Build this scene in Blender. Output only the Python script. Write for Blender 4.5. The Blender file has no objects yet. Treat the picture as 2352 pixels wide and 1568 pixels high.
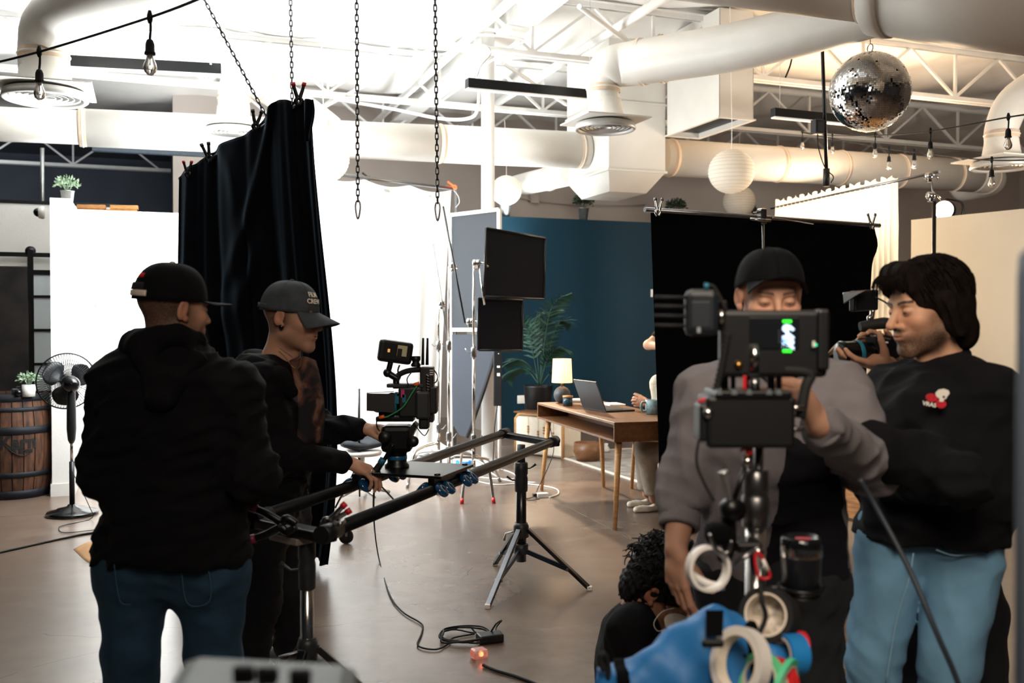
import bpy, bmesh, math, random
import numpy as np
from mathutils import Vector, Matrix

random.seed(7); np.random.seed(7)
S = bpy.context.scene
C = S.collection

# ---------------------------------------------------------------- camera
FPX, CX, CY, HZ, EYE = 2221.0, 1176.0, 784.0, 745.0, 1.5
PITCH = math.atan((CY - HZ) / FPX)
cam_d = bpy.data.cameras.new('camera'); cam = bpy.data.objects.new('camera', cam_d); C.objects.link(cam)
cam_d.sensor_width = 36.0; cam_d.lens = FPX / 2352 * 36
cam.location = (0, 0, EYE); cam.rotation_euler = (math.pi / 2 - PITCH, 0, 0)
cam_d.clip_start = 0.05; cam_d.clip_end = 100
cam_d.dof.use_dof = True; cam_d.dof.focus_distance = 5.2; cam_d.dof.aperture_fstop = 2.8
S.camera = cam

# ---------------------------------------------------------------- world, lights, exposure
S.view_settings.view_transform = 'Standard'; S.view_settings.look = 'None'
S.view_settings.exposure = 0.0; S.view_settings.gamma = 1.0
S.view_settings.use_curve_mapping = False
W = bpy.data.worlds.new('World'); S.world = W; W.use_nodes = True
W.node_tree.nodes['Background'].inputs[0].default_value = (0.50, 0.62, 0.75, 1)
W.node_tree.nodes['Background'].inputs[1].default_value = 0.05

def area(name, loc, target, size, power, col, sy=None, spread=180):
    l = bpy.data.lights.new(name, 'AREA'); l.energy = power; l.color = col
    l.shape = 'RECTANGLE'; l.size = size; l.size_y = sy or size; l.spread = math.radians(spread)
    o = bpy.data.objects.new(name, l); C.objects.link(o); o.location = loc
    d = Vector(target) - Vector(loc); o.rotation_euler = d.to_track_quat('-Z', 'Y').to_euler()
    return o
def spot(name, loc, target, power, col, ang, blend=0.3, rad=0.1):
    l = bpy.data.lights.new(name, 'SPOT'); l.energy = power; l.color = col
    l.spot_size = math.radians(ang); l.spot_blend = blend; l.shadow_soft_size = rad
    o = bpy.data.objects.new(name, l); C.objects.link(o); o.location = loc
    d = Vector(target) - Vector(loc); o.rotation_euler = d.to_track_quat('-Z', 'Y').to_euler()
    return o
COOL = (0.93, 0.98, 1.0); WARM = (1.0, 0.70, 0.44)
area("studio_light_backdrop", (-2.35, 8.3, 2.2), (-1.2, 11.5, 1.7), 1.4, 330, COOL, 1.4)
area("studio_light_cove", (-2.6, 7.6, 2.0), (-4.0, 9.2, 1.6), 1.2, 85, COOL, 1.2)
area('ceiling_fill', (-2.1, 8.0, 2.0), (-2.1, 7.5, 5.0), 1.8, 430, COOL, 1.8, 112)  # added upward fill that brightens the left ceiling
area('key_light_crew', (0.2, 0.1, 3.0), (1.5, 2.7, 1.45), 1.0, 27, (1.0, 0.82, 0.66), 1.0, 105)
area('ceiling_fill_left', (-4.4, 11.4, 2.3), (-4.3, 11.4, 5.0), 1.2, 145, COOL, 1.2, 120)  # added unseen lamp aimed up to whiten the far left ceiling
area('ceiling_fill_back', (-0.4, 12.6, 2.4), (-0.4, 12.4, 5.0), 1.2, 90, COOL, 1.2, 125)  # added lamp behind the backdrop, lifts the ceiling past the column
area('warm_light_set', (4.4, 12.2, 2.6), (4.0, 9.5, 5.0), 1.2, 175, WARM, 1.2)
area('panel_fill', (6.3, 6.8, 2.2), (4.9, 10.0, 1.6), 1.0, 90, (1.0, 0.93, 0.83), 1.0, 110)  # off-frame lamp added to brighten the white panel
spot('warm_spot_desk', (-0.15, 11.4, 3.0), (1.0, 8.0, 0.3), 1050, (1.0, 0.76, 0.52), 34, 0.35, 0.10)
area('room_fill', (0.9, -1.6, 3.9), (1.3, 4.0, 1.2), 2.2, 24, (1.0, 0.84, 0.70), 2.2, 120)  # added soft fill over the room from behind the camera

# ---------------------------------------------------------------- pixel <-> place
_cp, _sp = math.cos(PITCH), math.sin(PITCH)
def ray(px, py):
    a = (px - CX) / FPX; b = (CY - py) / FPX
    return Vector((a, _cp + b * _sp, -_sp + b * _cp))
def P(px, py, d):
    r = ray(px, py); r = r * (d / r.y); return Vector((r.x, r.y, r.z + EYE))
def FL(px, py, z=0.0):
    r = ray(px, py); t = (z - EYE) / r.z; return Vector((r.x * t, r.y * t, z))
TH = math.radians(20.6)
U = Vector((math.cos(TH), math.sin(TH), 0)); V = Vector((-math.sin(TH), math.cos(TH), 0))
def R(u, v, z=0.0):
    p = U * u + V * v; p.z = z; return p
def uv(p): return p.dot(U), p.dot(V)
def onV(px, py, v):                      # where a sight line meets the plane at room depth v
    r = ray(px, py); t = v / (r.x * V.x + r.y * V.y); return Vector((r.x * t, r.y * t, r.z * t + EYE))

# ---------------------------------------------------------------- materials
def hexc(h):
    h = h.lstrip('#'); v = [int(h[i:i + 2], 16) / 255 for i in (0, 2, 4)]
    return tuple((x / 12.92 if x <= 0.04045 else ((x + 0.055) / 1.055) ** 2.4) for x in v)
MATS = {}
def mat(name, col, rough=0.5, metal=0.0, var=0.08, vs=6.0, bump=0.0, bs=60.0, sheen=0.0, emit=0.0, ecol=None,
        trans=0.0, alpha=1.0, sss=0.0, attr=None, spec=0.5, stretch=None, coat=0.0, transl=None):
    if name in MATS: return MATS[name]
    m = bpy.data.materials.new(name); m.use_nodes = True; MATS[name] = m
    nt = m.node_tree; N = nt.nodes; L = nt.links; b = N['Principled BSDF']
    c = hexc(col) if isinstance(col, str) else col
    b.inputs['Roughness'].default_value = rough; b.inputs['Metallic'].default_value = metal
    b.inputs['Specular IOR Level'].default_value = spec
    if coat: b.inputs['Coat Weight'].default_value = coat
    tc = N.new('ShaderNodeTexCoord'); mp = N.new('ShaderNodeMapping'); L.new(tc.outputs['Object'], mp.inputs[0])
    if stretch: mp.inputs['Scale'].default_value = stretch
    nz = N.new('ShaderNodeTexNoise'); nz.inputs['Scale'].default_value = vs; nz.inputs['Detail'].default_value = 5
    L.new(mp.outputs[0], nz.inputs['Vector'])
    rp = N.new('ShaderNodeValToRGB'); L.new(nz.outputs['Fac'], rp.inputs[0])
    lo = tuple(x * (1 - var) for x in c) + (1,); hi = tuple(min(1, x * (1 + var)) for x in c) + (1,)
    rp.color_ramp.elements[0].position = 0.3; rp.color_ramp.elements[1].position = 0.7
    rp.color_ramp.elements[0].color = lo; rp.color_ramp.elements[1].color = hi
    out = rp.outputs[0]
    if attr:
        at = N.new('ShaderNodeAttribute'); at.attribute_name = attr
        mx = N.new('ShaderNodeMix'); mx.data_type = 'RGBA'; mx.blend_type = 'MULTIPLY'; mx.inputs[0].default_value = 1
        L.new(rp.outputs[0], mx.inputs[6]); L.new(at.outputs['Color'], mx.inputs[7]); out = mx.outputs[2]
    L.new(out, b.inputs['Base Color'])
    if bump:
        n2 = N.new('ShaderNodeTexNoise'); n2.inputs['Scale'].default_value = bs; n2.inputs['Detail'].default_value = 4
        L.new(mp.outputs[0], n2.inputs['Vector'])
        bp = N.new('ShaderNodeBump'); bp.inputs['Strength'].default_value = bump; bp.inputs['Distance'].default_value = 0.01
        L.new(n2.outputs['Fac'], bp.inputs['Height']); L.new(bp.outputs[0], b.inputs['Normal'])
    if sheen:
        b.inputs['Sheen Weight'].default_value = sheen; b.inputs['Sheen Roughness'].default_value = 0.4
        b.inputs['Sheen Tint'].default_value = (min(1, c[0] * 8 + .1), min(1, c[1] * 8 + .15), min(1, c[2] * 8 + .2), 1)
    if emit:
        e = hexc(ecol) if isinstance(ecol, str) else (ecol or c)
        b.inputs['Emission Color'].default_value = e + (1,); b.inputs['Emission Strength'].default_value = emit
    if trans: b.inputs['Transmission Weight'].default_value = trans
    if alpha < 1: b.inputs['Alpha'].default_value = alpha
    if sss:
        b.inputs['Subsurface Weight'].default_value = sss; b.inputs['Subsurface Radius'].default_value = (0.012, 0.005, 0.003)
    if transl:
        o = N['Material Output']; t = N.new('ShaderNodeBsdfTranslucent'); t.inputs[0].default_value = c + (1,)
        ms = N.new('ShaderNodeMixShader'); ms.inputs[0].default_value = transl
        L.new(b.outputs[0], ms.inputs[1]); L.new(t.outputs[0], ms.inputs[2]); L.new(ms.outputs[0], o.inputs[0])
    return m

# ---------------------------------------------------------------- mesh building
def catmull(pts, n=6, closed=False):
    pts = [Vector(p) for p in pts]; out = []
    m = len(pts)
    if m < 3 and not closed: return pts
    rng = m if closed else m - 1
    for i in range(rng):
        if closed: p0, p1, p2, p3 = pts[(i - 1) % m], pts[i], pts[(i + 1) % m], pts[(i + 2) % m]
        else: p0, p1, p2, p3 = pts[max(i - 1, 0)], pts[i], pts[i + 1], pts[min(i + 2, m - 1)]
        for k in range(n):
            t = k / n; t2 = t * t; t3 = t2 * t
            out.append(0.5 * ((2 * p1) + (p2 - p0) * t + (2 * p0 - 5 * p1 + 4 * p2 - p3) * t2 + (3 * p1 - p0 - 3 * p2 + p3) * t3))
    if not closed: out.append(pts[-1])
    return out
def lerp_list(vals, n):
    m = len(vals); x = np.linspace(0, m - 1, n); return list(np.interp(x, range(m), vals))
def basis(d):
    d = Vector(d).normalized(); a = Vector((0, 0, 1)) if abs(d.z) < 0.9 else Vector((1, 0, 0))
    x = a.cross(d).normalized(); y = d.cross(x).normalized(); return x, y, d
def rotz(a): return Matrix.Rotation(a, 4, 'Z')

class MB:
    def __init__(s): s.v = []; s.f = []; s.sm = []
    def add(s, vs, fs, smooth=False, M=None):
        o = len(s.v)
        s.v.extend([tuple(M @ Vector(p)) for p in vs] if M is not None else [tuple(p) for p in vs])
        for f in fs: s.f.append(tuple(i + o for i in f)); s.sm.append(smooth)
        return s
    def box(s, c, size, M=None, bev=0.0, ax=None):
        hx, hy, hz = [k / 2 for k in size]; c = Vector(c)
        if ax is None: ax = (Vector((1, 0, 0)), Vector((0, 1, 0)), Vector((0, 0, 1)))
        if bev <= 0:
            vs = [c + ax[0] * (x * hx) + ax[1] * (y * hy) + ax[2] * (z * hz) for z in (-1, 1) for y in (-1, 1) for x in (-1, 1)]
            fs = [(0, 2, 3, 1), (4, 5, 7, 6), (0, 1, 5, 4), (2, 6, 7, 3), (0, 4, 6, 2), (1, 3, 7, 5)]
            return s.add(vs, fs, False, M)
        bev = min(bev, hx * .98, hy * .98, hz * .98)
        bm = bmesh.new(); bmesh.ops.create_cube(bm, size=2)
        for v in bm.verts: v.co = Vector((v.co.x * hx, v.co.y * hy, v.co.z * hz))
        bmesh.ops.bevel(bm, geom=list(bm.edges), offset=bev, segments=2, profile=0.5, affect='EDGES')
        bm.verts.index_update()
        vs = [c + ax[0] * v.co.x + ax[1] * v.co.y + ax[2] * v.co.z for v in bm.verts]
        fs = [tuple(v.index for v in f.verts) for f in bm.faces]; bm.free()
        return s.add(vs, fs, False, M)
    def tube(s, pts, r, seg=10, caps=True, M=None, closed=False, smooth=True, flat=None):
        pts = [Vector(p) for p in pts]; n = len(pts)
        rs = [r] * n if isinstance(r, (int, float)) else (lerp_list(r, n) if len(r) != n else list(r))
        vs = []; fs = []; up = None
        for i, p in enumerate(pts):
            if closed: d = pts[(i + 1) % n] - pts[i - 1]
            else: d = pts[min(i + 1, n - 1)] - pts[max(i - 1, 0)]
            d = d.normalized() if d.length > 1e-9 else Vector((0, 0, 1))
            if up is None: x, y, _ = basis(d)
            else:
                x = (up - d * up.dot(d)); x = x.normalized() if x.length > 1e-6 else basis(d)[0]
                y = d.cross(x)
            up = x
            for k in range(seg):
                a = 2 * math.pi * k / seg
                vs.append(p + x * (math.cos(a) * rs[i]) + y * (math.sin(a) * rs[i] * (flat or 1)))
        for i in range(n if closed else n - 1):
            j = (i + 1) % n
            for k in range(seg):
                k2 = (k + 1) % seg; fs.append((i * seg + k, i * seg + k2, j * seg + k2, j * seg + k))
        s.add(vs, fs, smooth, M)
        if caps and not closed:
            o = len(s.v) - len(vs)
            s.f.append(tuple(o + k for k in reversed(range(seg)))); s.sm.append(False)
            s.f.append(tuple(o + (n - 1) * seg + k for k in range(seg))); s.sm.append(False)
        return s
    def cyl(s, a, b, r, seg=12, M=None, r2=None): return s.tube([a, b], [r, r if r2 is None else r2], seg, True, M)
    def lathe(s, prof, o=(0, 0, 0), axis=(0, 0, 1), seg=20, M=None, smooth=True, capped=True):
        x, y, z = basis(axis); o = Vector(o); vs = []; fs = []
        if abs(Vector(axis).normalized().z) > .999: x, y, z = Vector((1, 0, 0)), Vector((0, 1, 0)), Vector((0, 0, 1)) * (1 if Vector(axis).z > 0 else -1)
        for r, h in prof:
            for k in range(seg):
                a = 2 * math.pi * k / seg; vs.append(o + x * (r * math.cos(a)) + y * (r * math.sin(a)) + z * h)
        for i in range(len(prof) - 1):
            for k in range(seg):
                k2 = (k + 1) % seg; fs.append((i * seg + k, i * seg + k2, (i + 1) * seg + k2, (i + 1) * seg + k))
        s.add(vs, fs, smooth, M)
        if capped:
            b = len(s.v) - len(vs)
            if prof[0][0] > 1e-5: s.f.append(tuple(b + k for k in reversed(range(seg)))); s.sm.append(False)
            if prof[-1][0] > 1e-5: s.f.append(tuple(b + (len(prof) - 1) * seg + k for k in range(seg))); s.sm.append(False)
        return s
    def ring(s, c, axis, r, t, seg=24, ts=8, M=None, arc=(0, 2 * math.pi), sx=1, sy=1):
        x, y, z = basis(axis); c = Vector(c); full = abs(arc[1] - arc[0] - 2 * math.pi) < 1e-6
        n = seg if full else seg + 1
        pts = [c + x * (math.cos(arc[0] + (arc[1] - arc[0]) * i / seg) * r * sx) + y * (math.sin(arc[0] + (arc[1] - arc[0]) * i / seg) * r * sy) for i in range(n)]
        return s.tube(pts, t, ts, not full, M, closed=full)
    def sphere(s, c, r, seg=16, rings=10, M=None):
        rr = (r, r, r) if isinstance(r, (int, float)) else r; c = Vector(c); vs = [c + Vector((0, 0, -rr[2]))]; fs = []
        for i in range(1, rings):
            ph = -math.pi / 2 + math.pi * i / rings
            for k in range(seg):
                a = 2 * math.pi * k / seg
                vs.append(c + Vector((rr[0] * math.cos(ph) * math.cos(a), rr[1] * math.cos(ph) * math.sin(a), rr[2] * math.sin(ph))))
        vs.append(c + Vector((0, 0, rr[2]))); t = len(vs) - 1
        for k in range(seg): fs.append((0, 1 + (k + 1) % seg, 1 + k))
        for i in range(rings - 2):
            for k in range(seg):
                k2 = (k + 1) % seg; a = 1 + i * seg; fs.append((a + k, a + k2, a + seg + k2, a + seg + k))
        a = 1 + (rings - 2) * seg
        for k in range(seg): fs.append((a + k, a + (k + 1) % seg, t))
        return s.add(vs, fs, True, M)
    def grid(s, fn, nu, nv, smooth=True, M=None, thick=0.0, two=None):
        vs = []; fs = []
        for j in range(nv + 1):
            for i in range(nu + 1): vs.append(Vector(fn(i / nu, j / nv)))
        w = nu + 1
        for j in range(nv):
            for i in range(nu): a = j * w + i; fs.append((a, a + 1, a + w + 1, a + w))
        if thick:
            n = len(vs); nm = [Vector() for _ in vs]
            for f in fs:
                q = (vs[f[2]] - vs[f[0]]).cross(vs[f[3]] - vs[f[1]])
                for i in f: nm[i] += q
            back = [vs[i] - nm[i].normalized() * thick for i in range(n)]
            vs = vs + back; fs = fs + [tuple(reversed([i + n for i in f])) for f in fs]
            for i in range(nu):
                fs.append((i + 1, i, n + i, n + i + 1)); a = nv * w + i; fs.append((a, a + 1, n + a + 1, n + a))
            for j in range(nv):
                a = j * w; fs.append((a, a + w, n + a + w, n + a)); a = j * w + nu; fs.append((a + w, a, n + a, n + a + w))
        return s.add(vs, fs, smooth, M)
    def prism(s, poly, ext, M=None, smooth=False):      # poly: list of 3-D points in a plane, ext: extrusion vector
        n = len(poly); e = Vector(ext); p = [Vector(q) for q in poly]
        vs = p + [q + e for q in p]
        fs = [tuple(reversed(range(n))), tuple(range(n, 2 * n))] + [(i, (i + 1) % n, n + (i + 1) % n, n + i) for i in range(n)]
        return s.add(vs, fs, smooth, M)

ROOT = {}
def wmat(o):
    m = Matrix.Identity(4)
    while o is not None: m = o.matrix_basis @ m; o = o.parent
    return m
def obj(name, mb, material=None, parent=None, world=True):
    me = bpy.data.meshes.new(name)
    vs = mb.v
    if parent is not None and world:
        inv = wmat(parent).inverted(); a = np.array(vs, dtype=float)
        r = np.array(inv.to_3x3()); t = np.array(inv.translation); a = a @ r.T + t; vs = a.tolist()
    me.from_pydata(vs, [], mb.f); me.polygons.foreach_set('use_smooth', mb.sm); me.update()
    if material is not None: me.materials.append(MATS[material] if isinstance(material, str) else material)
    o = bpy.data.objects.new(name, me); C.objects.link(o)
    if parent is not None: o.parent = parent
    return o
def tag(o, label, cat, group=None):
    o['label'] = label; o['category'] = cat
    if group: o['group'] = group
    return o
def thing(name, label, cat, loc=(0, 0, 0), rz=0.0, group=None):
    o = bpy.data.objects.new(name, None); C.objects.link(o); o.empty_display_size = 0.1
    o.location = loc; o.rotation_euler = (0, 0, rz)
    return tag(o, label, cat, group)
def struct(name, mb, material, parent=None):
    o = obj(name, mb, material, parent)
    if parent is None: o['kind'] = 'structure'
    return o
def one(name, label, cat, mb, material, group=None):    # a thing that is a single mesh; origin at its own base
    a = np.array(mb.v); c = Vector(((a[:, 0].min() + a[:, 0].max()) / 2, (a[:, 1].min() + a[:, 1].max()) / 2, a[:, 2].min()))
    mb.v = (a - np.array(c)).tolist(); o = obj(name, mb, material); o.location = c
    return tag(o, label, cat, group)
def copy_tree(o, parent=None):
    c = o.copy(); C.objects.link(c); c.parent = parent
    for ch in [x for x in o.children]: copy_tree(ch, c)
    return c
def text_mb(txt, size, depth=0.001, bold=0.0):           # lettering as a flat mesh, centred, in local xy
    cu = bpy.data.curves.new('t', 'FONT'); cu.body = txt; cu.size = size; cu.extrude = depth; cu.offset = bold
    cu.align_x = 'CENTER'; cu.align_y = 'CENTER'; cu.resolution_u = 2
    o = bpy.data.objects.new('t', cu); me = o.to_mesh()
    m = MB(); m.v = [tuple(v.co) for v in me.vertices]; m.f = [tuple(p.vertices) for p in me.polygons]; m.sm = [False] * len(m.f)
    o.to_mesh_clear(); bpy.data.objects.remove(o); bpy.data.curves.remove(cu); return m
def frame(o, x, y):
    x = Vector(x).normalized(); y = Vector(y); z = x.cross(y).normalized(); y = z.cross(x)
    m = Matrix.Identity(4)
    for i in range(3): m[i][0] = x[i]; m[i][1] = y[i]; m[i][2] = z[i]; m[i][3] = o[i]
    return m
def placed(mb, M): mb.v = [tuple(M @ Vector(p)) for p in mb.v]; return mb
# ---------------------------------------------------------------- shared materials
mat('white_paint', '#d9d6d0', 0.6, var=0.04, vs=3, bump=0.05, bs=120)
mat('wall_white', '#e6e4e0', 0.7, var=0.03, vs=2, bump=0.12, bs=70)
mat('wall_warm', '#b7aca4', 0.8, var=0.05, vs=1.5, bump=0.04, bs=90)
mat('wall_blue', '#032836', 0.6, var=0.06, vs=1.2, bump=0.03, bs=90, spec=0.25)
mat('wall_dark', '#5d636e', 0.85, var=0.1, vs=2)
mat('duct_white', '#dcd8d0', 0.45, var=0.05, vs=2.5, bump=0.03, bs=30)
mat('duct_tape', '#cdb59c', 0.7, var=0.15, vs=9)
mat('steel_white', '#e8e6e2', 0.5, var=0.06, vs=4)
mat('insulation', '#efece7', 0.55, var=0.06, vs=2.0, bump=0.25, bs=14)
mat('black_plastic', '#0b0d10', 0.42, var=0.2, vs=20)
mat('black_metal', '#0a0c0f', 0.35, 0.3, var=0.2, vs=20)
mat('black_gloss', '#07090c', 0.16, var=0.1, vs=20)
mat('black_rubber', '#0c0d0f', 0.75, var=0.2, vs=20)
mat('black_velvet', '#05080e', 0.95, var=0.25, vs=8, bump=0.08, bs=160, sheen=0.5, spec=0.1)
mat('black_cloth', '#050608', 0.95, var=0.2, vs=10, bump=0.1, bs=200, spec=0.1)
mat('flag_cloth', '#14151b', 0.9, var=0.15, vs=30, bump=0.1, bs=300, spec=0.2)
mat('dark_grey_plastic', '#23272b', 0.45, var=0.12, vs=20)
mat('mid_grey_plastic', '#5e676a', 0.5, var=0.1, vs=14)
mat('chrome', '#c9c8c6', 0.16, 1.0, var=0.05, vs=10)
mat('steel', '#8f8f90', 0.28, 1.0, var=0.1, vs=14)
mat('dark_steel', '#4a4b4e', 0.3, 1.0, var=0.12, vs=14)
mat('galvanised', '#a9abaa', 0.38, 0.9, var=0.12, vs=30)
mat('brass', '#b08a4a', 0.3, 1.0, var=0.1, vs=14)
mat('red_plastic', '#c01822', 0.4, var=0.1, vs=14)
mat('orange_plastic', '#e8661a', 0.45, var=0.1, vs=14)
mat('teal_plastic', '#1d6c86', 0.4, var=0.1, vs=14)
mat('green_plastic', '#2f9a5c', 0.45, var=0.1, vs=14)
mat('white_plastic', '#e2e0da', 0.45, var=0.04, vs=14)
mat('cream', '#e6dccb', 0.7, var=0.06, vs=14)
mat('muslin', '#f1f1ef', 0.85, var=0.02, vs=6, bump=0.05, bs=60, transl=0.3)
mat('sheer', '#f3ead9', 0.85, var=0.03, vs=20, bump=0.04, bs=90, transl=0.5)
mat('paper', '#efe9dd', 0.8, var=0.03, vs=8, transl=0.35)
mat('desk_wood', '#6d4729', 0.42, var=0.22, vs=3.5, stretch=(14, 2, 14), bump=0.03, bs=40)
mat('light_wood', '#b98a56', 0.5, var=0.18, vs=4, stretch=(3, 3, 18))
mat('pallet_wood', '#94622f', 0.7, var=0.3, vs=5, stretch=(3, 10, 18))
mat('barrel_wood', '#4c2e1b', 0.7, var=0.75, vs=5, stretch=(6, 6, 1.3), bump=0.3, bs=22)
mat('barrel_iron', '#22252b', 0.6, 0.6, var=0.35, vs=8, bump=0.15, bs=40)
mat('board_grey', '#202429', 0.75, var=0.05, vs=2)
mat('board_dark', '#2a2e36', 0.8, var=0.06, vs=2)
mat('leaf_green', '#3f5f3a', 0.5, var=0.35, vs=25)
mat('leaf_sage', '#8ba384', 0.55, var=0.3, vs=25)
mat('leaf_dark', '#22301f', 0.55, var=0.35, vs=25)
mat('palm_green', '#1e4433', 0.45, var=0.35, vs=9)
mat('soil', '#2a2019', 0.9, var=0.3, vs=30)
mat('glass', '#ffffff', 0.03, trans=1.0, var=0.0)
mat('bulb_glass', '#f4f2ec', 0.08, var=0.0, trans=0.85)
mat('blue_tape', '#1d7fc4', 0.5, var=0.08, vs=12)
mat('blue_bag', '#1f6fb0', 0.55, var=0.12, vs=6, bump=0.12, bs=45)
mat('rug_grey', '#8b8580', 0.95, var=0.35, vs=7, bump=0.4, bs=120)
mat('rug_warm', '#a3754b', 0.95, var=0.45, vs=6, bump=0.4, bs=120)
mat('denim_dark', '#16384f', 0.85, var=0.18, vs=14, bump=0.15, bs=260, sheen=0.1)
mat('denim_light', '#5f8aa6', 0.85, var=0.2, vs=7, bump=0.12, bs=260)
mat('denim_black', '#0d1117', 0.9, var=0.2, vs=14)
mat('hoodie_black', '#090a0e', 0.92, var=0.2, vs=12, bump=0.06, bs=220, spec=0.2)
mat('sweat_grey', '#767376', 0.92, var=0.08, vs=14, bump=0.08, bs=260, spec=0.2)
mat('sweat_dark', '#121318', 0.9, var=0.15, vs=12, spec=0.2)
mat('knit_cream', '#e4d8c4', 0.95, var=0.08, vs=40, bump=0.7, bs=120)
mat('trousers', '#a3988a', 0.9, var=0.08, vs=14)
mat('shoe_cream', '#e6dccd', 0.6, var=0.05, vs=14)
mat('sneaker', '#6a6d6e', 0.6, var=0.15, vs=14)
mat('cap_black', '#07090d', 0.9, var=0.15, vs=30, spec=0.2)
mat('cap_grey', '#444a4e', 0.9, var=0.2, vs=22, bump=0.1, bs=260, spec=0.2)
mat('hair_black', '#0c0b0c', 0.65, var=0.3, vs=40, spec=0.25)
mat('hair_brown', '#15100e', 0.85, var=0.35, vs=40, spec=0.06)
mat('skin', (1, 1, 1), 0.55, var=0.05, vs=30, sss=0.12, attr='Col', bump=0.03, bs=350, spec=0.32)
mat('eye', (1, 1, 1), 0.15, var=0.0, attr='Col')
mat('lamp_shade', '#f3dfc3', 0.9, var=0.02, transl=0.5, emit=1.6, ecol='#ffd9a8')
mat('lens_glow', '#fff2dd', 0.3, emit=14, ecol='#ffe8c8', var=0)
mat('led_green', '#30ff40', 0.3, emit=1.6, ecol='#38ff30', var=0)
mat('led_white', '#cfe8ff', 0.3, emit=1.5, ecol='#bfe2ff', var=0)
mat('led_red', '#ff4030', 0.3, emit=2.0, ecol='#ff5038', var=0)

def floor_material():
    m = bpy.data.materials.new('concrete'); MATS['concrete'] = m; m.use_nodes = True
    nt = m.node_tree; N = nt.nodes; L = nt.links; b = N['Principled BSDF']
    tc = N.new('ShaderNodeTexCoord')
    def noise(s, det=6, rough=.6):
        n = N.new('ShaderNodeTexNoise'); n.inputs['Scale'].default_value = s; n.inputs['Detail'].default_value = det
        n.inputs['Roughness'].default_value = rough; L.new(tc.outputs['Object'], n.inputs['Vector']); return n
    n1 = noise(0.8, 3, .5); n2 = noise(5, 5, .55); n3 = noise(60, 3)
    mx = N.new('ShaderNodeMix'); mx.inputs[0].default_value = .45; L.new(n1.outputs['Fac'], mx.inputs[2]); L.new(n2.outputs['Fac'], mx.inputs[3])
    rp = N.new('ShaderNodeValToRGB'); L.new(mx.outputs[0], rp.inputs[0])
    e = rp.color_ramp.elements; e[0].position = .34; e[1].position = .68
    e[0].color = hexc('#5c4b3f') + (1,); e[1].color = hexc('#807063') + (1,)
    k = e.new(.5); k.color = hexc('#6e5d51') + (1,)
    # hairline cracks
    vo = N.new('ShaderNodeTexVoronoi'); vo.feature = 'DISTANCE_TO_EDGE'; vo.inputs['Scale'].default_value = .42
    nd = noise(1.2, 4, .55); add = N.new('ShaderNodeMix'); add.data_type = 'VECTOR'; add.inputs[0].default_value = .22
    L.new(tc.outputs['Object'], add.inputs[4]); L.new(nd.outputs['Color'], add.inputs[5]); L.new(add.outputs[1], vo.inputs['Vector'])
    cr = N.new('ShaderNodeMath'); cr.operation = 'LESS_THAN'; cr.inputs[1].default_value = .0009; L.new(vo.outputs['Distance'], cr.inputs[0])
    ms = N.new('ShaderNodeMath'); ms.operation = 'GREATER_THAN'; ms.inputs[1].default_value = .56; L.new(n1.outputs['Fac'], ms.inputs[0])
    mm = N.new('ShaderNodeMath'); mm.operation = 'MULTIPLY'; L.new(cr.outputs[0], mm.inputs[0]); L.new(ms.outputs[0], mm.inputs[1])
    dk = N.new('ShaderNodeMix'); dk.data_type = 'RGBA'; L.new(mm.outputs[0], dk.inputs[0]); L.new(rp.outputs[0], dk.inputs[6]); dk.inputs[7].default_value = (.05, .045, .04, 1)
    L.new(dk.outputs[2], b.inputs['Base Color'])
    n4 = noise(.5, 1, .4); rr = N.new('ShaderNodeMapRange'); L.new(n4.outputs['Fac'], rr.inputs[0]); rr.inputs[3].default_value = .22; rr.inputs[4].default_value = .33
    L.new(rr.outputs[0], b.inputs['Roughness'])
    b.inputs['Specular IOR Level'].default_value = .9
    bp = N.new('ShaderNodeBump'); bp.inputs['Strength'].default_value = .015; bp.inputs['Distance'].default_value = .004
    L.new(n3.outputs['Fac'], bp.inputs['Height']); L.new(bp.outputs[0], b.inputs['Normal'])
floor_material()
# ================================================================ STRUCTURE
ZU = Vector((0, 0, 1)); AX = (U, V, ZU)
def rbox(mb, u0, u1, v0, v1, z0, z1, bev=0.0):
    return mb.box(R((u0 + u1) / 2, (v0 + v1) / 2, (z0 + z1) / 2), (u1 - u0, v1 - v0, z1 - z0), ax=AX, bev=bev)
struct('floor', rbox(MB(), -13, 17, -5, 24, -0.1, 0), 'concrete')
# saw-cut floor joints, narrow grooves filled with dark sealant
for a, b in ((FL(1267, 1145), FL(1505, 1266)), (FL(0, 1187), FL(320, 1167))):
    m = MB(); d = (b - a).normalized(); a2 = a - d * .2; b2 = b + d * .4; n = Vector((-d.y, d.x, 0))
    m.box((a2 + b2) / 2 + Vector((0, 0, .0006)), ((b2 - a2).length, .006, .0012), ax=(d, n, ZU))
    struct('trim_floor_joint', m, mat('joint', '#6e6157', .9))
# ceiling: sagging white insulation blanket under the deck
def ceil_pt(s, t):
    u = -13 + 30 * s; v = -5 + 25 * t
    z = 4.98 - .13 * abs(math.sin(math.pi * (v - 9.4) / 2.5)) - .05 * math.sin(u * 1.9 + math.sin(v * 1.3) * 1.4) * math.sin(v * 2.6 + u * .4) \
        - .025 * math.sin(u * 4.7 + v * 2.2)
    return R(u, v, z)
struct('ceiling', MB().grid(ceil_pt, 190, 150), 'insulation')
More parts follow.
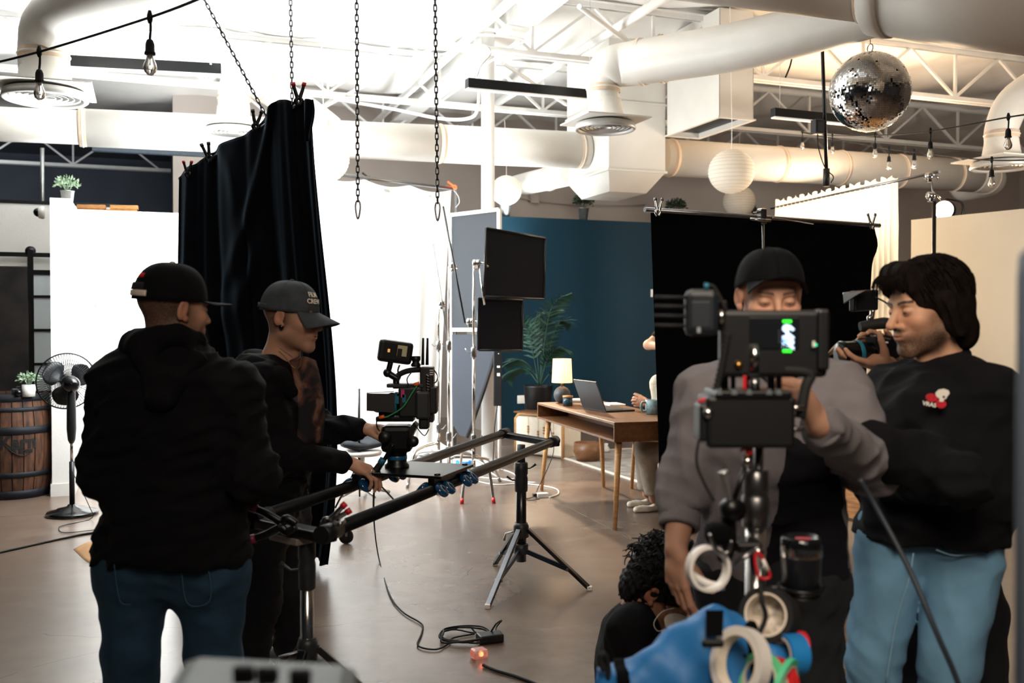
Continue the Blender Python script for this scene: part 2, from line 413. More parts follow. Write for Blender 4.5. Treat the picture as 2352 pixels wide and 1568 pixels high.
# dark grey bay beyond, seen over the partitions on the left
struct('ceiling_bay', rbox(MB(), -13, 3.0, 20, 24, 4.9, 5.0), 'wall_dark')
struct('wall_bay', rbox(MB(), -13, 3.0, 21.5, 21.7, 0, 5.0), 'wall_dark')
struct('wall_bay_side', rbox(MB(), .45, .6, 15.3, 21.5, 0, 5.0), 'wall_dark')
area('bay_fill', R(-3.5, 17.0, 4.2), R(-3.0, 21.5, 3.6), 1.0, 30, (.85, .93, 1.0), 1.0)  # added unseen lamp that lifts the dark bay
struct('wall_back', rbox(MB(), .35, 17, 15, 15.2, 0, 5.0), 'wall_warm')
struct('wall_right', rbox(MB(), 16.8, 17, -5, 15.2, 0, 5.0), 'wall_warm')
struct('wall_left', rbox(MB(), -13, -12.8, -5, 24, 0, 5.0), 'wall_dark')
struct('wall_front', rbox(MB(), -13, 17, -5, -4.8, 0, 5.0), 'wall_dark')
# white room divider with the barn door, far left
m = MB(); vD = 11.1
uo = [uv(onV(x, 600, vD))[0] for x in (-190, 0, 62, 107)]
rbox(m, -12.8, uo[0], vD, vD + .14, 0, 2.74); rbox(m, uo[0], uo[2] + .05, vD, vD + .14, 2.10, 2.74); rbox(m, uo[2] + .05, -.3, vD, vD + .14, 0, 2.74)
struct('wall_divider', m, 'wall_white')
struct('wall_lounge', rbox(MB(), -7, -.8, 13.3, 13.4, 0, 2.9), mat('wallpaper', '#241f1e', .85, var=.8, vs=3.2))
struct('trim_divider', rbox(MB(), -12.8, -.3, vD - .015, vD + .16, 2.74, 2.775), 'black_metal')
# L-shaped white cove partition
pA = FL(120, 1140); uA, vA = uv(pA)
m = MB(); rbox(m, uA, uA + .165, vA, vA + 1.0, 0, 2.60); rbox(m, uA, uA + 1.72, vA + .85, vA + 1.0, 0, 2.60)
struct('wall_cove', m, 'wall_white')
m = MB(); rbox(m, uA - .012, uA + .18, vA - .012, vA + .85, 0, .11); rbox(m, uA + .165, uA + 1.72, vA + .835, vA + .85, 0, .11)
struct('baseboard_cove', m, 'white_paint')
# blue set wall
uB = uv(onV(1150, 600, 12.2))[0]
struct('wall_blue', rbox(MB(), uB, uB + 6.2, 12.2, 12.35, 0, 2.95), 'wall_blue')
struct('wall_blue_side', rbox(MB(), uB - .02, uB, 12.19, 13.6, 0, 2.96), 'white_paint')
struct('baseboard_blue', rbox(MB(), uB, uB + 6.2, 12.185, 12.2, 0, .14), 'wall_blue')
# steel column carrying the ceiling beam
m = MB(); pc = FL(1121, 1064); m.cyl(pc, pc + ZU * 4.75, .072, 20); rbox_u, rbox_v = uv(pc)
rbox(m, rbox_u - .16, rbox_u + .16, rbox_v - .12, rbox_v + .12, 4.62, 4.64); m.cyl(pc, pc + ZU * .02, .13, 20)
struct('column', m, 'steel_white')

# ================================================================ CEILING STEEL, PIPES, DUCTS
def truss(v, u0, u1, label, phase=0.0):
    t = thing('ceiling_truss', label, 'truss', R(u0, v, 4.28), TH, 'open-web ceiling trusses')
    M0 = wmat(t)
    def chord(name, z):
        for s in (-1, 1):
            m = MB(); m.box(((u1 - u0) / 2, s * .03, z), (u1 - u0, .012, .06)); m.box(((u1 - u0) / 2, s * .05, z + (.027 if z > .3 else -.027)), (u1 - u0, .05, .008))
            obj(name, m, 'steel_white', t, world=False)
    chord('bottom_chord', .03); chord('top_chord', .62)
    key = 'web'
    n = int((u1 - u0 - phase) / .71); x = phase
    for i in range(n):
        a, b = ((x, 0, .05), (x + .71, 0, .60)) if i % 2 else ((x, 0, .60), (x + .71, 0, .05))
        d = Vector(b) - Vector(a); k = ('d', i % 2)
        if k not in ROOT:
            m = MB(); mid = d / 2; ax = d.normalized(); m.box(mid, (d.length, .035, .03), ax=(ax, Vector((0, 1, 0)), ax.cross(Vector((0, 1, 0)))))
            o = obj('web_bar', m, 'steel_white', t, world=False); ROOT[k] = o
        else:
            o = ROOT[k].copy(); C.objects.link(o); o.parent = t
        o.location = a
        if i % 2 == 1:
            if 'p' not in ROOT:
                m = MB(); m.box((0, 0, .27), (.03, .03, .56)); o = obj('web_post', m, 'steel_white', t, world=False); ROOT['p'] = o
            else: o = ROOT['p'].copy(); C.objects.link(o); o.parent = t
            o.location = (x, 0, .04)
        x += .71
    return t
truss(6.9, 1.5, 12.5, 'white open-web steel truss nearest the camera under the large duct', .2)
truss(9.4, -3.0, 13.0, 'white open-web steel truss running over the linear lights', .37)
truss(11.9, -3.0, 14.0, 'white open-web steel truss above the long white duct', .1)
truss(14.4, .9, 14.5, 'farthest white open-web steel truss along the back wall', .3)
truss(18.8, -6.5, .4, 'white open-web truss in the dark bay over the partition', .3)
one('ceiling_beam', 'wide white steel beam running away along the ceiling over the column', 'beam', rbox(rbox(rbox(MB(), 3.62, 3.66, 1, 15, 4.62, 4.90), 3.50, 3.78, 1, 15, 4.60, 4.62), 3.50, 3.78, 1, 15, 4.88, 4.90), 'steel_white')
def pipe_run(name, label, cat, pts, r, material, n=6, seg=10, group=None):
    return one(name, label, cat, MB().tube(catmull(pts, n), r, seg), material, group)
pipe_run('sprinkler_pipe', 'white sprinkler pipe clipped beside the wide ceiling beam', 'pipe', [R(3.22, 1, 4.55), R(3.22, 14.9, 4.55)], .045, 'steel_white')
pipe_run('sprinkler_pipe', 'white sprinkler pipe crossing above the rectangular plenum', 'pipe', [R(4.6, 1, 4.6), R(4.6, 14.9, 4.6)], .05, 'steel_white')
pipe_run('brace_bar', 'thin white diagonal brace between trusses left of the beam', 'brace', [P(760, 195, 11.5), P(1090, 0, 9.3)], .022, 'steel_white')
pipe_run('brace_bar', 'thin white diagonal brace ending above the paper lantern chains', 'brace', [P(700, 270, 12.5), P(1005, 105, 10.8)], .022, 'steel_white')
pipe_run('brace_bar', 'white diagonal brace above the round elbow duct', 'brace', [P(1330, 15, 9.0), P(1455, 105, 10.5)], .025, 'steel_white')
pipe_run('brace_bar', 'white diagonal brace seen over the linear light by the column', 'brace', [P(1155, 145, 10.5), P(1300, 240, 12)], .022, 'steel_white')
pipe_run('electrical_conduit', 'white conduit bending down beside the column top', 'conduit', [P(770, 228, 11.4), P(900, 250, 11), P(1010, 272, 10.6), P(1075, 272, 10.4), P(1097, 250, 10.3), P(1101, 180, 10.3)], .018, 'steel_white')
pipe_run('electrical_conduit', 'grey flexible conduit drooping between truss and linear light', 'conduit', [P(915, 80, 9.2), P(960, 118, 9.1), P(1000, 127, 9.0), P(1060, 112, 8.9), P(1110, 104, 8.8), P(1127, 122, 8.8), P(1105, 150, 8.7), P(1094, 178, 8.6)], .008, 'galvanised')
pipe_run('electrical_conduit', 'grey flexible conduit looping from the left linear light', 'conduit', [P(484, 147, 7.55), P(490, 122, 7.6), P(512, 98, 7.8), P(522, 78, 8.2), P(512, 66, 9)], .008, 'galvanised')
pipe_run('electrical_conduit', 'thin white conduit across the ceiling left of the sprinkler pipe', 'conduit', [P(905, 75, 9.3), P(1190, 86, 9.9), P(1160, 120, 10.2), P(1110, 150, 10.3)], .012, 'steel_white')
pipe_run('electrical_conduit', 'dark thin cable hanging under the sloping duct on the right', 'cable', [P(1822, 118, 9.2), P(1815, 150, 9.2), P(1804, 178, 9.2)], .008, 'black_rubber')
pipe_run('electrical_conduit', 'grey conduit running along the back wall under the lantern', 'conduit', [onV(1190, 452, 14.95), onV(1230, 460, 14.95), onV(1330, 470, 14.95), onV(1480, 470, 14.95)], .014, 'wall_warm')
one('junction_box', 'small square junction box on the back wall conduit', 'junction box', MB().box(onV(1228, 457, 14.93), (.14, .06, .14), ax=AX), 'wall_warm')
one('junction_box', 'grey junction box on the truss above the left string light', 'junction box', MB().box(P(403, 26, 9.0), (.14, .1, .09), ax=AX, bev=.01), 'galvanised')
# dark lintel beam and post under the duct, far left
a = P(212, 339, 12.4); b = P(480, 353, 12.9); d = (b - a).normalized()
one('lintel_beam', 'black speckled steel beam under the long duct on the left', 'beam', MB().box((a + b) / 2, ((b - a).length, .1, .085), ax=(d, d.cross(ZU) * -1, ZU)), mat('speckled_steel', '#1d2730', .6, var=.5, vs=60))
a = P(97, 472, 12.2); one('conduit_post', 'thin grey conduit standing on the partition top at far left', 'conduit', MB().cyl(Vector((a.x, a.y, 2.76)), P(97, 340, 12.2), .025, 10), 'galvanised')

def duct(label, segs, seams=(), name='air_duct'):
    """segs: list of (points, radii); seams: (point, axis, radius)"""
    base = Vector(segs[0][0][0]); t = thing(name, label, 'duct', base)
    for pts, rs in segs:
        cp = catmull(pts, 8); obj('duct_section', MB().tube(cp, lerp_list(rs, len(cp)), 32), 'duct_white', t)
    for p, ax, r in seams:
        x = Vector(ax).normalized(); m = MB()
        m.lathe([(r * .99, -.035), (r * 1.012, -.03), (r * 1.012, .03), (r * .99, .035)], p, ax, 32, capped=False); obj('taped_seam', m, 'duct_tape', t)
        m = MB(); m.ring(p, ax, r * 1.014, .008, 32, 6); obj('seam_rib', m, 'duct_white', t)
    return t
L0 = onV(-260, 274, 10.8); L1 = onV(190, 293, 10.8); L2 = onV(1010, 330, 10.8); L3 = onV(1345, 346, 10.8)
duct('long white round duct running left from the plenum behind the chains', [([L0, L1], [.165, .172]), ([L1, L2], [.19, .212]), ([L2, L3], [.218, .222])],
     [(L1, L2 - L1, .192), (L2, L3 - L2, .22), (onV(745, 318, 10.8), L2 - L1, .207), (L3 - (L3 - L2) * .05, L3 - L2, .224)])
Rr = [onV(1520, 361, 10.8), onV(2235, 404, 10.8)]; dR = (Rr[1] - Rr[0]).normalized()
duct('long white round duct running right from the plenum with taped seams', [([Rr[0], Rr[1]], [.232, .232]), ([Rr[1], Rr[1] + dR * .35 + V * .08, Rr[1] + dR * .62 + V * .35, Rr[1] + dR * .7 + V * .9], [.232, .232])],
     [(Rr[0] + dR * s, dR, .234) for s in (.12, 1.75, 2.75, 3.75, 4.75)] + [(Rr[1] + dR * .3 + V * .06, dR + V * .3, .236)])
def elbow_duct(label, pts, rs, dc, dr, seams=()):
    """a duct that ends in a bell with a round slatted ceiling diffuser at dc"""
    dc = Vector(dc); t = duct(label, [(pts, rs)], seams, 'diffuser_duct')
    m = MB(); m.lathe([(rs[0] * 1.0, .62 * dr + .1), (rs[0] * 1.04, .5 * dr + .08), (dr * .62, .22 * dr + .05), (dr * .78, .1)], dc, ZU, 32, capped=False); obj('bell', m, 'duct_white', t)
    m = MB(); s = dr * 1.12; m.box(dc + ZU * .075, (2 * s, 2 * s, .012), ax=AX); obj('mounting_plate', m, 'duct_white', t)
    m = MB(); m.lathe([(dr * .70, .07), (dr * .96, .05), (dr, .0), (dr * .95, -.012), (dr * .88, .0), (dr * .86, .05)], dc, ZU, 40, capped=False)
    rim = obj('diffuser', m, mat('diffuser', '#b5b2ad', .4, .2), t)
    for k, q in enumerate((.74, .60, .46, .32, .18)):
        m = MB(); m.lathe([(dr * q, .045), (dr * (q + .07), .012), (dr * (q + .075), .008), (dr * (q + .01), .045)], dc, ZU, 36, capped=False); obj('diffuser_ring', m, 'diffuser', rim)
    m = MB(); m.lathe([(0.001, .06), (dr * .9, .06)], dc, ZU, 32, capped=False); obj('diffuser_throat', m, 'black_plastic', rim)
    return t
elbow_duct('large white duct curving down to a round diffuser at upper left', [P(100, 160, 7), P(100, 105, 7), P(118, 55, 6.9), P(190, 10, 6.6), P(320, -45, 6.0), P(430, -110, 5.4)], [.165, .168, .185, .21, .235, .25], P(104, 228, 7), .29,
           [(P(101, 128, 7), ZU, .17)])
elbow_duct('white elbow duct with round diffuser behind the black drape top', [P(538, 262, 10), P(538, 215, 10), P(552, 185, 10.05), P(600, 195, 10.3), P(700, 255, 10.7), P(760, 300, 10.9)], [.16, .16, .165, .17, .17, .17], P(536, 308, 10), .29,
           [(P(538, 228, 10), ZU, .163), (P(600, 195, 10.3), P(700, 255, 10.7) - P(600, 195, 10.3), .172)])
elbow_duct('white elbow duct with round diffuser in front of the square plenum', [P(1386, 240, 8.9), P(1386, 195, 8.9), P(1400, 158, 8.85), P(1470, 143, 8.75), P(1700, 105, 8.0), P(2010, 25, 6.8), P(2180, -30, 6.0)], [.145, .15, .185, .2, .197, .18, .16], P(1390, 297, 8.9), .28,
           [(P(1386, 205, 8.9), ZU, .152), (P(1475, 142, 8.75), P(1700, 105, 8.4) - P(1470, 143, 8.75), .205), (P(1520, 135, 8.65), P(1700, 105, 8.4) - P(1470, 143, 8.75), .207)])
elbow_duct('white elbow duct with diffuser at the right edge over the string lights', [P(2300, 330, 9.6), P(2302, 290, 9.6), P(2330, 235, 9.5), P(2400, 190, 9.3), P(2520, 130, 9)], [.155, .155, .165, .18, .185], P(2300, 385, 9.6), .29, [(P(2301, 310, 9.6), ZU, .158)])
G0, G1, G2 = P(1380, -115, 6.7), P(2030, -58, 5.75), P(2520, -28, 5.05)
duct('very large white duct crossing the upper right corner', [([G0, G1], [.265, .28]), ([G1, G2], [.337, .38])], [(G1 - (G1 - G0) * .03, G1 - G0, .284)])
G = [t for t in C.objects if t.get('label', '').startswith('very large white duct')][0]
obj('reducer_collar', MB().tube([G1 - (G1 - G0) * .04, G1 - (G1 - G0) * .01, G1 + (G2 - G1) * .06, G1 + (G2 - G1) * .09], [.284, .346, .358, .354], 32), 'duct_white', G)
f0, f1 = P(1195, 425, 13.6), P(1310, 398, 12.4)
duct('short pale round duct behind the plenum by the small lantern', [([f0 + V * .8 - U * .1, f0, f1], [.14, .15, .155])], [(f0 * .4 + f1 * .6, f1 - f0, .157)])
# square plenum boxes
t = thing('plenum_box', 'tall white rectangular plenum box joining the long ducts', 'duct box', R(5.4, 10.8, 3.3))
m = MB(); rbox(m, 5.04, 5.79, 10.2, 11.4, 3.31, 4.92); obj('box_body', m, 'duct_white', t)
b0 = [R(5.04, 10.2, 3.31), R(5.79, 10.2, 3.31), R(5.79, 11.4, 3.31), R(5.04, 11.4, 3.31)]; b1 = [R(5.2, 10.5, 3.1), R(5.7, 10.5, 3.1), R(5.7, 11.3, 3.1), R(5.2, 11.3, 3.1)]
m = MB(); m.add(b0 + b1, [(4, 7, 6, 5)] + [(i, 4 + i, 4 + (i + 1) % 4, (i + 1) % 4) for i in range(4)]); obj('hopper', m, 'duct_white', t)
obj('flange', rbox(MB(), 5.02, 5.81, 10.18, 11.42, 3.30, 3.325), 'duct_white', t); obj('flange', rbox(MB(), 5.02, 5.81, 10.18, 11.42, 4.1, 4.12), 'duct_white', t)
t = thing('return_box', 'white rectangular return-air box with dark open underside', 'duct box', R(6.0, 9.6, 3.74))
m = MB()
for q in ((5.79, 5.80, 9.04, 10.16), (6.22, 6.23, 9.04, 10.16), (5.79, 6.23, 9.04, 9.05), (5.79, 6.23, 10.15, 10.16)): rbox(m, *q, 3.74, 4.92)
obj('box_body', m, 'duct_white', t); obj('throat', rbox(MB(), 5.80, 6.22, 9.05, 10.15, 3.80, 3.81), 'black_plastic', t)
m = MB()
for q in ((5.77, 5.81, 9.02, 10.18), (6.21, 6.25, 9.02, 10.18), (5.81, 6.21, 9.02, 9.06), (5.81, 6.21, 10.14, 10.18)): rbox(m, *q, 3.735, 3.75)
obj('flange', m, 'duct_white', t)

# linear pendant lights
def linear_light(label, a, b, z_top=4.6):
    d = (b - a).normalized(); n = ZU.cross(d).normalized(); t = thing('linear_light', label, 'light', (a + b) / 2 - ZU * .05)
    Ln = (b - a).length; mid = (a + b) / 2
    obj('housing', MB().box(mid + ZU * .008, (Ln, .075, .085), ax=(d, n, ZU), bev=.004), 'black_metal', t)
    obj('diffuser_strip', MB().box(mid - ZU * .041, (Ln - .01, .062, .016), ax=(d, n, ZU)), mat('strip', '#e8e6e1', .5, emit=.25, ecol='#fff6ea'), t)
    for s in (.06, .94):
        p = a + (b - a) * s; m = MB(); m.cyl(p + ZU * .05, Vector((p.x, p.y, z_top)), .0025, 6); obj('suspension_wire', m, 'steel_white', t)
    return t
linear_light('black linear pendant light at left behind the bare bulbs', P(152, 143, 7.6), P(508, 162, 7.9))
linear_light('black linear pendant light in front of the white column', P(1072, 193, 8.7), P(1372, 221, 9.35))
linear_light('black linear pendant light partly hidden by the mirror ball', P(1775, 260, 9.6), P(2030, 285, 10.2))

# hanging chains of individual links
def link_mesh(pitch):
    h = pitch * .66; w = pitch * .26; pts = []
    for i in range(12):
        a = 2 * math.pi * i / 12; pts.append((w * math.cos(a), 0, (h - w) * (1 if math.sin(a) > 0 else -1) * (1 if abs(math.sin(a)) > .1 else 0) + w * math.sin(a)))
    return MB().tube([Vector(p) for p in pts], pitch * .1, 6, closed=True)
def chain(label, top, bot, pitch=.031, hook=False):
    top = bot + (top - bot) * ((4.85 - bot.z) / (top.z - bot.z)); t = thing('hanging_chain', label, 'chain', bot); d = (top - bot); n = int(d.length / pitch); d.normalize()
    q = d.to_track_quat('Z', 'Y')
    for i in range(n):
        if 'link' not in ROOT: o = obj('link', link_mesh(pitch), 'dark_steel', t, world=False); ROOT['link'] = o
        else: o = ROOT['link'].copy(); C.objects.link(o); o.parent = t
        o.location = d * (pitch * (i + .5)); o.rotation_mode = 'QUATERNION'
        from mathutils import Quaternion
        o.rotation_quaternion = q @ Quaternion((0, 0, 1), (i % 2) * math.pi / 2 + .35)
    if hook:
        pts = [Vector((.012 * math.sin(a) * (1 + .4 * math.cos(a)), 0, -.045 + .05 * math.cos(a))) for a in np.linspace(0, 2 * math.pi, 17)[:-1]]
        o = obj('snap_hook', MB().tube(pts, .0045, 8, closed=True), 'steel', t, world=False)
    return t
chain('slanting steel chain pulling up from the black drape', P(458, -22, 5.8), P(612, 268, 5.85))
chain('vertical steel chain behind the red-tipped clamp on the drape', P(667, -22, 5.85), P(671, 238, 5.85))
chain('hanging steel chain ending in a snap hook over the bright backdrop', P(819, -22, 5.2), P(822, 462, 5.2), hook=True)
chain('hanging steel chain on the right with a short open end link', P(999, -22, 5.2), P(1005, 466, 5.2), hook=True)

# paper lanterns
def lantern(label, c, r, top, dim=False):
    t = thing('paper_lantern', label, 'paper lantern', c - ZU * r, 0, 'round paper lanterns')
    prof = []
    n = 44
    for i in range(n + 1):
        ph = -math.pi / 2 * .93 + math.pi * .93 * i / n; k = 1 + .012 * (1 if i % 2 else -1); prof.append((r * math.cos(ph) * k, r * .96 * math.sin(ph)))
    obj('paper_shell', MB().lathe(prof, c, ZU, 40, capped=False), 'paper', t)
    m = MB()
    for k_ in range(-7, 8):
        ph = k_ / 8 * 1.42; m.ring(c + ZU * (r * .96 * math.sin(ph)), ZU, r * math.cos(ph) * 1.012, .0022, 40, 5)
    o = obj('bamboo_ribs', m, mat('rib_shade', '#c9c0b0', .8), t); o['kind'] = 'stuff'
    m = MB()
    for z in (-1, 1): m.ring(c + ZU * (z * r * .955), ZU, r * .11, .003, 20, 6)
    obj('wire_ring', m, 'steel_white', t)
    obj('cord', MB().tube([c + ZU * r * .9, c + ZU * (r * .9 + .3) + U * .004, top], .004, 6), 'steel_white', t)
lantern('large white paper lantern partly behind the black drape', P(742, 362, 9.3), .25, P(737, 60, 9.4))
lantern('small white paper lantern beside the white column', P(1163, 437, 12.9), .204, P(1159, 380, 12.9) + ZU * .6)
lantern('white paper lantern hanging in front of the warm back wall', P(1680, 394, 10.2), .24, P(1676, 75, 10.2) * Vector((1, 1, 0)) + ZU * 4.93)
lantern('dim paper lantern half hidden below the right-hand lantern', P(1698, 462, 14.2), .235, P(1698, 400, 14.2) + ZU * .8)

# mirror ball
c = P(1998, 211, 7.2); r = .292
t = thing('mirror_ball', 'large mirror ball hanging under the sloping duct', 'mirror ball', c - ZU * r)
obj('ball_core', MB().sphere(c, r * .985, 40, 24), mat('ball_core', '#1a1a1c', .5), t)
m = MB(); rnd = random.Random(3); rows = 62
for i in range(rows):
    ph = -math.pi / 2 + math.pi * (i + .5) / rows; nn = max(4, int(2 * math.pi * math.cos(ph) / (math.pi / rows)))
    for k in range(nn):
        th = 2 * math.pi * (k + .5) / nn; 
        if rnd.random() < .012: continue
        nrm = Vector((math.cos(ph) * math.cos(th), math.cos(ph) * math.sin(th), math.sin(ph)))
        nrm = (nrm + Vector((rnd.gauss(0, 1), rnd.gauss(0, 1), rnd.gauss(0, 1))) * .035).normalized()
        e = Vector((-math.sin(th), math.cos(th), 0)); e = (e - nrm * e.dot(nrm)).normalized(); f = nrm.cross(e)
        p = c + Vector((math.cos(ph) * math.cos(th), math.cos(ph) * math.sin(th), math.sin(ph))) * r; h = r * math.pi / rows * .46
        w = r * math.cos(ph) * math.pi / nn * .94
        m.add([p - e * w - f * h, p + e * w - f * h, p + e * w + f * h, p - e * w + f * h], [(0, 1, 2, 3)])
o = obj('mirror_tiles', m, mat('mirror', '#e9ecee', .03, 1.0, var=0), t); o['kind'] = 'stuff'
obj('hanging_loop', MB().ring(c + ZU * (r + .03), U, .03, .004, 16, 6), 'steel', t)
obj('hanging_wire', MB().cyl(c + ZU * (r + .06), c + ZU * 1.2, .003, 6), 'steel', t)

# black hanging rod with a small box and a speaker end
a = P(1886, 40, 8.75); b = P(1898, 428, 8.75); a = b + (a - b) * ((4.9 - b.z) / (a.z - b.z))
t = thing('drop_pole', 'black drop pole with a small control box beside the mirror ball', 'pole', b)
obj('pole', MB().cyl(a, b + ZU * .15, .0165, 12), 'black_metal', t)
obj('pole_end', MB().cyl(b, b + ZU * .16, .029, 16), 'black_plastic', t)
k = P(1878, 292, 8.72); ob = obj('control_box', MB().box(k, (.10, .08, .13), ax=AX, bev=.008), 'black_plastic', t)
obj('box_panel', MB().box(k - V * .041, (.06, .002, .08), ax=AX), 'dark_grey_plastic', ob)
obj('power_cable', MB().tube(catmull([k - ZU * .06, P(1880, 340, 8.7), P(1895, 385, 8.7), P(1914, 405, 8.7), P(1908, 420, 8.72)], 6), .005, 6), 'black_rubber', t)

# festoon string lights
def string_light(label, pts, bulbs, sc=1.0):
    t = thing('string_light', label, 'string light', pts[0], 0, 'festoon string lights')
    obj('cord', MB().tube(catmull(pts, 8), .0055, 6), 'black_rubber', t)
    for p, drop in bulbs:
        m = MB(); m.tube(catmull([p + ZU * .015, p - ZU * drop * .4 + U * .003, p - ZU * drop], 4), .005, 6)
        m.lathe([(.004, 0), (.012, -.006), (.017, -.02), (.018, -.05), (.021, -.052), (.021, -.062)], p - ZU * (drop - .002), ZU, 14)
        m.lathe([(.006, .03), (.011, .012), (.012, -.004), (.006, -.02)], p, ZU, 10)
        s = obj('socket', m, 'black_rubber', t)
        b = MB(); b.lathe([(.013, 0), (.014, -.012), (.023, -.035), (.0255, -.05), (.021, -.068), (.01, -.078), (.001, -.08)], p - ZU * (drop + .06), ZU, 18, capped=False)
        obj('bulb', b, 'bulb_glass', s)
        f = MB(); f.cyl(p - ZU * (drop + .06), p - ZU * (drop + .095), .004, 8); obj('filament_stem', f, 'cream', s)
    return t
string_light('black string light with two bare bulbs crossing the upper left corner', [P(-60, 155, 4.7), P(90, 119, 4.4), P(344, 40, 3.75), P(480, -12, 3.4)], [(P(90, 121, 4.4), .075), (P(344, 42, 3.75), .08)])
string_light('black string light with clear bulbs below the mirror ball', [P(1840, 303, 11.8), P(1911, 311, 11.3), P(2010, 311, 9.2), P(2137, 301, 7.6), P(2316, 269, 6.3), P(2420, 255, 5.8)],
             [(P(1843, 304, 11.8), .06), (P(1912, 311, 11.3), .07), (P(2010, 311, 9.2), .07), (P(2137, 302, 7.6), .075), (P(2316, 270, 6.3), .07)])
string_light('lower black string light sagging toward the right-hand diffuser', [P(1845, 305, 11.9), P(1950, 325, 10.9), P(2042, 342, 9.8), P(2150, 355, 8.8), P(2277, 368, 7.6), P(2420, 365, 7)],
             [(P(2042, 342, 9.8), .07), (P(2100, 349, 9.3), .02), (P(2278, 368, 7.6), .07)])
# ================================================================ LEFT BACKGROUND
def leaf_cluster(c, r, n, size, seed, squash=.8, up=.3):
    m = MB(); rn = random.Random(seed)
    for i in range(n):
        d = Vector((rn.gauss(0, 1), rn.gauss(0, 1), abs(rn.gauss(0, 1)) * .9 - .15)).normalized()
        p = c + Vector((d.x * r, d.y * r, d.z * r * squash)) * (rn.random() ** .4)
        q = (d + Vector((rn.gauss(0, .5), rn.gauss(0, .5), rn.gauss(0, .5) + up))).normalized()
        x = q.cross(Vector((rn.gauss(0, 1), rn.gauss(0, 1), rn.gauss(0, 1)))).normalized(); nrm = x.cross(q)
        L = size * rn.uniform(.7, 1.3); w = L * .28
        m.add([p, p + q * L * .4 + x * w + nrm * L * .08, p + q * L, p + q * L * .4 - x * w + nrm * L * .08, p + q * L * .5 - nrm * L * .06], [(0, 1, 4), (1, 2, 4), (2, 3, 4), (3, 0, 4)], True)
    for i in range(10):
        a = rn.uniform(0, 6.28); m.tube([c - ZU * r * .8, c + Vector((math.cos(a) * r * .5, math.sin(a) * r * .5, r * .2))], .0025, 5)
    return m
def pot_plant(label, base, pr, ph, fr, leafmat, potmat, seed, n=170, ls=.03, taper=.8, rim=True, group=None):
    t = thing('potted_plant', label, 'potted plant', base, 0, group)
    m = MB(); m.lathe([(.001, 0), (pr * taper, 0), (pr, ph), (pr * (1.06 if rim else 1), ph), (pr * (1.06 if rim else 1), ph + .006), (pr * .93, ph + .006), (pr * .9, ph * .8), (.001, ph * .8)], base, ZU, 24, capped=False); obj('pot', m, potmat, t)
    f = obj('foliage', leaf_cluster(base + ZU * (ph + fr * .55), fr, n, ls, seed), leafmat, t); f['kind'] = 'stuff'
    return t
zc = 2.60
pp = P(155, 474, 8.75); pot_plant('sage green plant in a metal pot on top of the cove post', Vector((pp.x, pp.y, zc)), .058, .10, .10, 'leaf_sage', 'galvanised', 1, 150, .035)
# stacked planks on the partition top
a = P(190, 478, 9.55); b = P(318, 480, 9.7); d = (b - a).normalized(); n = ZU.cross(d)
t = thing('plank_stack', 'short stack of orange-brown planks on the white partition top', 'planks', Vector(((a + b) / 2).xy.to_3d()) + ZU * 2.6)
rn = random.Random(5)
for lvl in range(2):
    for k in range(2):
        off = -.2 + lvl * .02 + k * .33 + rn.uniform(-.02, .02) - .03; m = MB()
        m.box((a + b) / 2 * Vector((1, 1, 0)) + d * off * .9 + ZU * (2.622 + lvl * .042) + n * .02, (.29 - lvl * .03, .09, .04), ax=(d, n, ZU), bev=.003); obj('plank', m, 'pallet_wood', t)
# dome camera
c = P(97, 488, 8.9); t = thing('dome_camera', 'small black dome camera fixed to the cove post', 'security camera', c - ZU * .04)
obj('mount', MB().lathe([(.055, 0), (.06, .02), (.05, .05), (.001, .052)], c + U * .02, -U, 20), 'white_plastic', t); obj('dome', MB().sphere(c - U * .035, .04, 18, 12), 'black_gloss', t)
# barn door on a track
def dz(px, py): return onV(px, py, vD - .06)
t = thing('barn_door', 'black framed glass barn door hanging on a sliding track', 'door', dz(90, 985) * Vector((1, 1, 0)) + ZU * .03)
u0, u1 = uv(dz(66, 700))[0], uv(dz(66, 700))[0] + .95; z0, z1 = .03, 2.06
def fr(name, a0, a1, b0, b1, mt, dv=0.0, th=.035, par=None):
    return obj(name, rbox(MB(), a0, a1, vD - .09 + dv, vD - .09 + dv + th, b0, b1), mt, par or t)
fr('stile', u0, u0 + .05, z0, z1, 'black_metal'); fr('stile', u1 - .05, u1, z0, z1, 'black_metal'); fr('rail', u0 + .05, u1 - .05, z0, z0 + .08, 'black_metal'); fr('rail', u0 + .05, u1 - .05, z1 - .05, z1, 'black_metal')
zs = [z0 + .08] + [dz(80, y).z for y in (900, 836, 758, 681)] + [z1 - .05]
for i in range(5):
    fr('pane', u0 + .05, u1 - .05, zs[i], zs[i + 1], mat('frosted', '#ccd6da', .55, var=.04, vs=3), .012, .008)
    if i: fr('muntin', u0 + .05, u1 - .05, zs[i] - .014, zs[i] + .014, 'black_metal')
zt = dz(50, 585).z
h = obj('hanger_strap', rbox(MB(), u0 - .005, u0 + .05, vD - .105, vD - .095, 1.75, zt + .05), 'black_metal', t)
obj('hanger_wheel', MB().lathe([(.001, -.01), (.05, -.01), (.05, .012), (.001, .012)], R(u0 + .022, vD - .075, zt + .04), V, 20), 'black_metal', h)
tr = one('door_track', 'black steel barn door track along the white divider wall', 'track', rbox(MB(), uo[0] - 1, -.4, vD - .07, vD - .06, zt - .02, zt + .025), 'black_metal')

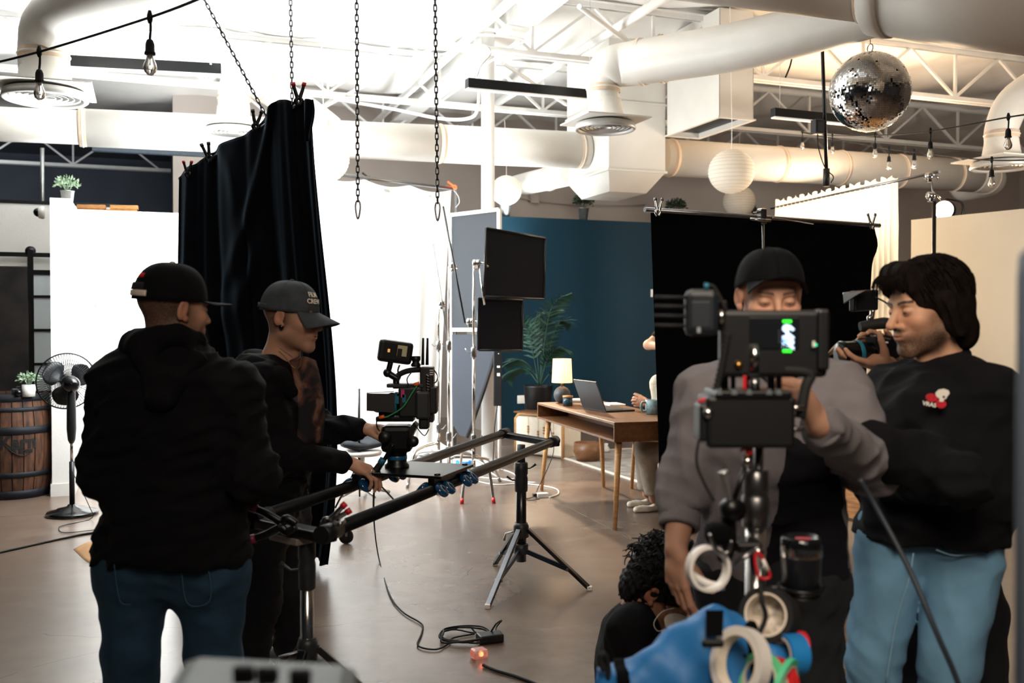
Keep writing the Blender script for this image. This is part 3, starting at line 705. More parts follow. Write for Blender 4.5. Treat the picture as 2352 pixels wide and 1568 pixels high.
# whiskey barrel of single staves
cb = FL(33, 1148); cb = cb + Vector((cb.x, cb.y, 0)).normalized() * .29
t = thing('wooden_barrel', 'old wooden barrel with dark iron hoops and black lettering', 'barrel', cb)
def br(z): return .275 + .05 * (1 - ((z - .45) / .45) ** 2)
ns = 22
for k in range(ns):
    a0, a1 = 2 * math.pi * k / ns + .012, 2 * math.pi * (k + 1) / ns - .012; m = MB(); vs = []; fs = []; rr = random.Random(k).uniform(-.002, .002)
    for i in range(9):
        z = .9 * i / 8
        for q, s in ((a0, 0), ((a0 + a1) / 2, 0), (a1, 0), (a1, -.02), (a0, -.02)): vs.append(Vector((math.cos(q) * (br(z) + s + rr), math.sin(q) * (br(z) + s + rr), z)))
    for i in range(8):
        for j in range(5): fs.append((i * 5 + j, i * 5 + (j + 1) % 5, i * 5 + 5 + (j + 1) % 5, i * 5 + 5 + j))
    fs += [(4, 3, 2, 1, 0), (40, 41, 42, 43, 44)]
    m.add(vs, fs); obj('stave', m, 'barrel_wood', t, world=False)
for z0, z1 in ((.0, .075), (.19, .235), (.56, .625), (.755, .79), (.84, .9)):
    obj('hoop', MB().lathe([(br(z0) + .001, z0), (br(z0) + .006, z0), (br((z0 + z1) / 2) + .006, (z0 + z1) / 2), (br(z1) + .006, z1), (br(z1) + .001, z1)], (0, 0, 0), ZU, 44, capped=False), 'barrel_iron', t, world=False)
obj('barrel_head', MB().lathe([(.001, .875), (.265, .875), (.265, .88), (.001, .882)], (0, 0, 0), ZU, 30), 'barrel_iron', t, world=False)
def wrapped(txt, size, ang, z, bold):
    m = text_mb(txt, size, .0005, bold)
    m.v = [((br(z + y) + .003 + w) * math.cos(ang + x / .33), (br(z + y) + .003 + w) * math.sin(ang + x / .33), z + y) for x, y, w in m.v]; return m
fa = math.atan2(-cb.y, -cb.x) + .1
mat('stencil', '#0d0b0b', .8)
obj('lettering', wrapped('Karn', .15, fa, .49, .006), 'stencil', t, world=False); obj('lettering', wrapped('& Sons', .06, fa + .1, .42, .003), 'stencil', t, world=False)
m = MB(); m.tube([Vector(((br(.4 - .03 * math.sin(s * 2.6)) + .002) * math.cos(fa - .25 + s * .55), (br(.4) + .002) * math.sin(fa - .25 + s * .55), .45 - .07 * math.sin(s * 2.4))) for s in np.linspace(0, 1, 14)], [.004, .012, .014, .01, .004], 6, flat=.3)
obj('lettering', m, 'stencil', t, world=False)
bp = Vector((cb.x, cb.y, .882))
ppos = P(66, 898, 8.3); pot_plant('sage plant in a white pot on the wooden barrel', Vector((ppos.x, ppos.y, .882)), .055, .095, .085, 'leaf_sage', 'white_plastic', 4, 160, .03, .92, False)
cpos = P(43, 900, 8.3); cpos.z = .882; t = thing('still_camera', 'small black still camera standing on the wooden barrel', 'camera', cpos, .6)
obj('camera_body', MB().box((0, 0, .035), (.11, .045, .07), bev=.008), 'black_plastic', t, world=False); obj('lens', MB().lathe([(.028, 0), (.03, .03), (.026, .045), (.001, .046)], (-.01, -.022, .035), (0, -1, 0), 18), 'black_gloss', t, world=False); obj('viewfinder', MB().box((0, 0, .078), (.03, .035, .018), bev=.004), 'black_plastic', t, world=False)

# pedestal fan
fb = FL(166, 1182)
t = thing('pedestal_fan', 'black pedestal fan turned toward the white cove', 'fan', fb)
obj('base', MB().lathe([(.001, 0), (.19, 0), (.195, .015), (.185, .03), (.12, .045), (.11, .055), (.04, .07), (.03, .085), (.001, .086)], fb, ZU, 36), 'black_gloss', t)
def fz(y): return EYE - (y - HZ) * fb.y / FPX
top = Vector((fb.x, fb.y, fz(960)))
obj('pole', MB().tube([fb + ZU * .08, Vector((fb.x, fb.y, fz(1060)))], .02, 16), 'black_plastic', t)
obj('chrome_tube', MB().tube([Vector((fb.x, fb.y, fz(1060))), Vector((fb.x, fb.y, fz(1000)))], .012, 14), 'chrome', t)
obj('neck_housing', MB().tube([Vector((fb.x, fb.y, fz(y))) for y in (1018, 1010, 985, 945, 905, 885)], [.02, .034, .043, .042, .036, .03], 18, flat=.8), 'black_plastic', t)
hc = Vector((fb.x - .01, fb.y, fz(880))); axd = Vector((-.56, .80, .08)).normalized()
obj('motor', MB().lathe([(.001, -.15), (.035, -.145), (.062, -.11), (.068, -.03), (.06, .05), (.03, .075)], hc + axd * .03, axd, 24), 'black_gloss', t)
cc = hc + axd * .135; rc = .222
for k in range(3):
    x, y, z = basis(axd); a0 = 2 * math.pi * k / 3 + .6
    def bl(s, q, a0=a0): 
        rr_ = .05 + .145 * s; w = (.35 + .75 * math.sin(math.pi * min(1, s * .9 + .12)) ** .8); an = a0 + (q - .5) * w * 1.5
        return cc + x * (rr_ * math.cos(an)) + y * (rr_ * math.sin(an)) + z * ((q - .5) * .06 * (1 - .3 * s))
    obj('blade', MB().grid(bl, 8, 8, thick=.003), mat('fan_blade', '#15181c', .3), t)
m = MB(); x, y, z = basis(axd)
for sg, nw in ((1, 64), (-1, 64)):
    for k in range(nw):
        a = 2 * math.pi * k / nw; dr_ = x * math.cos(a) + y * math.sin(a)
        m.tube([cc + dr_ * (rc * q) + z * (sg * .07 * math.cos(q * 1.45)) for q in (.2, .5, .75, .92, 1.0)], .0017, 4)
o = obj('guard_wires', m, 'black_metal', t); o['kind'] = 'stuff'
obj('guard_rim', MB().ring(cc, axd, rc, .006, 44, 8), 'black_metal', t)
for sg in (1, -1): obj('guard_ring', MB().ring(cc + axd * (sg * .055), axd, rc * .62, .0018, 40, 5), 'black_metal', t)
obj('badge', MB().lathe([(.045, 0), (.04, .01), (.001, .012)], cc + axd * .07, axd, 24), 'black_gloss', t)
pipe_run('floor_cable', 'thin black cord coming off the fan base', 'cord', [fb + Vector((.01, -.02, .35)), FL(204, 1160, .12), FL(210, 1190, .01), FL(150, 1205, .006), FL(135, 1212, .006), FL(150, 1223, .006), FL(230, 1215, .006)], .003, 'black_rubber')
pipe_run('floor_cable', 'black cable lying across the floor at the left edge', 'cable', [FL(-80, 1286, .007), FL(60, 1255, .007), FL(150, 1235, .007), FL(230, 1222, .007), FL(420, 1212, .007)], .007, 'black_rubber')
a, b, c_, d_ = FL(168, 1278), FL(228, 1302), FL(300, 1290), FL(235, 1262)
def pap(s, q): return a * (1 - s) * (1 - q) + b * s * (1 - q) + c_ * s * q + d_ * (1 - s) * q + ZU * (.004 + .06 * max(0, .45 - s - .4 * q) * 1.6 + .05 * (1 - s) * math.sin(q * 2.2))
one('kraft_paper', 'curled sheet of brown kraft paper on the floor by the jeans', 'paper', MB().grid(pap, 8, 8, thick=.0008), mat('kraft', '#b58a60', .8))

# bright reading lamp in the cove
lb = FL(200, 1103, 0); lp = Vector((P(217, 900, lb.y).x, lb.y, 0))
t = thing('floor_lamp', 'chrome floor lamp with a white bell shade against the cove', 'lamp', lp)
obj('base', MB().lathe([(.001, 0), (.12, 0), (.125, .012), (.03, .03), (.015, .05)], lp, ZU, 30), 'galvanised', t)
zz = lambda y: EYE - (y - HZ) * lb.y / FPX
obj('pole', MB().tube([lp + ZU * .03, Vector((lp.x, lp.y, zz(770)))], .013, 12), 'chrome', t)
q = [Vector((lp.x + dx / FPX * lb.y, lp.y, zz(y))) for dx, y in ((0, 780), (0, 720), (5, 697), (17, 689), (33, 690), (36, 698))]
obj('gooseneck', MB().tube(catmull(q, 6), .009, 10), 'chrome', t)
sc_ = q[-1] + Vector((.02, 0, -.03)); sd = Vector((.55, -.1, -.83)).normalized()
obj('socket', MB().lathe([(.012, -.05), (.03, -.03), (.033, .03), (.045, .04)], sc_, sd, 20), 'galvanised', t)
obj('shade', MB().lathe([(.04, .03), (.055, .045), (.095, .085), (.118, .14), (.12, .155), (.116, .155), (.09, .09), (.04, .05)], sc_, sd, 32, capped=False), mat('enamel', '#dfe1df', .35), t)
obj('bulb', MB().sphere(sc_ + sd * .1, .045, 16, 10), mat('bulb_on', '#ffffff', .3, emit=18, ecol='#fff8ee'), t)

# ================================================================ BLACK DRAPE ON A BOOM
top_px = [(414, 408), (428, 392), (455, 372), (480, 352), (515, 333), (560, 312), (588, 292), (612, 262), (634, 236), (652, 230), (672, 232), (700, 228), (716, 234)]
tops = catmull([P(x, y, 6.35 - .5 * (x - 414) / 302) for x, y in top_px], 10)
bots_px = [(405, 1270), (470, 1285), (560, 1300), (640, 1308), (700, 1312), (756, 1314)]
def drape(s, q):
    i = s * (len(tops) - 1); k = min(int(i), len(tops) - 2); T = tops[k].lerp(tops[k + 1], i - k)
    j = s * (len(bots_px) - 1); l = min(int(j), len(bots_px) - 2); bx = bots_px[l][0] + (bots_px[l + 1][0] - bots_px[l][0]) * (j - l)
    Bm = P(bx, 1300, 6.2 - .35 * s); Bm.z = .05
    p = T.lerp(Bm, q); p.x += (.09 * s ** 3) * math.sin(math.pi * q ** 1.6)
    w_ = s + .035 * math.sin(q * 2.1 + s * 5) + .02 * math.sin(q * 4.3 + 1.1)
    f = (.025 + .05 * q ** .7) * (math.sin(2 * math.pi * (3.3 * w_ ** 1.25)) + .55 * math.sin(2 * math.pi * (7.7 * w_ + .13)) * (.3 + .7 * abs(math.sin(3.1 * s + .5))) + .28 * math.sin(2 * math.pi * (14.3 * w_ + .4 * q)) * abs(math.sin(5 * s)))
    c1 = .33 + .20 * math.sin(min(1, q / .55) * math.pi * .5) - (.9 * (q - .30) if q > .30 else 0)      # deep swag falling from the middle clamp
    c2 = .62 - .30 * min(1, q / .36) if q < .36 else .32 + .25 * (q - .36)
    f += .07 * math.exp(-((s - c2) / .04) ** 2) * max(0, 1 - q / .75) + .05 * math.exp(-((s - c1) / .035) ** 2) * max(0, 1 - q / .6)
    sw = .05 * math.exp(-((q - .22 - .20 * math.sin(min(1, s * 1.7) * math.pi)) / .05) ** 2) * math.sin(math.pi * min(1, s * 1.7)) if s < .6 else 0
    p.y -= f + sw; p.x += .012 * math.sin(2 * math.pi * 8 * s) * q
    return p
t = thing('black_drape', 'tall black velvet drape clamped to a boom behind the two men', 'drape', P(600, 1300, 6.1) * Vector((1, 1, 0)) + ZU * .04)
obj('cloth', MB().grid(drape, 260, 110, thick=.004), 'black_velvet', t)
def flap(s, q): return P(703 + 18 * s, 230, 5.78 - .02 * s) + Vector((.01 * math.sin(q * 5) * s, -.02 - .012 * math.sin(s * 6 + q * 2), -.235 * q * (1 + .02 * s) - .015 * (1 - s) * q))
obj('folded_corner', MB().grid(flap, 10, 14, thick=.006), 'black_velvet', t)
t = thing('rolling_stand', 'rolling stand with casters and a slanted boom under the black drape', 'stand', FL(700, 1262))
sb = FL(700, 1262); sb.y += .12
obj('boom', MB().tube([P(414, 412, 6.4), P(694, 236, 5.92)], .017, 10), 'dark_steel', t)
obj('mast', MB().tube([sb + ZU * .18, P(690, 242, 5.95)], [.022, .016], 12), 'dark_steel', t)
for px_, py_ in ((795, 1248), (560, 1252), (655, 1215)):
    e = FL(px_, py_); m = MB(); m.tube([sb + ZU * .2, (sb + e) / 2 + ZU * .15, e + ZU * .125], .014, 8); L_ = obj('stand_leg', m, 'dark_steel', t)
    k = obj('caster_fork', MB().box(e + ZU * .085 + Vector((.01, 0, 0)), (.03, .035, .07), bev=.004), 'steel', L_)
    obj('caster_wheel', MB().lathe([(.001, -.014), (.03, -.014), (.05, -.012), (.05, .012), (.03, .014), (.001, .014)], e + ZU * .05, (.25, 1, 0), 24), 'black_rubber', L_)
    obj('caster_brake', MB().box(e + ZU * .115 + Vector((.02, -.02, 0)), (.07, .03, .012), bev=.004), 'steel', L_)
def clamp(label, p, L, d, spread, tip='red_plastic', body='black_metal', group='spring clamps'):
    """spring clamp: jaws below p, two handles opening along d"""
    p = Vector(p); d = Vector(d).normalized(); side = d.cross(Vector((0, 1, 0))).normalized()
    t = thing('spring_clamp', label, 'clamp', p - d * L * .3, 0, group)
    for s in (-1, 1):
        m = MB(); pts = catmull([p - d * L * .32 + side * (s * .1 * L * .25), p - d * L * .12 + side * (s * L * .13), p + side * (s * L * .06), p + d * L * .28 + side * (s * L * .12 * spread), p + d * L * .62 + side * (s * L * .2 * spread)], 4)
        m.tube(pts, [L * .05, L * .06, L * .055, L * .05, L * .045], 8, flat=1.6); h = obj('jaw_arm', m, body, t)
        obj('handle_tip', MB().tube([p + d * L * .5 + side * (s * L * .175 * spread), p + d * L * .66 + side * (s * L * .205 * spread)], L * .06, 8, flat=1.6), tip, h)
    obj('pivot', MB().cyl(p - Vector((0, L * .1, 0)), p + Vector((0, L * .1, 0)), L * .04, 8), 'steel', t)
    return t
clamp('spring clamp with red tips at the top right of the black drape', P(686, 225, 5.84), .14, (0, 0, 1), 1.2)
clamp('all-black spring clamp on the drape under the slanted chain', P(588, 284, 5.98), .13, (.1, 0, 1), 1.1, 'black_plastic')
clamp('black spring clamp on the drape left of centre', P(478, 358, 6.15), .13, (-.25, 0, 1), .9, 'black_plastic')
clamp('small red-tipped spring clamp at the left end of the drape', P(431, 395, 6.25), .11, (0, 0, 1), 1.2)

# ================================================================ WHITE BACKDROP
bl_, br_ = P(600, 383, 9.75), P(1042, 437, 11.6)
t = thing('white_backdrop', 'large glowing white muslin backdrop sweeping onto the floor', 'backdrop', ((bl_ + br_) / 2) * Vector((1, 1, 0)))
bd = (br_ - bl_).normalized(); bn = bd.cross(ZU).normalized()      # toward the camera
zb = (bl_.z + br_.z) / 2
def mus(s, q):
    p = bl_.lerp(br_, s * .985); hgt = p.z
    sag = -.05 * math.sin(math.pi * ((s * 4) % 1)) * (q < .02)
    wv = .02 * math.sin(s * 31 + q * 3) * q + .025 * math.sin(s * 13 - q * 5) * q + .03 * q * math.sin(s * 47 + 6 * q) * (s > .8)
    if q < .72: z = hgt * (1 - q / .72) + sag; off = wv
    else: w = (q - .72) / .28; z = max(.008, .12 * (1 - w) ** 3 + .006); off = wv * (1 - w) + 1.25 * w ** 1.3; z = z if q > .72 else z
    if .66 < q < .8: z = max(z, .008)
    edge = -.22 * s ** 6 * min(1, q / .72)
    p2 = p + bn * off + bd * edge; return Vector((p2.x, p2.y, max(z, .008)))
obj('cloth', MB().grid(mus, 90, 90), 'muslin', t)
obj('crossbar', MB().tube([bl_ + ZU * .02, br_ + ZU * .02], .02, 10), 'steel', t)
for e_ in (bl_ - bd * .1, br_ + bd * .06): obj('upright', MB().tube([e_ * Vector((1, 1, 0)) - bn * .05, e_ - bn * .03 + ZU * .06], .02, 10), 'steel', t)
obj('tie_string', MB().tube(catmull([br_, br_ + bd * .07 - ZU * .06, br_ + bd * .09 - ZU * .14, br_ + bd * .03 - ZU * .2], 5), .004, 5), 'muslin', t)
clamp('orange spring clamp at the right corner of the white backdrop', br_ - bd * .02 + bn * .02 + ZU * .04, .13, (-.9, 0, .35), 1.1, 'orange_plastic', 'orange_plastic')
clamp('black spring clamp on the top bar of the white backdrop', P(845, 408, 10.8), .12, (-.9, 0, .4), 1.0, 'black_plastic')
# ================================================================ GREY BOARD, C-STANDS, FLAGS
def panel_pts(px, d0, d1, x0, x1):    # pixel corners -> points on a plane whose distance runs d0..d1 across x0..x1
    return [P(x, y, d0 + (d1 - d0) * (x - x0) / (x1 - x0)) for x, y in px]
t = thing('grey_board', 'tall grey panel board with white frame and sagging lower half', 'board', FL(1090, 1085))
bd0, bd1 = 10.25, 9.85
q = panel_pts([(1036, 494), (1147, 481), (1147, 757), (1036, 757)], bd0, bd1, 1036, 1147); nb = (q[1] - q[0]).cross(q[3] - q[0]).normalized()
obj('upper_panel', MB().prism(q, nb * .02), 'board_grey', t)
def bar(a, b, r): return MB().box((a + b) / 2, ((b - a).length, r * 2, r * 2), ax=((b - a).normalized(), nb, (b - a).normalized().cross(nb)))
for a, b in ((q[0], q[1]), (q[1], q[2]), (q[2], q[3]), (q[3], q[0])): obj('frame_bar', bar(a, b, .018), 'white_paint', t)
lw = panel_pts([(1038, 768), (1142, 768), (1138, 812), (1110, 900), (1084, 975), (1073, 1004), (1055, 1000), (1040, 975), (1038, 900)], bd0, bd1, 1036, 1147)
obj('lower_panel', MB().prism(lw, nb * .02), 'board_dark', t)
obj('lower_edge', MB().tube([lw[2], lw[3], lw[4], lw[5]], .02, 8), 'black_rubber', t)
for k in (0, 1): obj('board_leg', MB().tube([q[3 - k] + (Vector((0, .03, 0))), Vector((q[3 - k].x, q[3 - k].y + .03, 0))], .018, 8), 'white_paint', t)

def cstand(label, base, h1, h2, h3, ang=(0, 2.1, 4.2), legr=.5, tips='steel', r=.0175):
    t = thing('light_stand', label, 'light stand', base)
    for i, a in enumerate(ang):
        d = Vector((math.cos(a), math.sin(a), 0)); z = .24 + .05 * i
        m = MB(); m.tube(catmull([base + ZU * z, base + d * .08 + ZU * (z + .02), base + d * (legr * .72) + ZU * (z - .01), base + d * (legr * .86) + ZU * (z * .7), base + d * (legr * 1.02) + ZU * .02], 5), .0135, 10)
        L_ = obj('leg', m, 'chrome', t); obj('foot', MB().tube([base + d * (legr * 1.0) + ZU * .045, base + d * (legr * 1.03) + ZU * .0], .016, 10), tips, L_)
    obj('mast', MB().tube([base + ZU * .2, base + ZU * h1], r, 14), 'chrome', t)
    obj('riser', MB().tube([base + ZU * h1, base + ZU * h2], r * .8, 14), 'chrome', t)
    obj('riser', MB().tube([base + ZU * h2, base + ZU * h3], r * .62, 14), 'chrome', t)
    for h in (h1, h2):
        c_ = obj('collar', MB().lathe([(r, -.06), (r * 1.4, -.055), (r * 1.4, .02), (r * 1.1, .035)], base + ZU * h, ZU, 16), 'steel', t)
        s = 1 if h == h1 else -1
        obj('wing_knob', MB().tube([base + ZU * (h - .02), base + ZU * (h - .02) + Vector((s * .045, -.01, 0)), base + ZU * (h + .02) + Vector((s * .075, -.01, 0))], [.008, .008, .013], 8, flat=.5), 'steel', c_)
    return t
def grip_head(t, p, axis=(0, 1, 0)):
    p = Vector(p); ax = Vector(axis).normalized()
    h = obj('grip_head', MB().lathe([(.014, -.035), (.032, -.03), (.032, -.004), (.026, 0), (.032, .004), (.032, .03), (.014, .035)], p, ax, 20), 'chrome', t)
    obj('knuckle', MB().box(p - ZU * .03, (.04, .045, .05), bev=.006), 'chrome', h)
    obj('tee_handle', MB().tube([p + ax * .03, p + ax * .07, p + ax * .075 + Vector((.03, 0, -.035))], [.009, .009, .012], 8), 'chrome', h)
    return h
def zat(y, d): return EYE - (y - HZ) * d / FPX
dA, dB, dC = 9.0, 8.55, 9.3
bA = P(1031, 1000, dA); bA.z = 0; tA = cstand('chrome stand with a long slanted arm in front of the grey board', bA, zat(1000, dA), zat(790, dA), zat(612, dA), (.4, 2.5, 4.6))
grip_head(tA, P(1040, 610, dA - .03)); obj('arm', MB().tube([P(1018, 474, dA - .05), P(1068, 742, dA - .12)], .0085, 8), 'black_metal', tA); grip_head(tA, P(1080, 738, dA - .12), (1, 0, 0))
bB = P(1088, 1000, dB); bB.z = 0; tB = cstand('chrome stand with red-capped feet holding the upper black flag', bB, zat(1005, dB), zat(805, dB), zat(602, dB), (4.55, 5.1, 1.9), .48, 'red_plastic')
grip_head(tB, P(1094, 604, dB - .02), (1, 0, 0)); obj('arm', MB().tube([P(1100, 608, dB - .03), P(1113, 700, dB - .05)], .0085, 8), 'chrome', tB)
bC = P(1007, 1000, dC); bC.z = 0; tC = cstand('thin chrome stand with a raised rod at the backdrop edge', bC, zat(980, dC), zat(790, dC), zat(697, dC), (.2, 2.3, 4.2))
grip_head(tC, P(1014, 697, dC - .03)); obj('arm', MB().tube([P(995, 560, dC - .05), P(1030, 792, dC - .08)], .006, 8), 'steel', tC)
def flag(label, px, d0, d1, name='black_flag'):
    xs = [p[0] for p in px]; q = panel_pts(px, d0, d1, min(xs), max(xs)); n = (q[1] - q[0]).cross(q[3] - q[0]).normalized()
    c = sum(q, Vector()) / 4; t = thing(name, label, 'flag', c * Vector((1, 1, 0)) + ZU * min(p.z for p in q))
    obj('cloth', MB().prism([c + (p - c) * .97 for p in q], n * .012), 'flag_cloth', t)
    for i in range(4):
        a, b = q[i], q[(i + 1) % 4]; obj('frame_edge', MB().tube([a, b], .011, 8), 'black_metal', t)
        if False: pass
    return t
flag('upper square black flag tilted in front of the blue wall', [(1116, 523), (1252, 547), (1249, 686), (1112, 681)], 8.5, 9.0)
flag('lower smaller black flag hanging under the other flag', [(1098, 684), (1200, 689), (1199, 804), (1098, 804)], 8.72, 8.95)
# power box with a strip of white print
c = P(1143, 868, 9.7); t = thing('power_box', 'black power box with white printed marks below the flags', 'power box', c - ZU * .28)
obj('case', MB().box(c, (.085, .05, .56), bev=.008), 'black_plastic', t)
for y_, s_ in ((812, .006), (842, .02), (860, .03)): obj('print', MB().box(P(1145, y_, 9.67), (.03 if s_ > .01 else .012, .002, s_)), 'white_plastic', t)
obj('hook', MB().tube([c + ZU * .27, c + ZU * .32], .008, 6), 'steel', t)
obj('lead', MB().tube(catmull([c - ZU * .27, c - ZU * .5 + Vector((-.03, 0, 0)), Vector((c.x - .05, c.y, .01))], 5), .006, 6), 'black_rubber', t)

# ================================================================ SET: WALL PLATES, PLANTS, FURNITURE
vb = 12.19
t = thing('wall_outlet', 'white power outlet plate low on the blue wall', 'outlet', onV(1197, 925, vb))
p = onV(1197, 917, vb); obj('plate', MB().box(p, (.11, .012, .11), ax=AX, bev=.004), 'white_plastic', t)
for s in (-.024, .024): obj('socket', MB().box(p - V * .008 + ZU * s, (.035, .006, .03), ax=AX, bev=.002), 'cream', t)
one('wall_switch', 'narrow white switch on the blue wall beside the black cloth', 'switch', MB().box(onV(1497, 673, vb), (.03, .02, .11), ax=AX, bev=.005), 'white_plastic')
for x, y, lb, sd in ((1161, 497, 'dark green plant in a steel pot at the left end of the blue wall', 11), (1340, 502, 'dark green plant in a steel pot on the middle of the blue wall', 12),
                 (1552, 514, 'dark bushy plant on the blue wall behind the left clamp', 13), (1712, 520, 'dark bushy plant on the blue wall behind the black cloth top', 14)):
    p = onV(x, y, 12.27); pot_plant(lb, Vector((p.x, p.y, 2.95)), .075, .16, .145, 'leaf_dark', 'galvanised', sd, 420, .04, .75)
# palm
pb = FL(1236, 1028); pb = P(1236, 946, 11.5); pb.z = 0
t = thing('potted_palm', 'tall potted palm with arching fronds against the blue wall', 'palm', pb)
pz = P(1236, 885, 11.5).z
obj('pot', MB().lathe([(.001, 0), (.13, 0), (.17, pz - .02), (.18, pz), (.16, pz), (.15, pz - .05), (.001, pz - .05)], pb, ZU, 26, capped=False), 'black_plastic', t)
obj('soil', MB().lathe([(.001, pz - .04), (.15, pz - .045)], pb, ZU, 20, capped=False), 'soil', t)
def frond(path, ll, seed, n=26):
    m = MB(); cp = catmull(path, 8); m.tube(cp, lerp_list([.008, .003], len(cp)), 6); rn = random.Random(seed)
    for i in range(n):
        s = .28 + .72 * i / n; k = int(s * (len(cp) - 1)); p = cp[k]; d = (cp[min(k + 1, len(cp) - 1)] - cp[k - 1]).normalized()
        side = d.cross(ZU + Vector((0, .3, 0))).normalized()
        for sg in (-1, 1):
            L = ll * math.sin(math.pi * (.18 + .78 * (i / n))) * rn.uniform(.85, 1.1); q = (side * sg * .75 + d * .75 - ZU * .28).normalized(); w = d * .011
            m.add([p - w, p + w, p + q * L * .5 + w * 1.2 - ZU * L * .03, p + q * L * .5 - w * 1.2 - ZU * L * .03, p + q * L - ZU * L * .18], [(0, 1, 2, 3), (3, 2, 4)], True)
    return m
fr_px = [[(1240, 885), (1225, 850), (1195, 826), (1158, 838)], [(1238, 885), (1222, 800), (1205, 740), (1188, 745)], [(1240, 885), (1232, 790), (1228, 740), (1242, 720)], [(1242, 885), (1252, 780), (1270, 700), (1312, 672)],
         [(1242, 885), (1262, 800), (1285, 740), (1310, 745)], [(1242, 885), (1255, 830), (1280, 800), (1312, 806)], [(1240, 885), (1210, 850), (1180, 852), (1165, 872)], [(1243, 885), (1270, 850), (1295, 850), (1310, 868)], [(1240, 885), (1245, 800), (1255, 730), (1285, 710)]]
for i, f in enumerate(fr_px): obj('frond', frond([P(x, y, 11.5 - .06 * j * (1 if i % 2 else -1)) for j, (x, y) in enumerate(f)], .26, i), 'palm_green', t)
# cream cabinet with wooden frame and bead strings
a = P(1182, 1038, 11.25); a.z = 0; b = P(1296, 1047, 10.75); b.z = 0; d = (b - a).normalized(); n = d.cross(ZU)   # n: toward camera
t = thing('side_cabinet', 'cream canvas cabinet with rounded wood frame and bead strings', 'cabinet', (a + b) / 2)
wz = P(1200, 948, 11.25).z; w = (b - a).length
obj('canvas_front', MB().box((a + b) / 2 + ZU * wz * .5, (w - .06, .02, wz - .06), ax=(d, n, ZU)), 'cream', t)
pts = [a + d * .02, a + d * .02 + ZU * (wz - .06), a + d * .06 + ZU * (wz - .015), a + d * .1 + ZU * wz, b - d * .1 + ZU * wz, b - d * .06 + ZU * (wz - .015), b - d * .02 + ZU * (wz - .06), b - d * .02]
obj('wood_frame', MB().tube(pts, .02, 8), 'light_wood', t)
obj('cabinet_top', MB().box((a + b) / 2 + ZU * (wz + .015) - n * .16, (w, .36, .02), ax=(d, n, ZU), bev=.005), 'desk_wood', t)
obj('cabinet_body', MB().box((a + b) / 2 + ZU * (wz * .5) - n * .17, (w - .04, .3, wz - .02), ax=(d, n, ZU)), 'cream', t)
for k, s in enumerate((.3, .5, .62, .8)):
    p = a + d * (w * s) + n * .018; m = MB(); L = .14 + .05 * (k % 2)
    m.tube([p + ZU * (wz - .02), p + ZU * (wz - .02 - L - .12)], .003, 5)
    st = obj('bead_string', m, 'cream', t)
    for i in range(3): obj('bead', MB().sphere(p + ZU * (wz - .06 - L + i * .03), .013, 10, 6), 'light_wood', st)
# rugs
for nm, lb, mt, r4 in (('area_rug', 'grey worn rug lying beyond the desk legs', 'rug_grey', (4.32, 6.6, 8.1, 10.4)), ('area_rug', 'warm patterned rug lit at the right behind the men', 'rug_warm', (5.0, 7.8, 5.5, 8.0))):
    t = thing(nm, lb, 'rug', R((r4[0] + r4[1]) / 2, (r4[2] + r4[3]) / 2, 0)); obj('rug_field', rbox(MB(), *r4, 0.0, .008), mt, t)
    m = MB(); e = .05
    for q in ((r4[0] - .0, r4[0] + e, r4[2], r4[3]), (r4[1] - e, r4[1], r4[2], r4[3]), (r4[0] + e, r4[1] - e, r4[2], r4[2] + e), (r4[0] + e, r4[1] - e, r4[3] - e, r4[3])):
        m = rbox(MB(), *q, .008, .011); obj('rug_border', m, 'cream' if mt == 'rug_grey' else mat('rug_border', '#3a322c', .95, var=.4, vs=40), t)
p = P(1350, 1020, 10.6); p.z = .008; one('woven_basket', 'brown woven basket in the shade under the desk', 'basket', MB().lathe([(.001, 0), (.12, 0), (.16, .1), (.15, .2), (.14, .2), (.14, .05), (.001, .03)], p, ZU, 24, capped=False), 'desk_wood')
p = FL(1392, 1040); t_ = MB().lathe([(.03, 0), (.05, .03), (.02, .08), (.03, .1), (.001, .11)], p + ZU * .009, ZU, 12); one('crumpled_cloth', 'small crumpled white cloth on the grey rug', 'cloth', t_, 'white_plastic')

# desk (open shelf faces the camera side)
DZ = .79; Bn = FL(1411, 970, DZ); An = FL(1234, 924, DZ); dl = (An - Bn); LEN = dl.length; dl.normalize(); dw = Vector((-dl.y, dl.x, 0)) * -1
if dw.x < 0: dw = -dw
WID = .64; O = Bn * Vector((1, 1, 0))
t = thing('writing_desk', 'brown wooden writing desk with open shelf and tapered legs', 'desk', O + dl * LEN / 2 + dw * WID / 2)
def dk(l0, l1, w0, w1, z0, z1, bev=0.003): return MB().box(O + dl * ((l0 + l1) / 2) + dw * ((w0 + w1) / 2) + ZU * ((z0 + z1) / 2), (l1 - l0, w1 - w0, z1 - z0), ax=(dl, dw, ZU), bev=bev)
obj('desk_top', dk(0, LEN, 0, WID, DZ - .02, DZ), 'desk_wood', t); obj('shelf_bottom', dk(0, LEN, 0, WID, DZ - .145, DZ - .127), 'desk_wood', t)
obj('end_panel', dk(0, .018, 0, WID, DZ - .127, DZ - .02), 'desk_wood', t); obj('end_panel', dk(LEN - .018, LEN, 0, WID, DZ - .127, DZ - .02), 'desk_wood', t); obj('back_panel', dk(.018, LEN - .018, WID * .45, WID * .45 + .012, DZ - .127, DZ - .02), 'desk_wood', t)
for (l, w_) in ((.09, .07), (.09, WID - .07), (LEN - .12, .07), (LEN - .12, WID - .07)):
    o_ = (-.055 if l < 1 else .05); q_ = (-.05 if w_ < .3 else .05)
    tp = O + dl * l + dw * w_ + ZU * (DZ - .145); bt = O + dl * (l + o_) + dw * (w_ + q_)
    obj('leg', MB().tube([tp, bt], [.026, .015], 14), 'light_wood', t)
def on_desk(px, py): return FL(px, py, DZ)
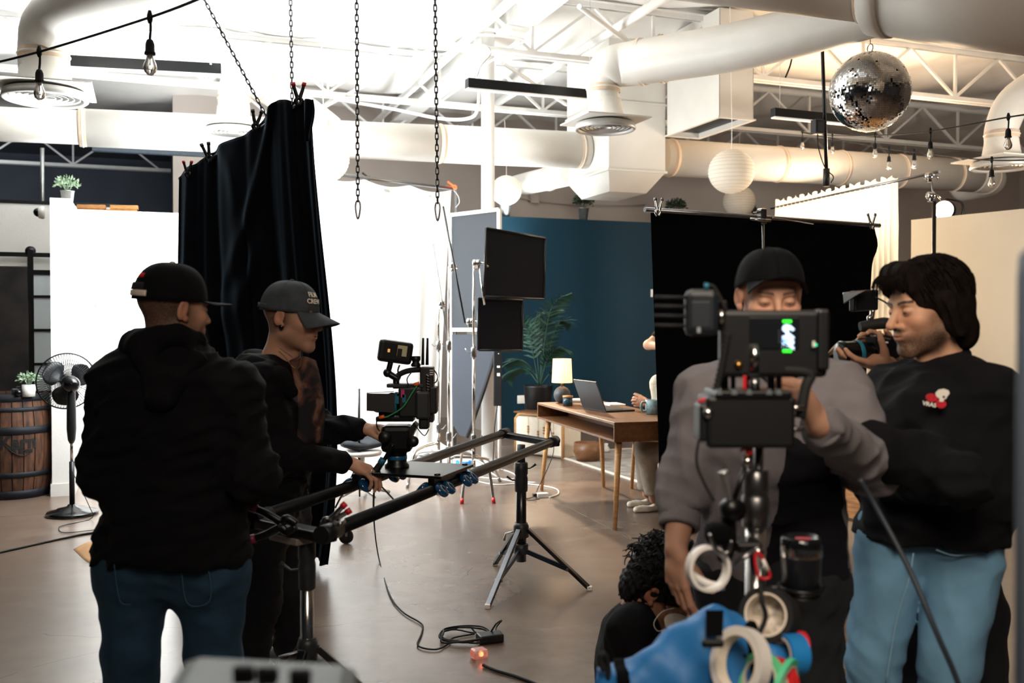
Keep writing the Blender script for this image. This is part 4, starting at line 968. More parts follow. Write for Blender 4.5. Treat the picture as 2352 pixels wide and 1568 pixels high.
# table lamp
p = on_desk(1291, 925); t = thing('table_lamp', 'lit table lamp with cream shade and dark round base on the desk', 'lamp', p)
obj('lamp_base', MB().lathe([(.03, 0), (.055, .015), (.073, .045), (.078, .075), (.072, .105), (.05, .135), (.015, .152)], p, ZU, 28), mat('stone_grey', '#3c3e42', .5, var=.2, vs=30), t)
obj('lamp_neck', MB().cyl(p + ZU * .15, p + ZU * .2, .01, 10), 'brass', t)
obj('lamp_shade', MB().lathe([(.093, .185), (.083, .40), (.082, .40), (.092, .185)], p, ZU, 36, capped=False), 'lamp_shade', t)
obj('bulb', MB().sphere(p + ZU * .27, .03, 12, 8), mat('bulb_warm', '#fff0d8', .3, emit=9, ecol='#ffc98a'), t)
p = on_desk(1304, 932); t = thing('candle_jar', 'small dark teal candle jar with wooden lid by the lamp', 'candle', p); obj('jar', MB().lathe([(.001, 0), (.042, 0), (.043, .075), (.001, .075)], p, ZU, 22), mat('jar_teal', '#16394a', .3), t); obj('lid', MB().lathe([(.001, .075), (.046, .075), (.046, .09), (.001, .09)], p, ZU, 22), 'light_wood', t)
# papers and notebook
p = on_desk(1322, 922); one('notebook', 'cream notebook lying behind the laptop on the desk', 'notebook', MB().box(p + ZU * .012, (.2, .15, .02), ax=(dl, dw, ZU), bev=.003), 'cream')
p = on_desk(1408, 930); one('paper_stack', 'small stack of papers beside the keyboard on the desk', 'papers', MB().box(p + ZU * .008, (.22, .15, .014), ax=(dl, dw, ZU), bev=.002), 'cream')
# laptop
h1 = on_desk(1336, 938); h2 = on_desk(1396, 948); hd = (h2 - h1).normalized(); hm = (h1 + h2) / 2; hw = .39; fw = Vector((-hd.y, hd.x, 0))
if fw.x < 0: fw = -fw
t = thing('laptop', 'open dark grey laptop seen from behind on the desk', 'laptop', hm)
obj('laptop_base', MB().box(hm + fw * .135 + ZU * .009, (hw, .27, .016), ax=(hd, fw, ZU), bev=.004), 'dark_grey_plastic', t)
k = obj('keyboard', MB().box(hm + fw * .11 + ZU * .018, (hw * .86, .12, .003), ax=(hd, fw, ZU)), 'black_plastic', t)
up = (ZU * .93 - fw * .36).normalized(); ld = obj('lid', MB().box(hm + ZU * .012 + up * .128, (hw, .256, .009), ax=(hd, up, hd.cross(up)), bev=.003), mat('laptop_grey', '#3b4046', .4, .4), t)
obj('screen', MB().box(hm + ZU * .012 + up * .128 + fw * .0052, (hw - .02, .23, .002), ax=(hd, up, hd.cross(up))), mat('screen_lit', '#101418', .2, emit=.25, ecol='#9fb4c8'), ld)
# mug
p = on_desk(1499, 951); t = thing('coffee_mug', 'speckled pale teal mug on the near end of the desk', 'mug', p)
mat('mug_teal', '#7f9aa0', .45, var=.25, vs=60)
obj('cup', MB().lathe([(.001, 0), (.05, 0), (.057, .01), (.058, .115), (.053, .115), (.051, .012), (.001, .01)], p, ZU, 28, capped=False), 'mug_teal', t)
hx = Vector((-.95, -.2, 0)).normalized(); obj('handle', MB().tube(catmull([p + hx * .055 + ZU * .095, p + hx * .085 + ZU * .095, p + hx * .098 + ZU * .06, p + hx * .085 + ZU * .025, p + hx * .055 + ZU * .025], 5), .009, 8), 'mug_teal', t)
# plaid blanket on a chair back behind the desk
p = FL(1545, 1040); p = P(1520, 900, 8.7); p.z = 0
t = thing('dining_chair', 'chair with a red plaid blanket over its back behind the woman', 'chair', p)
obj('seat', MB().box(p + ZU * .45, (.42, .42, .04), bev=.01, ax=AX), 'desk_wood', t)
for su in (-.18, .18):
    for sv in (-.18, .18): obj('leg', MB().tube([p + U * su + V * sv + ZU * .43, p + U * su * 1.1 + V * sv * 1.1], .017, 8), 'light_wood', t)
for sv in (-.18, .18): obj('back_post', MB().tube([p + V * sv + U * .19 + ZU * .43, p + V * sv + U * .25 + ZU * .95], .016, 8), 'light_wood', t)
def plaid():
    m = bpy.data.materials.new('plaid'); MATS['plaid'] = m; m.use_nodes = True; nt = m.node_tree; b = nt.nodes['Principled BSDF']; b.inputs['Roughness'].default_value = .95
    tc = nt.nodes.new('ShaderNodeTexCoord'); w = nt.nodes.new('ShaderNodeTexWave'); w.bands_direction = 'Z'; w.inputs['Scale'].default_value = 4.5; w2 = nt.nodes.new('ShaderNodeTexWave'); w2.bands_direction = 'X'; w2.inputs['Scale'].default_value = 5
    nt.links.new(tc.outputs['Object'], w.inputs[0]); nt.links.new(tc.outputs['Object'], w2.inputs[0])
    mx = nt.nodes.new('ShaderNodeMath'); mx.operation = 'ADD'; nt.links.new(w.outputs['Fac'], mx.inputs[0]); nt.links.new(w2.outputs['Fac'], mx.inputs[1])
    r = nt.nodes.new('ShaderNodeValToRGB'); e = r.color_ramp.elements; r.color_ramp.interpolation = 'CONSTANT'; e[0].color = hexc('#16161a') + (1,); e[1].position = .66; e[1].color = hexc('#8d1f22') + (1,); k = e.new(.33); k.color = hexc('#4a4a50') + (1,); k = e.new(.9); k.color = hexc('#c9652e') + (1,)
    dv = nt.nodes.new('ShaderNodeMath'); dv.operation = 'MULTIPLY'; dv.inputs[1].default_value = .5; nt.links.new(mx.outputs[0], dv.inputs[0]); nt.links.new(dv.outputs[0], r.inputs[0]); nt.links.new(r.outputs[0], b.inputs['Base Color'])
plaid()
def blk(s, q): 
    y = -.26 + .52 * s; z = 1.0 - .45 * abs(q - .45) / .55; return p + V * y + U * (.22 + .05 * (q - .45) * 2 + .03 * math.sin(s * 14)) + ZU * (z + .01 * math.sin(s * 9))
ob = obj('blanket', MB().grid(blk, 16, 12, thick=.012), 'plaid', t)
# a small director's stool with a dark jacket, and a black light stand, beyond the slider
sb2 = P(830, 1000, 8.4); sb2.z = 0
t = thing('low_stool', 'low white stool on a chrome post seen below the film camera', 'stool', sb2)
zt2 = zat(1040, 8.4)
obj('seat', MB().lathe([(.001, 0), (.17, 0), (.18, .02), (.17, .04), (.001, .045)], sb2 + ZU * (zt2 - .02), ZU, 28), 'white_plastic', t); obj('post', MB().tube([sb2 + ZU * .06, sb2 + ZU * zt2], .03, 14), 'chrome', t)
for k in range(5):
    a_ = 1.26 * k + .3; d_ = Vector((math.cos(a_), math.sin(a_), 0)); obj('foot_arm', MB().tube([sb2 + ZU * .1, sb2 + d_ * .25 + ZU * .03], [.02, .012], 8), 'chrome', t)
def jk(s, q): a_ = 2 * math.pi * s; r_ = .15 * math.sin(math.pi * q * .98 + .02) * (1 + .2 * math.sin(3 * a_ + 2 * q)); return sb2 + Vector((-.02 + math.cos(a_) * r_ * 1.25, math.sin(a_) * r_, zt2 + .025 + .075 * (1 - math.cos(math.pi * q)) * (.8 + .2 * math.sin(2 * a_)) * .9))
one('folded_jacket', 'dark grey jacket bundled on the low white stool', 'jacket', MB().grid(jk, 28, 12), mat('jacket_grey', '#2a2e33', .9, var=.2, vs=10))
lb2 = FL(825, 1146); t = thing('light_stand', 'thin black light stand behind the operator hands', 'light stand', lb2)
obj('mast', MB().tube([lb2 + ZU * .12, lb2 + ZU * .95], .011, 10), 'black_metal', t)
for px_, py_ in ((770, 1168), (905, 1150), (826, 1142)): obj('leg', MB().tube([lb2 + ZU * .32, FL(px_, py_) + ZU * .008], .008, 8), 'black_metal', t)
# cable coil, tape, white cords, plug strip
c = FL(975, 1046); m = MB(); rn = random.Random(9); pts = []
for i in range(120): a_ = i * .36; r_ = .13 + .05 * math.sin(i * .31) + .02 * rn.random(); pts.append(c + Vector((math.cos(a_) * r_ * 1.5, math.sin(a_) * r_ * 1.6, .012 + .02 * (i / 120) + .01 * math.sin(i * .7))))
one('cable_coil', 'coil of black cable on the white sheet near the stands', 'cable', MB().tube(catmull(pts, 2), .006, 6), 'black_rubber')
def roll(label, c, axis, ro, ri, w, mt, core=None, name='tape_roll', seg=36):
    t = thing(name, label, 'tape', Vector(c) - ZU * 0.0)
    m = MB(); m.lathe([(ri, -w / 2), (ro, -w / 2), (ro, w / 2), (ri, w / 2), (ri, -w / 2)], c, axis, seg, capped=False, smooth=False); obj('tape_band', m, mt, t)
    m = MB(); m.lathe([(ri - .0035, -w / 2 - .0005), (ri + .0005, -w / 2 - .0005), (ri + .0005, w / 2 + .0005), (ri - .0035, w / 2 + .0005), (ri - .0035, -w / 2)], c, axis, seg, capped=False, smooth=False); obj('core', m, core or 'cream', t)
    return t
roll('roll of blue tape lying on the floor behind the stands', FL(1065, 1064, .03), ZU, .085, .055, .055, 'blue_tape')
for k, pts in enumerate(([(1035, 1105), (1090, 1085), (1150, 1078), (1190, 1095), (1150, 1100), (1060, 1092), (1130, 1112), (1200, 1110), (1270, 1120), (1283, 1133), (1262, 1142)], [(1080, 1075), (1120, 1082), (1160, 1102), (1230, 1108)])):
    pipe_run('extension_cord', ('white extension cord looping on the floor toward the desk leg', 'short white cord lying beside the looping extension cord')[k], 'cord', [FL(x, y, .007) for x, y in pts], .006, 'white_plastic')
t = thing('plug_block', 'white plug block on the floor by the front desk leg', 'plug', FL(1245, 1142)); p = FL(1245, 1142)
obj('plug_body', MB().box(p + ZU * .02, (.11, .06, .04), ax=(U, V, ZU), bev=.008), 'white_plastic', t); obj('plug', MB().box(p + ZU * .025 - U * .065, (.04, .035, .03), ax=AX, bev=.005), 'black_plastic', t)
pipe_run('floor_cable', 'thin black cord rising from the plug block to the desk', 'cord', [FL(1200, 1146, .006), FL(1226, 1140, .01), FL(1236, 1120, .05), P(1258, 1075, 8.6), P(1272, 1030, 8.75), P(1262, 975, 8.85)], .004, 'black_rubber')
pipe_run('floor_cable', 'black cord lying flat beside the white plug block', 'cord', [FL(1190, 1138, .005), FL(1215, 1148, .005), FL(1240, 1146, .02)], .004, 'black_rubber')

# ================================================================ RIGHT BACKGROUND
# black cloth on a crossbar
fL, fR = P(1481, 481, 6.4), P(2020, 518, 7.4); fd = (fR - fL).normalized(); fn = fd.cross(ZU).normalized()
sd_ = P(1750, 500, 6.78); sd_.z = 0
t = thing('black_backing', 'wide black cloth hung from a crossbar on a stand', 'cloth', sd_)
obj('crossbar', MB().tube([fL, fR], .017, 12), 'steel', t)
cl, cr = P(1500, 486, 6.42), P(2013, 520, 7.38); bl2, br2 = P(1521, 1148, 6.42), P(2000, 1080, 7.38); bl2.z = br2.z = .34
def blackc(s, q):
    p = cl.lerp(cr, s).lerp(bl2.lerp(br2, s), q); p = p - fn * .0 + fn * (.012 * math.sin(s * 40 + 3 * q) * q + .01 * math.sin(s * 17) * q) - fn * .03
    if s > .9: p += fd * (.05 * (s - .9) * 10 * math.exp(-((q - .07) / .05) ** 2) - .03 * (s - .9) * 10 * (q > .1) * min(1, q * 2))
    return p
obj('cloth', MB().grid(blackc, 80, 40, thick=.004), 'black_cloth', t)
obj('post', MB().tube([sd_ + fn * .05 + ZU * .1, P(1752, 500, 6.7)], .011, 10), 'steel', t)
h = obj('bar_clamp', MB().box(P(1750, 497, 6.68), (.05, .05, .11), bev=.008, ax=(fd, fn, ZU)), 'chrome', t); obj('clamp_handle', MB().tube([P(1722, 503, 6.64), P(1770, 507, 6.66)], .012, 8), 'chrome', h); obj('clamp_screw', MB().tube([P(1730, 490, 6.64), P(1752, 484, 6.66)], .008, 8), 'steel', h)
obj('post_collar', MB().box(P(1752, 580, 6.7), (.09, .05, .03), bev=.006, ax=(fd, fn, ZU)), 'chrome', t)
obj('spreader_rod', MB().tube([P(1775, 500, 6.72), P(1868, 515, 6.95)], .005, 6), 'chrome', t)
for k in range(3):
    a_ = .7 + 2.09 * k; d_ = Vector((math.cos(a_), math.sin(a_), 0)); obj('leg', MB().tube([sd_ + fn * .05 + ZU * .5, sd_ + fn * .05 + d_ * .4 + ZU * .012], .01, 8), 'steel', t)
clamp('chrome spring clamp at the left end of the black cloth bar', P(1512, 482, 6.38), .12, (.05, 0, 1), 1.0, 'steel', 'chrome')
clamp('chrome spring clamp at the right end of the black cloth bar', P(2002, 514, 7.34), .12, (.0, 0, 1), 1.2, 'steel', 'chrome')
# sheer curtain on a rail
rL, rR = P(1782, 476, 11.2), P(2158, 394, 8.6); rd = (rR - rL).normalized(); rnn = rd.cross(ZU)
t = thing('sheer_curtain', 'gathered white sheer curtain on a sloping rail, brightly backlit', 'curtain', (rL + rR) / 2 * Vector((1, 1, 0)))
obj('rail', MB().tube([rL - rd * .1, rR], .014, 10), 'steel', t)
cE = P(2062, 421, 9.15)
def shr(s, q):
    p = rL.lerp(cE, s); z = p.z + .07 * (1 - q) - q * (p.z - .03); f = .03 * math.sin(s * 2 * math.pi * 26 + .6 * math.sin(q * 4)) * (.5 + .5 * min(1, q * 6)); top = .02 * math.sin(s * 2 * math.pi * 17) * (q < .02)
    return Vector((p.x, p.y, z + top)) + rnn * f
obj('fabric', MB().grid(shr, 300, 24), 'sheer', t)
sp = P(2146, 520, 8.6); sp.z = 0
t = thing('light_stand', 'black stand with chrome clamp heads carrying the curtain rail', 'light stand', sp)
obj('mast', MB().tube([sp + ZU * .3, P(2146, 462, 8.6)], .017, 12), 'black_metal', t); obj('spigot', MB().tube([P(2146, 470, 8.6), P(2138, 405, 8.6)], .008, 8), 'steel', t)
grip_head(t, P(2134, 404, 8.57), rd); grip_head(t, P(2138, 449, 8.57), (1, .2, 0))
for k in range(3): d_ = Vector((math.cos(2.1 * k + .4), math.sin(2.1 * k + .4), 0)); obj('leg', MB().tube([sp + ZU * .55, sp + d_ * .5 + ZU * .012], .011, 8), 'black_metal', t)
# fresnel lamp
lc = P(2168, 482, 10.9); ld_ = Vector((-.55, -.83, -.05)).normalized()
t = thing('studio_lamp', 'glowing round studio lamp peeking over the white panel', 'studio lamp', lc * Vector((1, 1, 0)))
obj('lens', MB().lathe([(.001, .02), (.07, .015), (.1, .0)], lc, ld_, 30), 'lens_glow', t)
obj('lamp_housing', MB().lathe([(.105, .01), (.115, 0), (.11, -.12), (.09, -.24), (.03, -.27), (.001, -.27)], lc, ld_, 30, capped=False), 'black_metal', t)
obj('yoke', MB().tube(catmull([lc - ld_ * .08 + ZU * .13, lc - ld_ * .1 + Vector((.14, -.08, .08)), lc - ld_ * .1 + Vector((.14, -.08, -.08)), lc - ld_ * .1 - ZU * .2], 5), .012, 8), 'black_metal', t)
obj('stand_post', MB().tube([lc - ld_ * .1 - ZU * .2, (lc - ld_ * .1) * Vector((1, 1, 0)) + ZU * .02], .018, 10), 'black_metal', t); obj('stand_base', MB().lathe([(.25, 0), (.25, .02), (.02, .04)], (lc - ld_ * .1) * Vector((1, 1, 0)), ZU, 24), 'black_metal', t)
spot('studio_lamp_beam', lc + ld_ * .05, (3.35, 10.0, 2.3), 420, (1.0, .86, .66), 75, .6, .1)
# white panel wall at right
a = P(2093, 505, 10.6); b = P(2520, 458, 9.0); a2 = a * Vector((1, 1, 0)); b2 = b * Vector((1, 1, 0)); d = (b2 - a2).normalized(); n = d.cross(ZU)
m = MB().box((a2 + b2) / 2 + ZU * a.z / 2 - n * .04, ((b2 - a2).length, .08, a.z), ax=(d, n, ZU)); struct('wall_panel', m, mat('panel_white', '#d3cdc0', .7, var=.03, vs=2))
# ================================================================ SLIDER ON TWO STANDS
SZ = .83
n1, f1_, n2, f2_ = FL(750, 1224, SZ), FL(1272, 1013, SZ), FL(592, 1190, SZ), FL(1160, 994, SZ)
t = thing('camera_slider', 'long black two-rail camera slider spanning two stands', 'slider', (n1 + f2_) / 2 * Vector((1, 1, 0)) + ZU * .7)
RR = .024
obj('rail', MB().tube([n1, f1_], RR, 20), 'black_metal', t); obj('rail', MB().tube([n2, f2_], RR, 20), 'black_metal', t)
for a, b in ((n1, n2), (f1_, f2_)):
    dd = (b - a).normalized(); obj('end_bar', MB().box((a + b) / 2 - ZU * .012, ((b - a).length + .04, .06, .035), ax=(dd, dd.cross(ZU), ZU), bev=.006), 'black_metal', t)
for a, b in ((n1, f1_), (n2, f2_)):
    dd = (b - a).normalized()
    for p, s in ((a, -1), (b, 1)):
        e = obj('rail_clamp', MB().tube([p + dd * s * .035, p - dd * s * .07], RR * 1.22, 20), 'black_plastic', t)
        if s == 1: obj('thumb_screw', MB().tube([p + dd * .035, p + dd * .075], [.006, .011], 8), 'steel', e)
obj('mount_plate', MB().box((n1 + n2) / 2 - ZU * .042, (.15, .07, .022), bev=.004, ax=((n1 - n2).normalized(), (n1 - n2).normalized().cross(ZU), ZU)), mat('tan_metal', '#8d7f77', .5, .3), t)
pipe_run('silver_cord_clip', 'small chrome lever clip on the near rail end', 'clip', [FL(770, 1200, SZ + .03), FL(778, 1205, SZ + .05), FL(790, 1195, SZ + .06)], .008, 'steel')
clamp('spring clamp with magenta tips gripping the near end of the slider', FL(645, 1205, SZ + .02), .16, (-1, 0, .05), 1.7, mat('magenta', '#7a1f3a', .4), 'black_metal')
clamp('silver spring clamp with a red handle on the near slider rail', FL(760, 1195, SZ + .03), .11, (.75, 0, .6), .6, 'red_plastic', 'steel')

def combo_stand(label, c, top, zcol, zleg, feet, r, mt, mtleg, brace=True):
    t = thing('combo_stand', label, 'stand', c * Vector((1, 1, 0)), 0, 'stands under the slider')
    c = c * Vector((1, 1, 0))
    obj('center_column', MB().tube([c + ZU * .12, c + ZU * zcol], r, 20), mt, t); obj('inner_column', MB().tube([c + ZU * zcol, c + ZU * top], r * .8, 18), 'dark_steel' if mt != 'chrome' else 'chrome', t)
    k = obj('column_clamp', MB().lathe([(r, -.1), (r * 1.25, -.095), (r * 1.3, -.02), (r * 1.15, 0), (r * 1.3, .005), (r * 1.3, .07), (r, .075)], c + ZU * zcol, ZU, 20), 'dark_grey_plastic', t)
    for s, z in ((-1, zcol - .03),) + (((1, zcol + .04),) if brace else ((-1, zcol + .1),)): obj('wing_knob', MB().tube([c + ZU * z, c + ZU * z + Vector((s * .05, -.02, 0)), c + ZU * (z + .025) + Vector((s * .085, -.02, 0))], [.01, .009, .02], 8, flat=.4), mat('knob_grey', '#2c3036', .4, .3), k)
    hub = obj('leg_hub', MB().lathe([(r, -.05), (r * 1.5, -.045), (r * 1.5, .02), (r * 1.2, .04)], c + ZU * zleg, ZU, 20), 'dark_grey_plastic', t)
    low = obj('brace_hub', MB().lathe([(r * .9, -.03), (r * 1.4, -.025), (r * 1.4, .03), (r, .035)], c + ZU * .19, ZU, 20), 'dark_grey_plastic', t)
    for f in feet:
        d = (f - c); d.z = 0; d.normalize(); sd = d.cross(ZU); a = c + d * (r * 1.5) + ZU * zleg; ax = (f + ZU * .01 - a).normalized()
        L_ = obj('leg', MB().box((a + f + ZU * .01) / 2, ((f - a).length, .03, .022), ax=(ax, sd, ax.cross(sd)), bev=.003), mtleg, t)
        obj('foot', MB().box(f + ZU * .012, (.03, .03, .024), bev=.004), 'white_plastic', L_)
        m_ = a.lerp(f, .66)
        obj('brace', MB().box((c + ZU * .19 + m_) / 2, ((m_ - c - ZU * .19).length, .012, .026), ax=((m_ - c - ZU * .19).normalized(), sd, (m_ - c - ZU * .19).normalized().cross(sd))), mat('brace_blue', '#1a2b3c', .4, .5), L_)
        obj('brace_bolt', MB().cyl(m_ - sd * .02, m_ + sd * .02, .009, 8), 'steel', L_)
    obj('leg_knob', MB().tube([c + ZU * zleg, c + Vector((-.09, -.02, zleg - .02)), c + Vector((-.1, -.02, zleg - .06))], [.008, .008, .016], 8, flat=.5), 'steel', t)
    return t
cF = (f1_ + f2_) / 2; cF = P(1197, 1030, 5.62)
combo_stand('silver tripod stand under the far end of the slider', cF, SZ - .03, P(1197, 1090, 5.62).z, P(1197, 1215, 5.62).z, [FL(1120, 1397), FL(1354, 1355), FL(1136, 1298)], .03, 'dark_steel', 'dark_steel')
cN = (n1 + n2) / 2; cN = P(705, 1230, cN.y)
combo_stand('chrome stand under the near end of the slider by the jeans', cN, SZ - .05, P(705, 1285, cN.y).z, P(705, 1490, cN.y).z, [cN * Vector((1, 1, 0)) + Vector((.42, .12, 0)), cN * Vector((1, 1, 0)) + Vector((-.3, .32, 0)), cN * Vector((1, 1, 0)) + Vector((-.1, -.42, 0))], .0225, 'chrome', 'dark_steel', False)

# carriage
dr1 = (f1_ - n1).normalized(); dc_ = (n2 - n1); dc_ = (dc_ - dr1 * dc_.dot(dr1)).normalized()
pc1 = FL(962, 1080, SZ + .05)
t = thing('slider_carriage', 'black slider carriage plate with blue skate wheels', 'carriage', pc1 - ZU * .09)
obj('plate', MB().box(pc1 + ZU * .004, (.36, .36, .012), ax=(dr1, dc_, ZU), bev=.002), mat('plate_black', '#15181b', .32, .4), t)
for a_, b_ in ((-.15, -.15), (-.15, .15), (.15, -.15), (.15, .15)): obj('plate_bolt', MB().lathe([(.001, .0), (.013, .0), (.012, .006), (.001, .007)], pc1 + dr1 * a_ + dc_ * b_ + ZU * .01, ZU, 14), 'dark_steel', t)
mat('wheel_blue', '#083f68', .08, var=.1, vs=30, coat=.4)
for side in (-1, 1):
    pts_on = (n1, f1_) if side < 0 else (n2, f2_)
    base = pts_on[0] + dr1 * ((pc1 - pts_on[0]).dot(dr1))
    tr_ = obj('wheel_truck', MB().box(base + ZU * .035, (.36, .03, .03), ax=(dr1, dc_, ZU), bev=.003), 'black_metal', t)
    for s in (-.17, -.095, .095, .17):
        for o_, zz_ in ((-.042, .005), (.042, .005)):
            w_ = base + dr1 * s + dc_ * o_; ax_ = (dc_ * (1 if o_ > 0 else -1) + ZU * .9).normalized()
            obj('skate_wheel', MB().lathe([(.010, -.012), (.026, -.012), (.033, -.006), (.034, 0), (.033, .006), (.026, .012), (.010, .012)], w_ + ZU * .004, ax_, 22), 'wheel_blue', tr_)

# ================================================================ CINEMA CAMERA ON FLUID HEAD
KD = 4.12
def pbox(x0, y0, x1, y1, d, dep, bev=.004, tilt=0.0):
    a = P(x0, y0, d); b = P(x1, y1, d); c = (a + b) / 2; w = abs(b.x - a.x); h = abs(b.z - a.z)
    ca, sa = math.cos(tilt), math.sin(tilt)
    return MB().box(c, (w, dep, h), ax=(Vector((ca, 0, sa)), Vector((0, 1, 0)), Vector((-sa, 0, ca))), bev=bev)
def ptube(pts, d, r, seg=8, n=5, **k): return MB().tube(catmull([P(q[0], q[1], d + (q[2] if len(q) > 2 else 0)) for q in pts], n), r, seg, **k)
t = thing('fluid_head', 'black fluid head with blue ring bolted to the carriage', 'tripod head', P(912, 1080, KD))
obj('bowl', MB().lathe([(.052, 0), (.052, .02), (.042, .03), (.042, .07), (.05, .08), (.05, .1)], P(912, 1078, KD) , ZU, 26), 'black_metal', t)
obj('blue_ring', MB().lathe([(.0425, 0), (.0435, .002), (.0435, .014), (.0425, .016)], P(912, 1054, KD), ZU, 26, capped=False), mat('ring_blue', '#135a86', .3), t)
obj('head_body', pbox(878, 975, 948, 1036, KD, .13, .02), 'black_metal', t); obj('head_wedge', MB().prism([P(948, 972, KD - .06), P(957, 980, KD - .06), P(930, 1036, KD - .06), P(905, 1036, KD - .06)], (0, .12, 0)), 'black_plastic', t)
for x_, y_, r_ in ((950, 1013, .022), (885, 1003, .026)): obj('drag_knob', MB().lathe([(.001, -.03), (r_, -.028), (r_ * 1.05, -.01), (r_, 0)], P(x_, y_, KD - .07), Vector((0, 1, 0)), 20), 'black_plastic', t)
obj('quick_plate', pbox(866, 955, 952, 966, KD, .09), 'black_metal', t)
obj('pan_bar', ptube([(903, 1020), (885, 1052), (868, 1078)], KD - .1, .009), 'black_metal', t); obj('pan_grip', ptube([(876, 1062), (858, 1088), (842, 1112)], KD - .1, [.013, .017, .015]), 'black_rubber', t); obj('grip_ring', ptube([(881, 1053), (874, 1064)], KD - .1, .0155), 'teal_plastic', t)

t = thing('cinema_camera', 'black cinema camera with matte box, monitor and two antennas', 'camera', P(925, 960, KD))
obj('camera_body', pbox(918, 888, 972, 956, KD, .11, .008), 'black_plastic', t)
mb_ = MB(); fr_ = [P(842, 903, KD - .075), P(842, 943, KD - .075), P(842, 943, KD + .075), P(842, 903, KD + .075)]; bk_ = [P(906, 904, KD - .055), P(906, 948, KD - .055), P(906, 948, KD + .055), P(906, 904, KD + .055)]
mb_.add(fr_ + bk_, [(0, 3, 2, 1), (4, 5, 6, 7)] + [(i, (i + 1) % 4, 4 + (i + 1) % 4, 4 + i) for i in range(4)])
mbx = obj('matte_box', mb_, 'black_plastic', t); obj('top_flap', MB().prism([P(842, 903, KD - .08), P(905, 900, KD - .06), P(905, 900, KD + .06), P(842, 903, KD + .08)], (0, 0, .003)), mat('flap_sheen', '#2a2d31', .25), mbx)
obj('lens', MB().lathe([(.045, 0), (.046, .06), (.04, .075), (.04, .12), (.036, .13)], P(930, 926, KD), (-1, 0, 0), 26), 'black_gloss', t)
obj('follow_gear', MB().lathe([(.049, 0), (.049, .012)], P(914, 926, KD), (-1, 0, 0), 26), 'teal_plastic', t)
obj('top_plate', pbox(890, 880, 975, 889, KD, .07), 'dark_grey_plastic', t); obj('cheese_tower', pbox(966, 842, 997, 968, KD + .01, .08, .005), 'black_plastic', t)
obj('battery_plate', pbox(988, 887, 1005, 948, KD, .10, .006), 'black_plastic', t); obj('battery', pbox(955, 898, 988, 962, KD - .06, .05, .01), 'dark_grey_plastic', t); obj('lower_module', pbox(963, 955, 986, 984, KD - .03, .07, .008), 'black_plastic', t)
obj('rod', ptube([(870, 950), (985, 950)], KD - .045, .0075), 'dark_steel', t); obj('rod', ptube([(870, 950), (985, 950)], KD + .045, .0075), 'dark_steel', t)
obj('handle', ptube([(905, 872), (920, 858), (945, 850), (985, 848)], KD, .012), 'black_rubber', t); obj('hand_knob', MB().lathe([(.018, 0), (.022, .008), (.014, .02), (.02, .03), (.02, .045), (.001, .046)], P(955, 842, KD), ZU, 12), 'black_plastic', t)
mo = obj('monitor', MB().box(P(908, 808, KD - .02), (.145, .05, .095), ax=(Vector((.92, .35, -.14)).normalized(), Vector((-.35, .92, 0)).normalized(), Vector((.14, .0, .99))), bev=.014), 'black_plastic', t)
mx, my, mz = Vector((.92, .35, -.14)).normalized(), Vector((-.35, .92, 0)).normalized(), Vector((.14, 0, .99))
sc0 = P(908, 808, KD - .02) - my * .0258
obj('screen', MB().box(sc0, (.115, .001, .068), ax=(mx, my, mz)), mat('screen_dark', '#141516', .25, emit=.05, ecol='#3a3026'), mo)
obj('picture', MB().box(sc0 - my * .0008 + mx * .022 + mz * .008, (.042, .0008, .045), ax=(mx, my, mz)), mat('screen_pic', '#5c5640', .4, emit=.22, ecol='#cdbb8e'), mo); obj('picture', MB().box(sc0 - my * .0013 + mx * .012 - mz * .004, (.02, .0008, .04), ax=(mx, my, mz)), mat('screen_fig', '#171310', .4), mo); obj('picture', MB().box(sc0 - my * .001 - mx * .035 + mz * .002, (.01, .0008, .014), ax=(mx, my, mz)), mat('screen_lamp', '#d9a05a', .4, emit=.6, ecol='#ffb870'), mo)
obj('monitor_arm', ptube([(897, 832), (893, 848), (890, 856)], KD - .02, .012), 'black_metal', t); obj('monitor_arm', ptube([(890, 856), (905, 865), (918, 872)], KD - .02, .014), 'black_metal', t); obj('arm_ball', MB().sphere(P(890, 856, KD - .02), .019, 14, 10), 'black_plastic', t); obj('arm_post', ptube([(910, 870), (910, 892)], KD - .02, .014), 'black_metal', t)
for x_ in (971, 981): obj('antenna', ptube([(x_, 838), (x_ + 1, 776)], KD + .01, [.007, .0045]), 'black_rubber', t)
for p_, mt, r_ in (([(960, 882), (945, 905), (925, 935), (893, 955), (878, 958)], 'green_plastic', .003), ([(945, 855), (935, 870), (940, 885), (955, 882)], 'black_rubber', .003), ([(918, 838), (914, 850), (916, 862), (912, 875)], 'black_rubber', .004), ([(997, 850), (1005, 862), (1003, 875), (996, 880)], 'black_rubber', .003), ([(878, 958), (866, 965), (866, 980), (872, 990)], 'black_rubber', .003), ([(985, 985), (975, 1000), (960, 985), (950, 970)], 'black_rubber', .0025)): obj('cable', ptube(p_, KD - .07, r_, 6), mt, t)
for x_, y_ in ((957, 882), (877, 958)): obj('connector', ptube([(x_ - 6, y_ + 1), (x_ + 6, y_ - 2)], KD - .072, .0075), 'orange_plastic', t)
for x_, y_, mt in ((912, 918, 'teal_plastic'), (925, 904, mat('pink', '#c03078', .5)), (928, 915, 'teal_plastic')): obj('sticker', pbox(x_ - 4, y_ - 9, x_ + 4, y_ + 9, KD - .0565, .002, 0), mt, t)
for y_ in (850, 855, 860): obj('label_print', pbox(987, y_ - 1, 995, y_ + 1, KD - .031, .002, 0), 'white_plastic', t)
obj('spring_coil', MB().tube([P(983, 858 + i * 1.6, KD - .045) + Vector((.007 * math.cos(i * 1.6), .007 * math.sin(i * 1.6), 0)) for i in range(28)], .003, 5), 'steel', t)
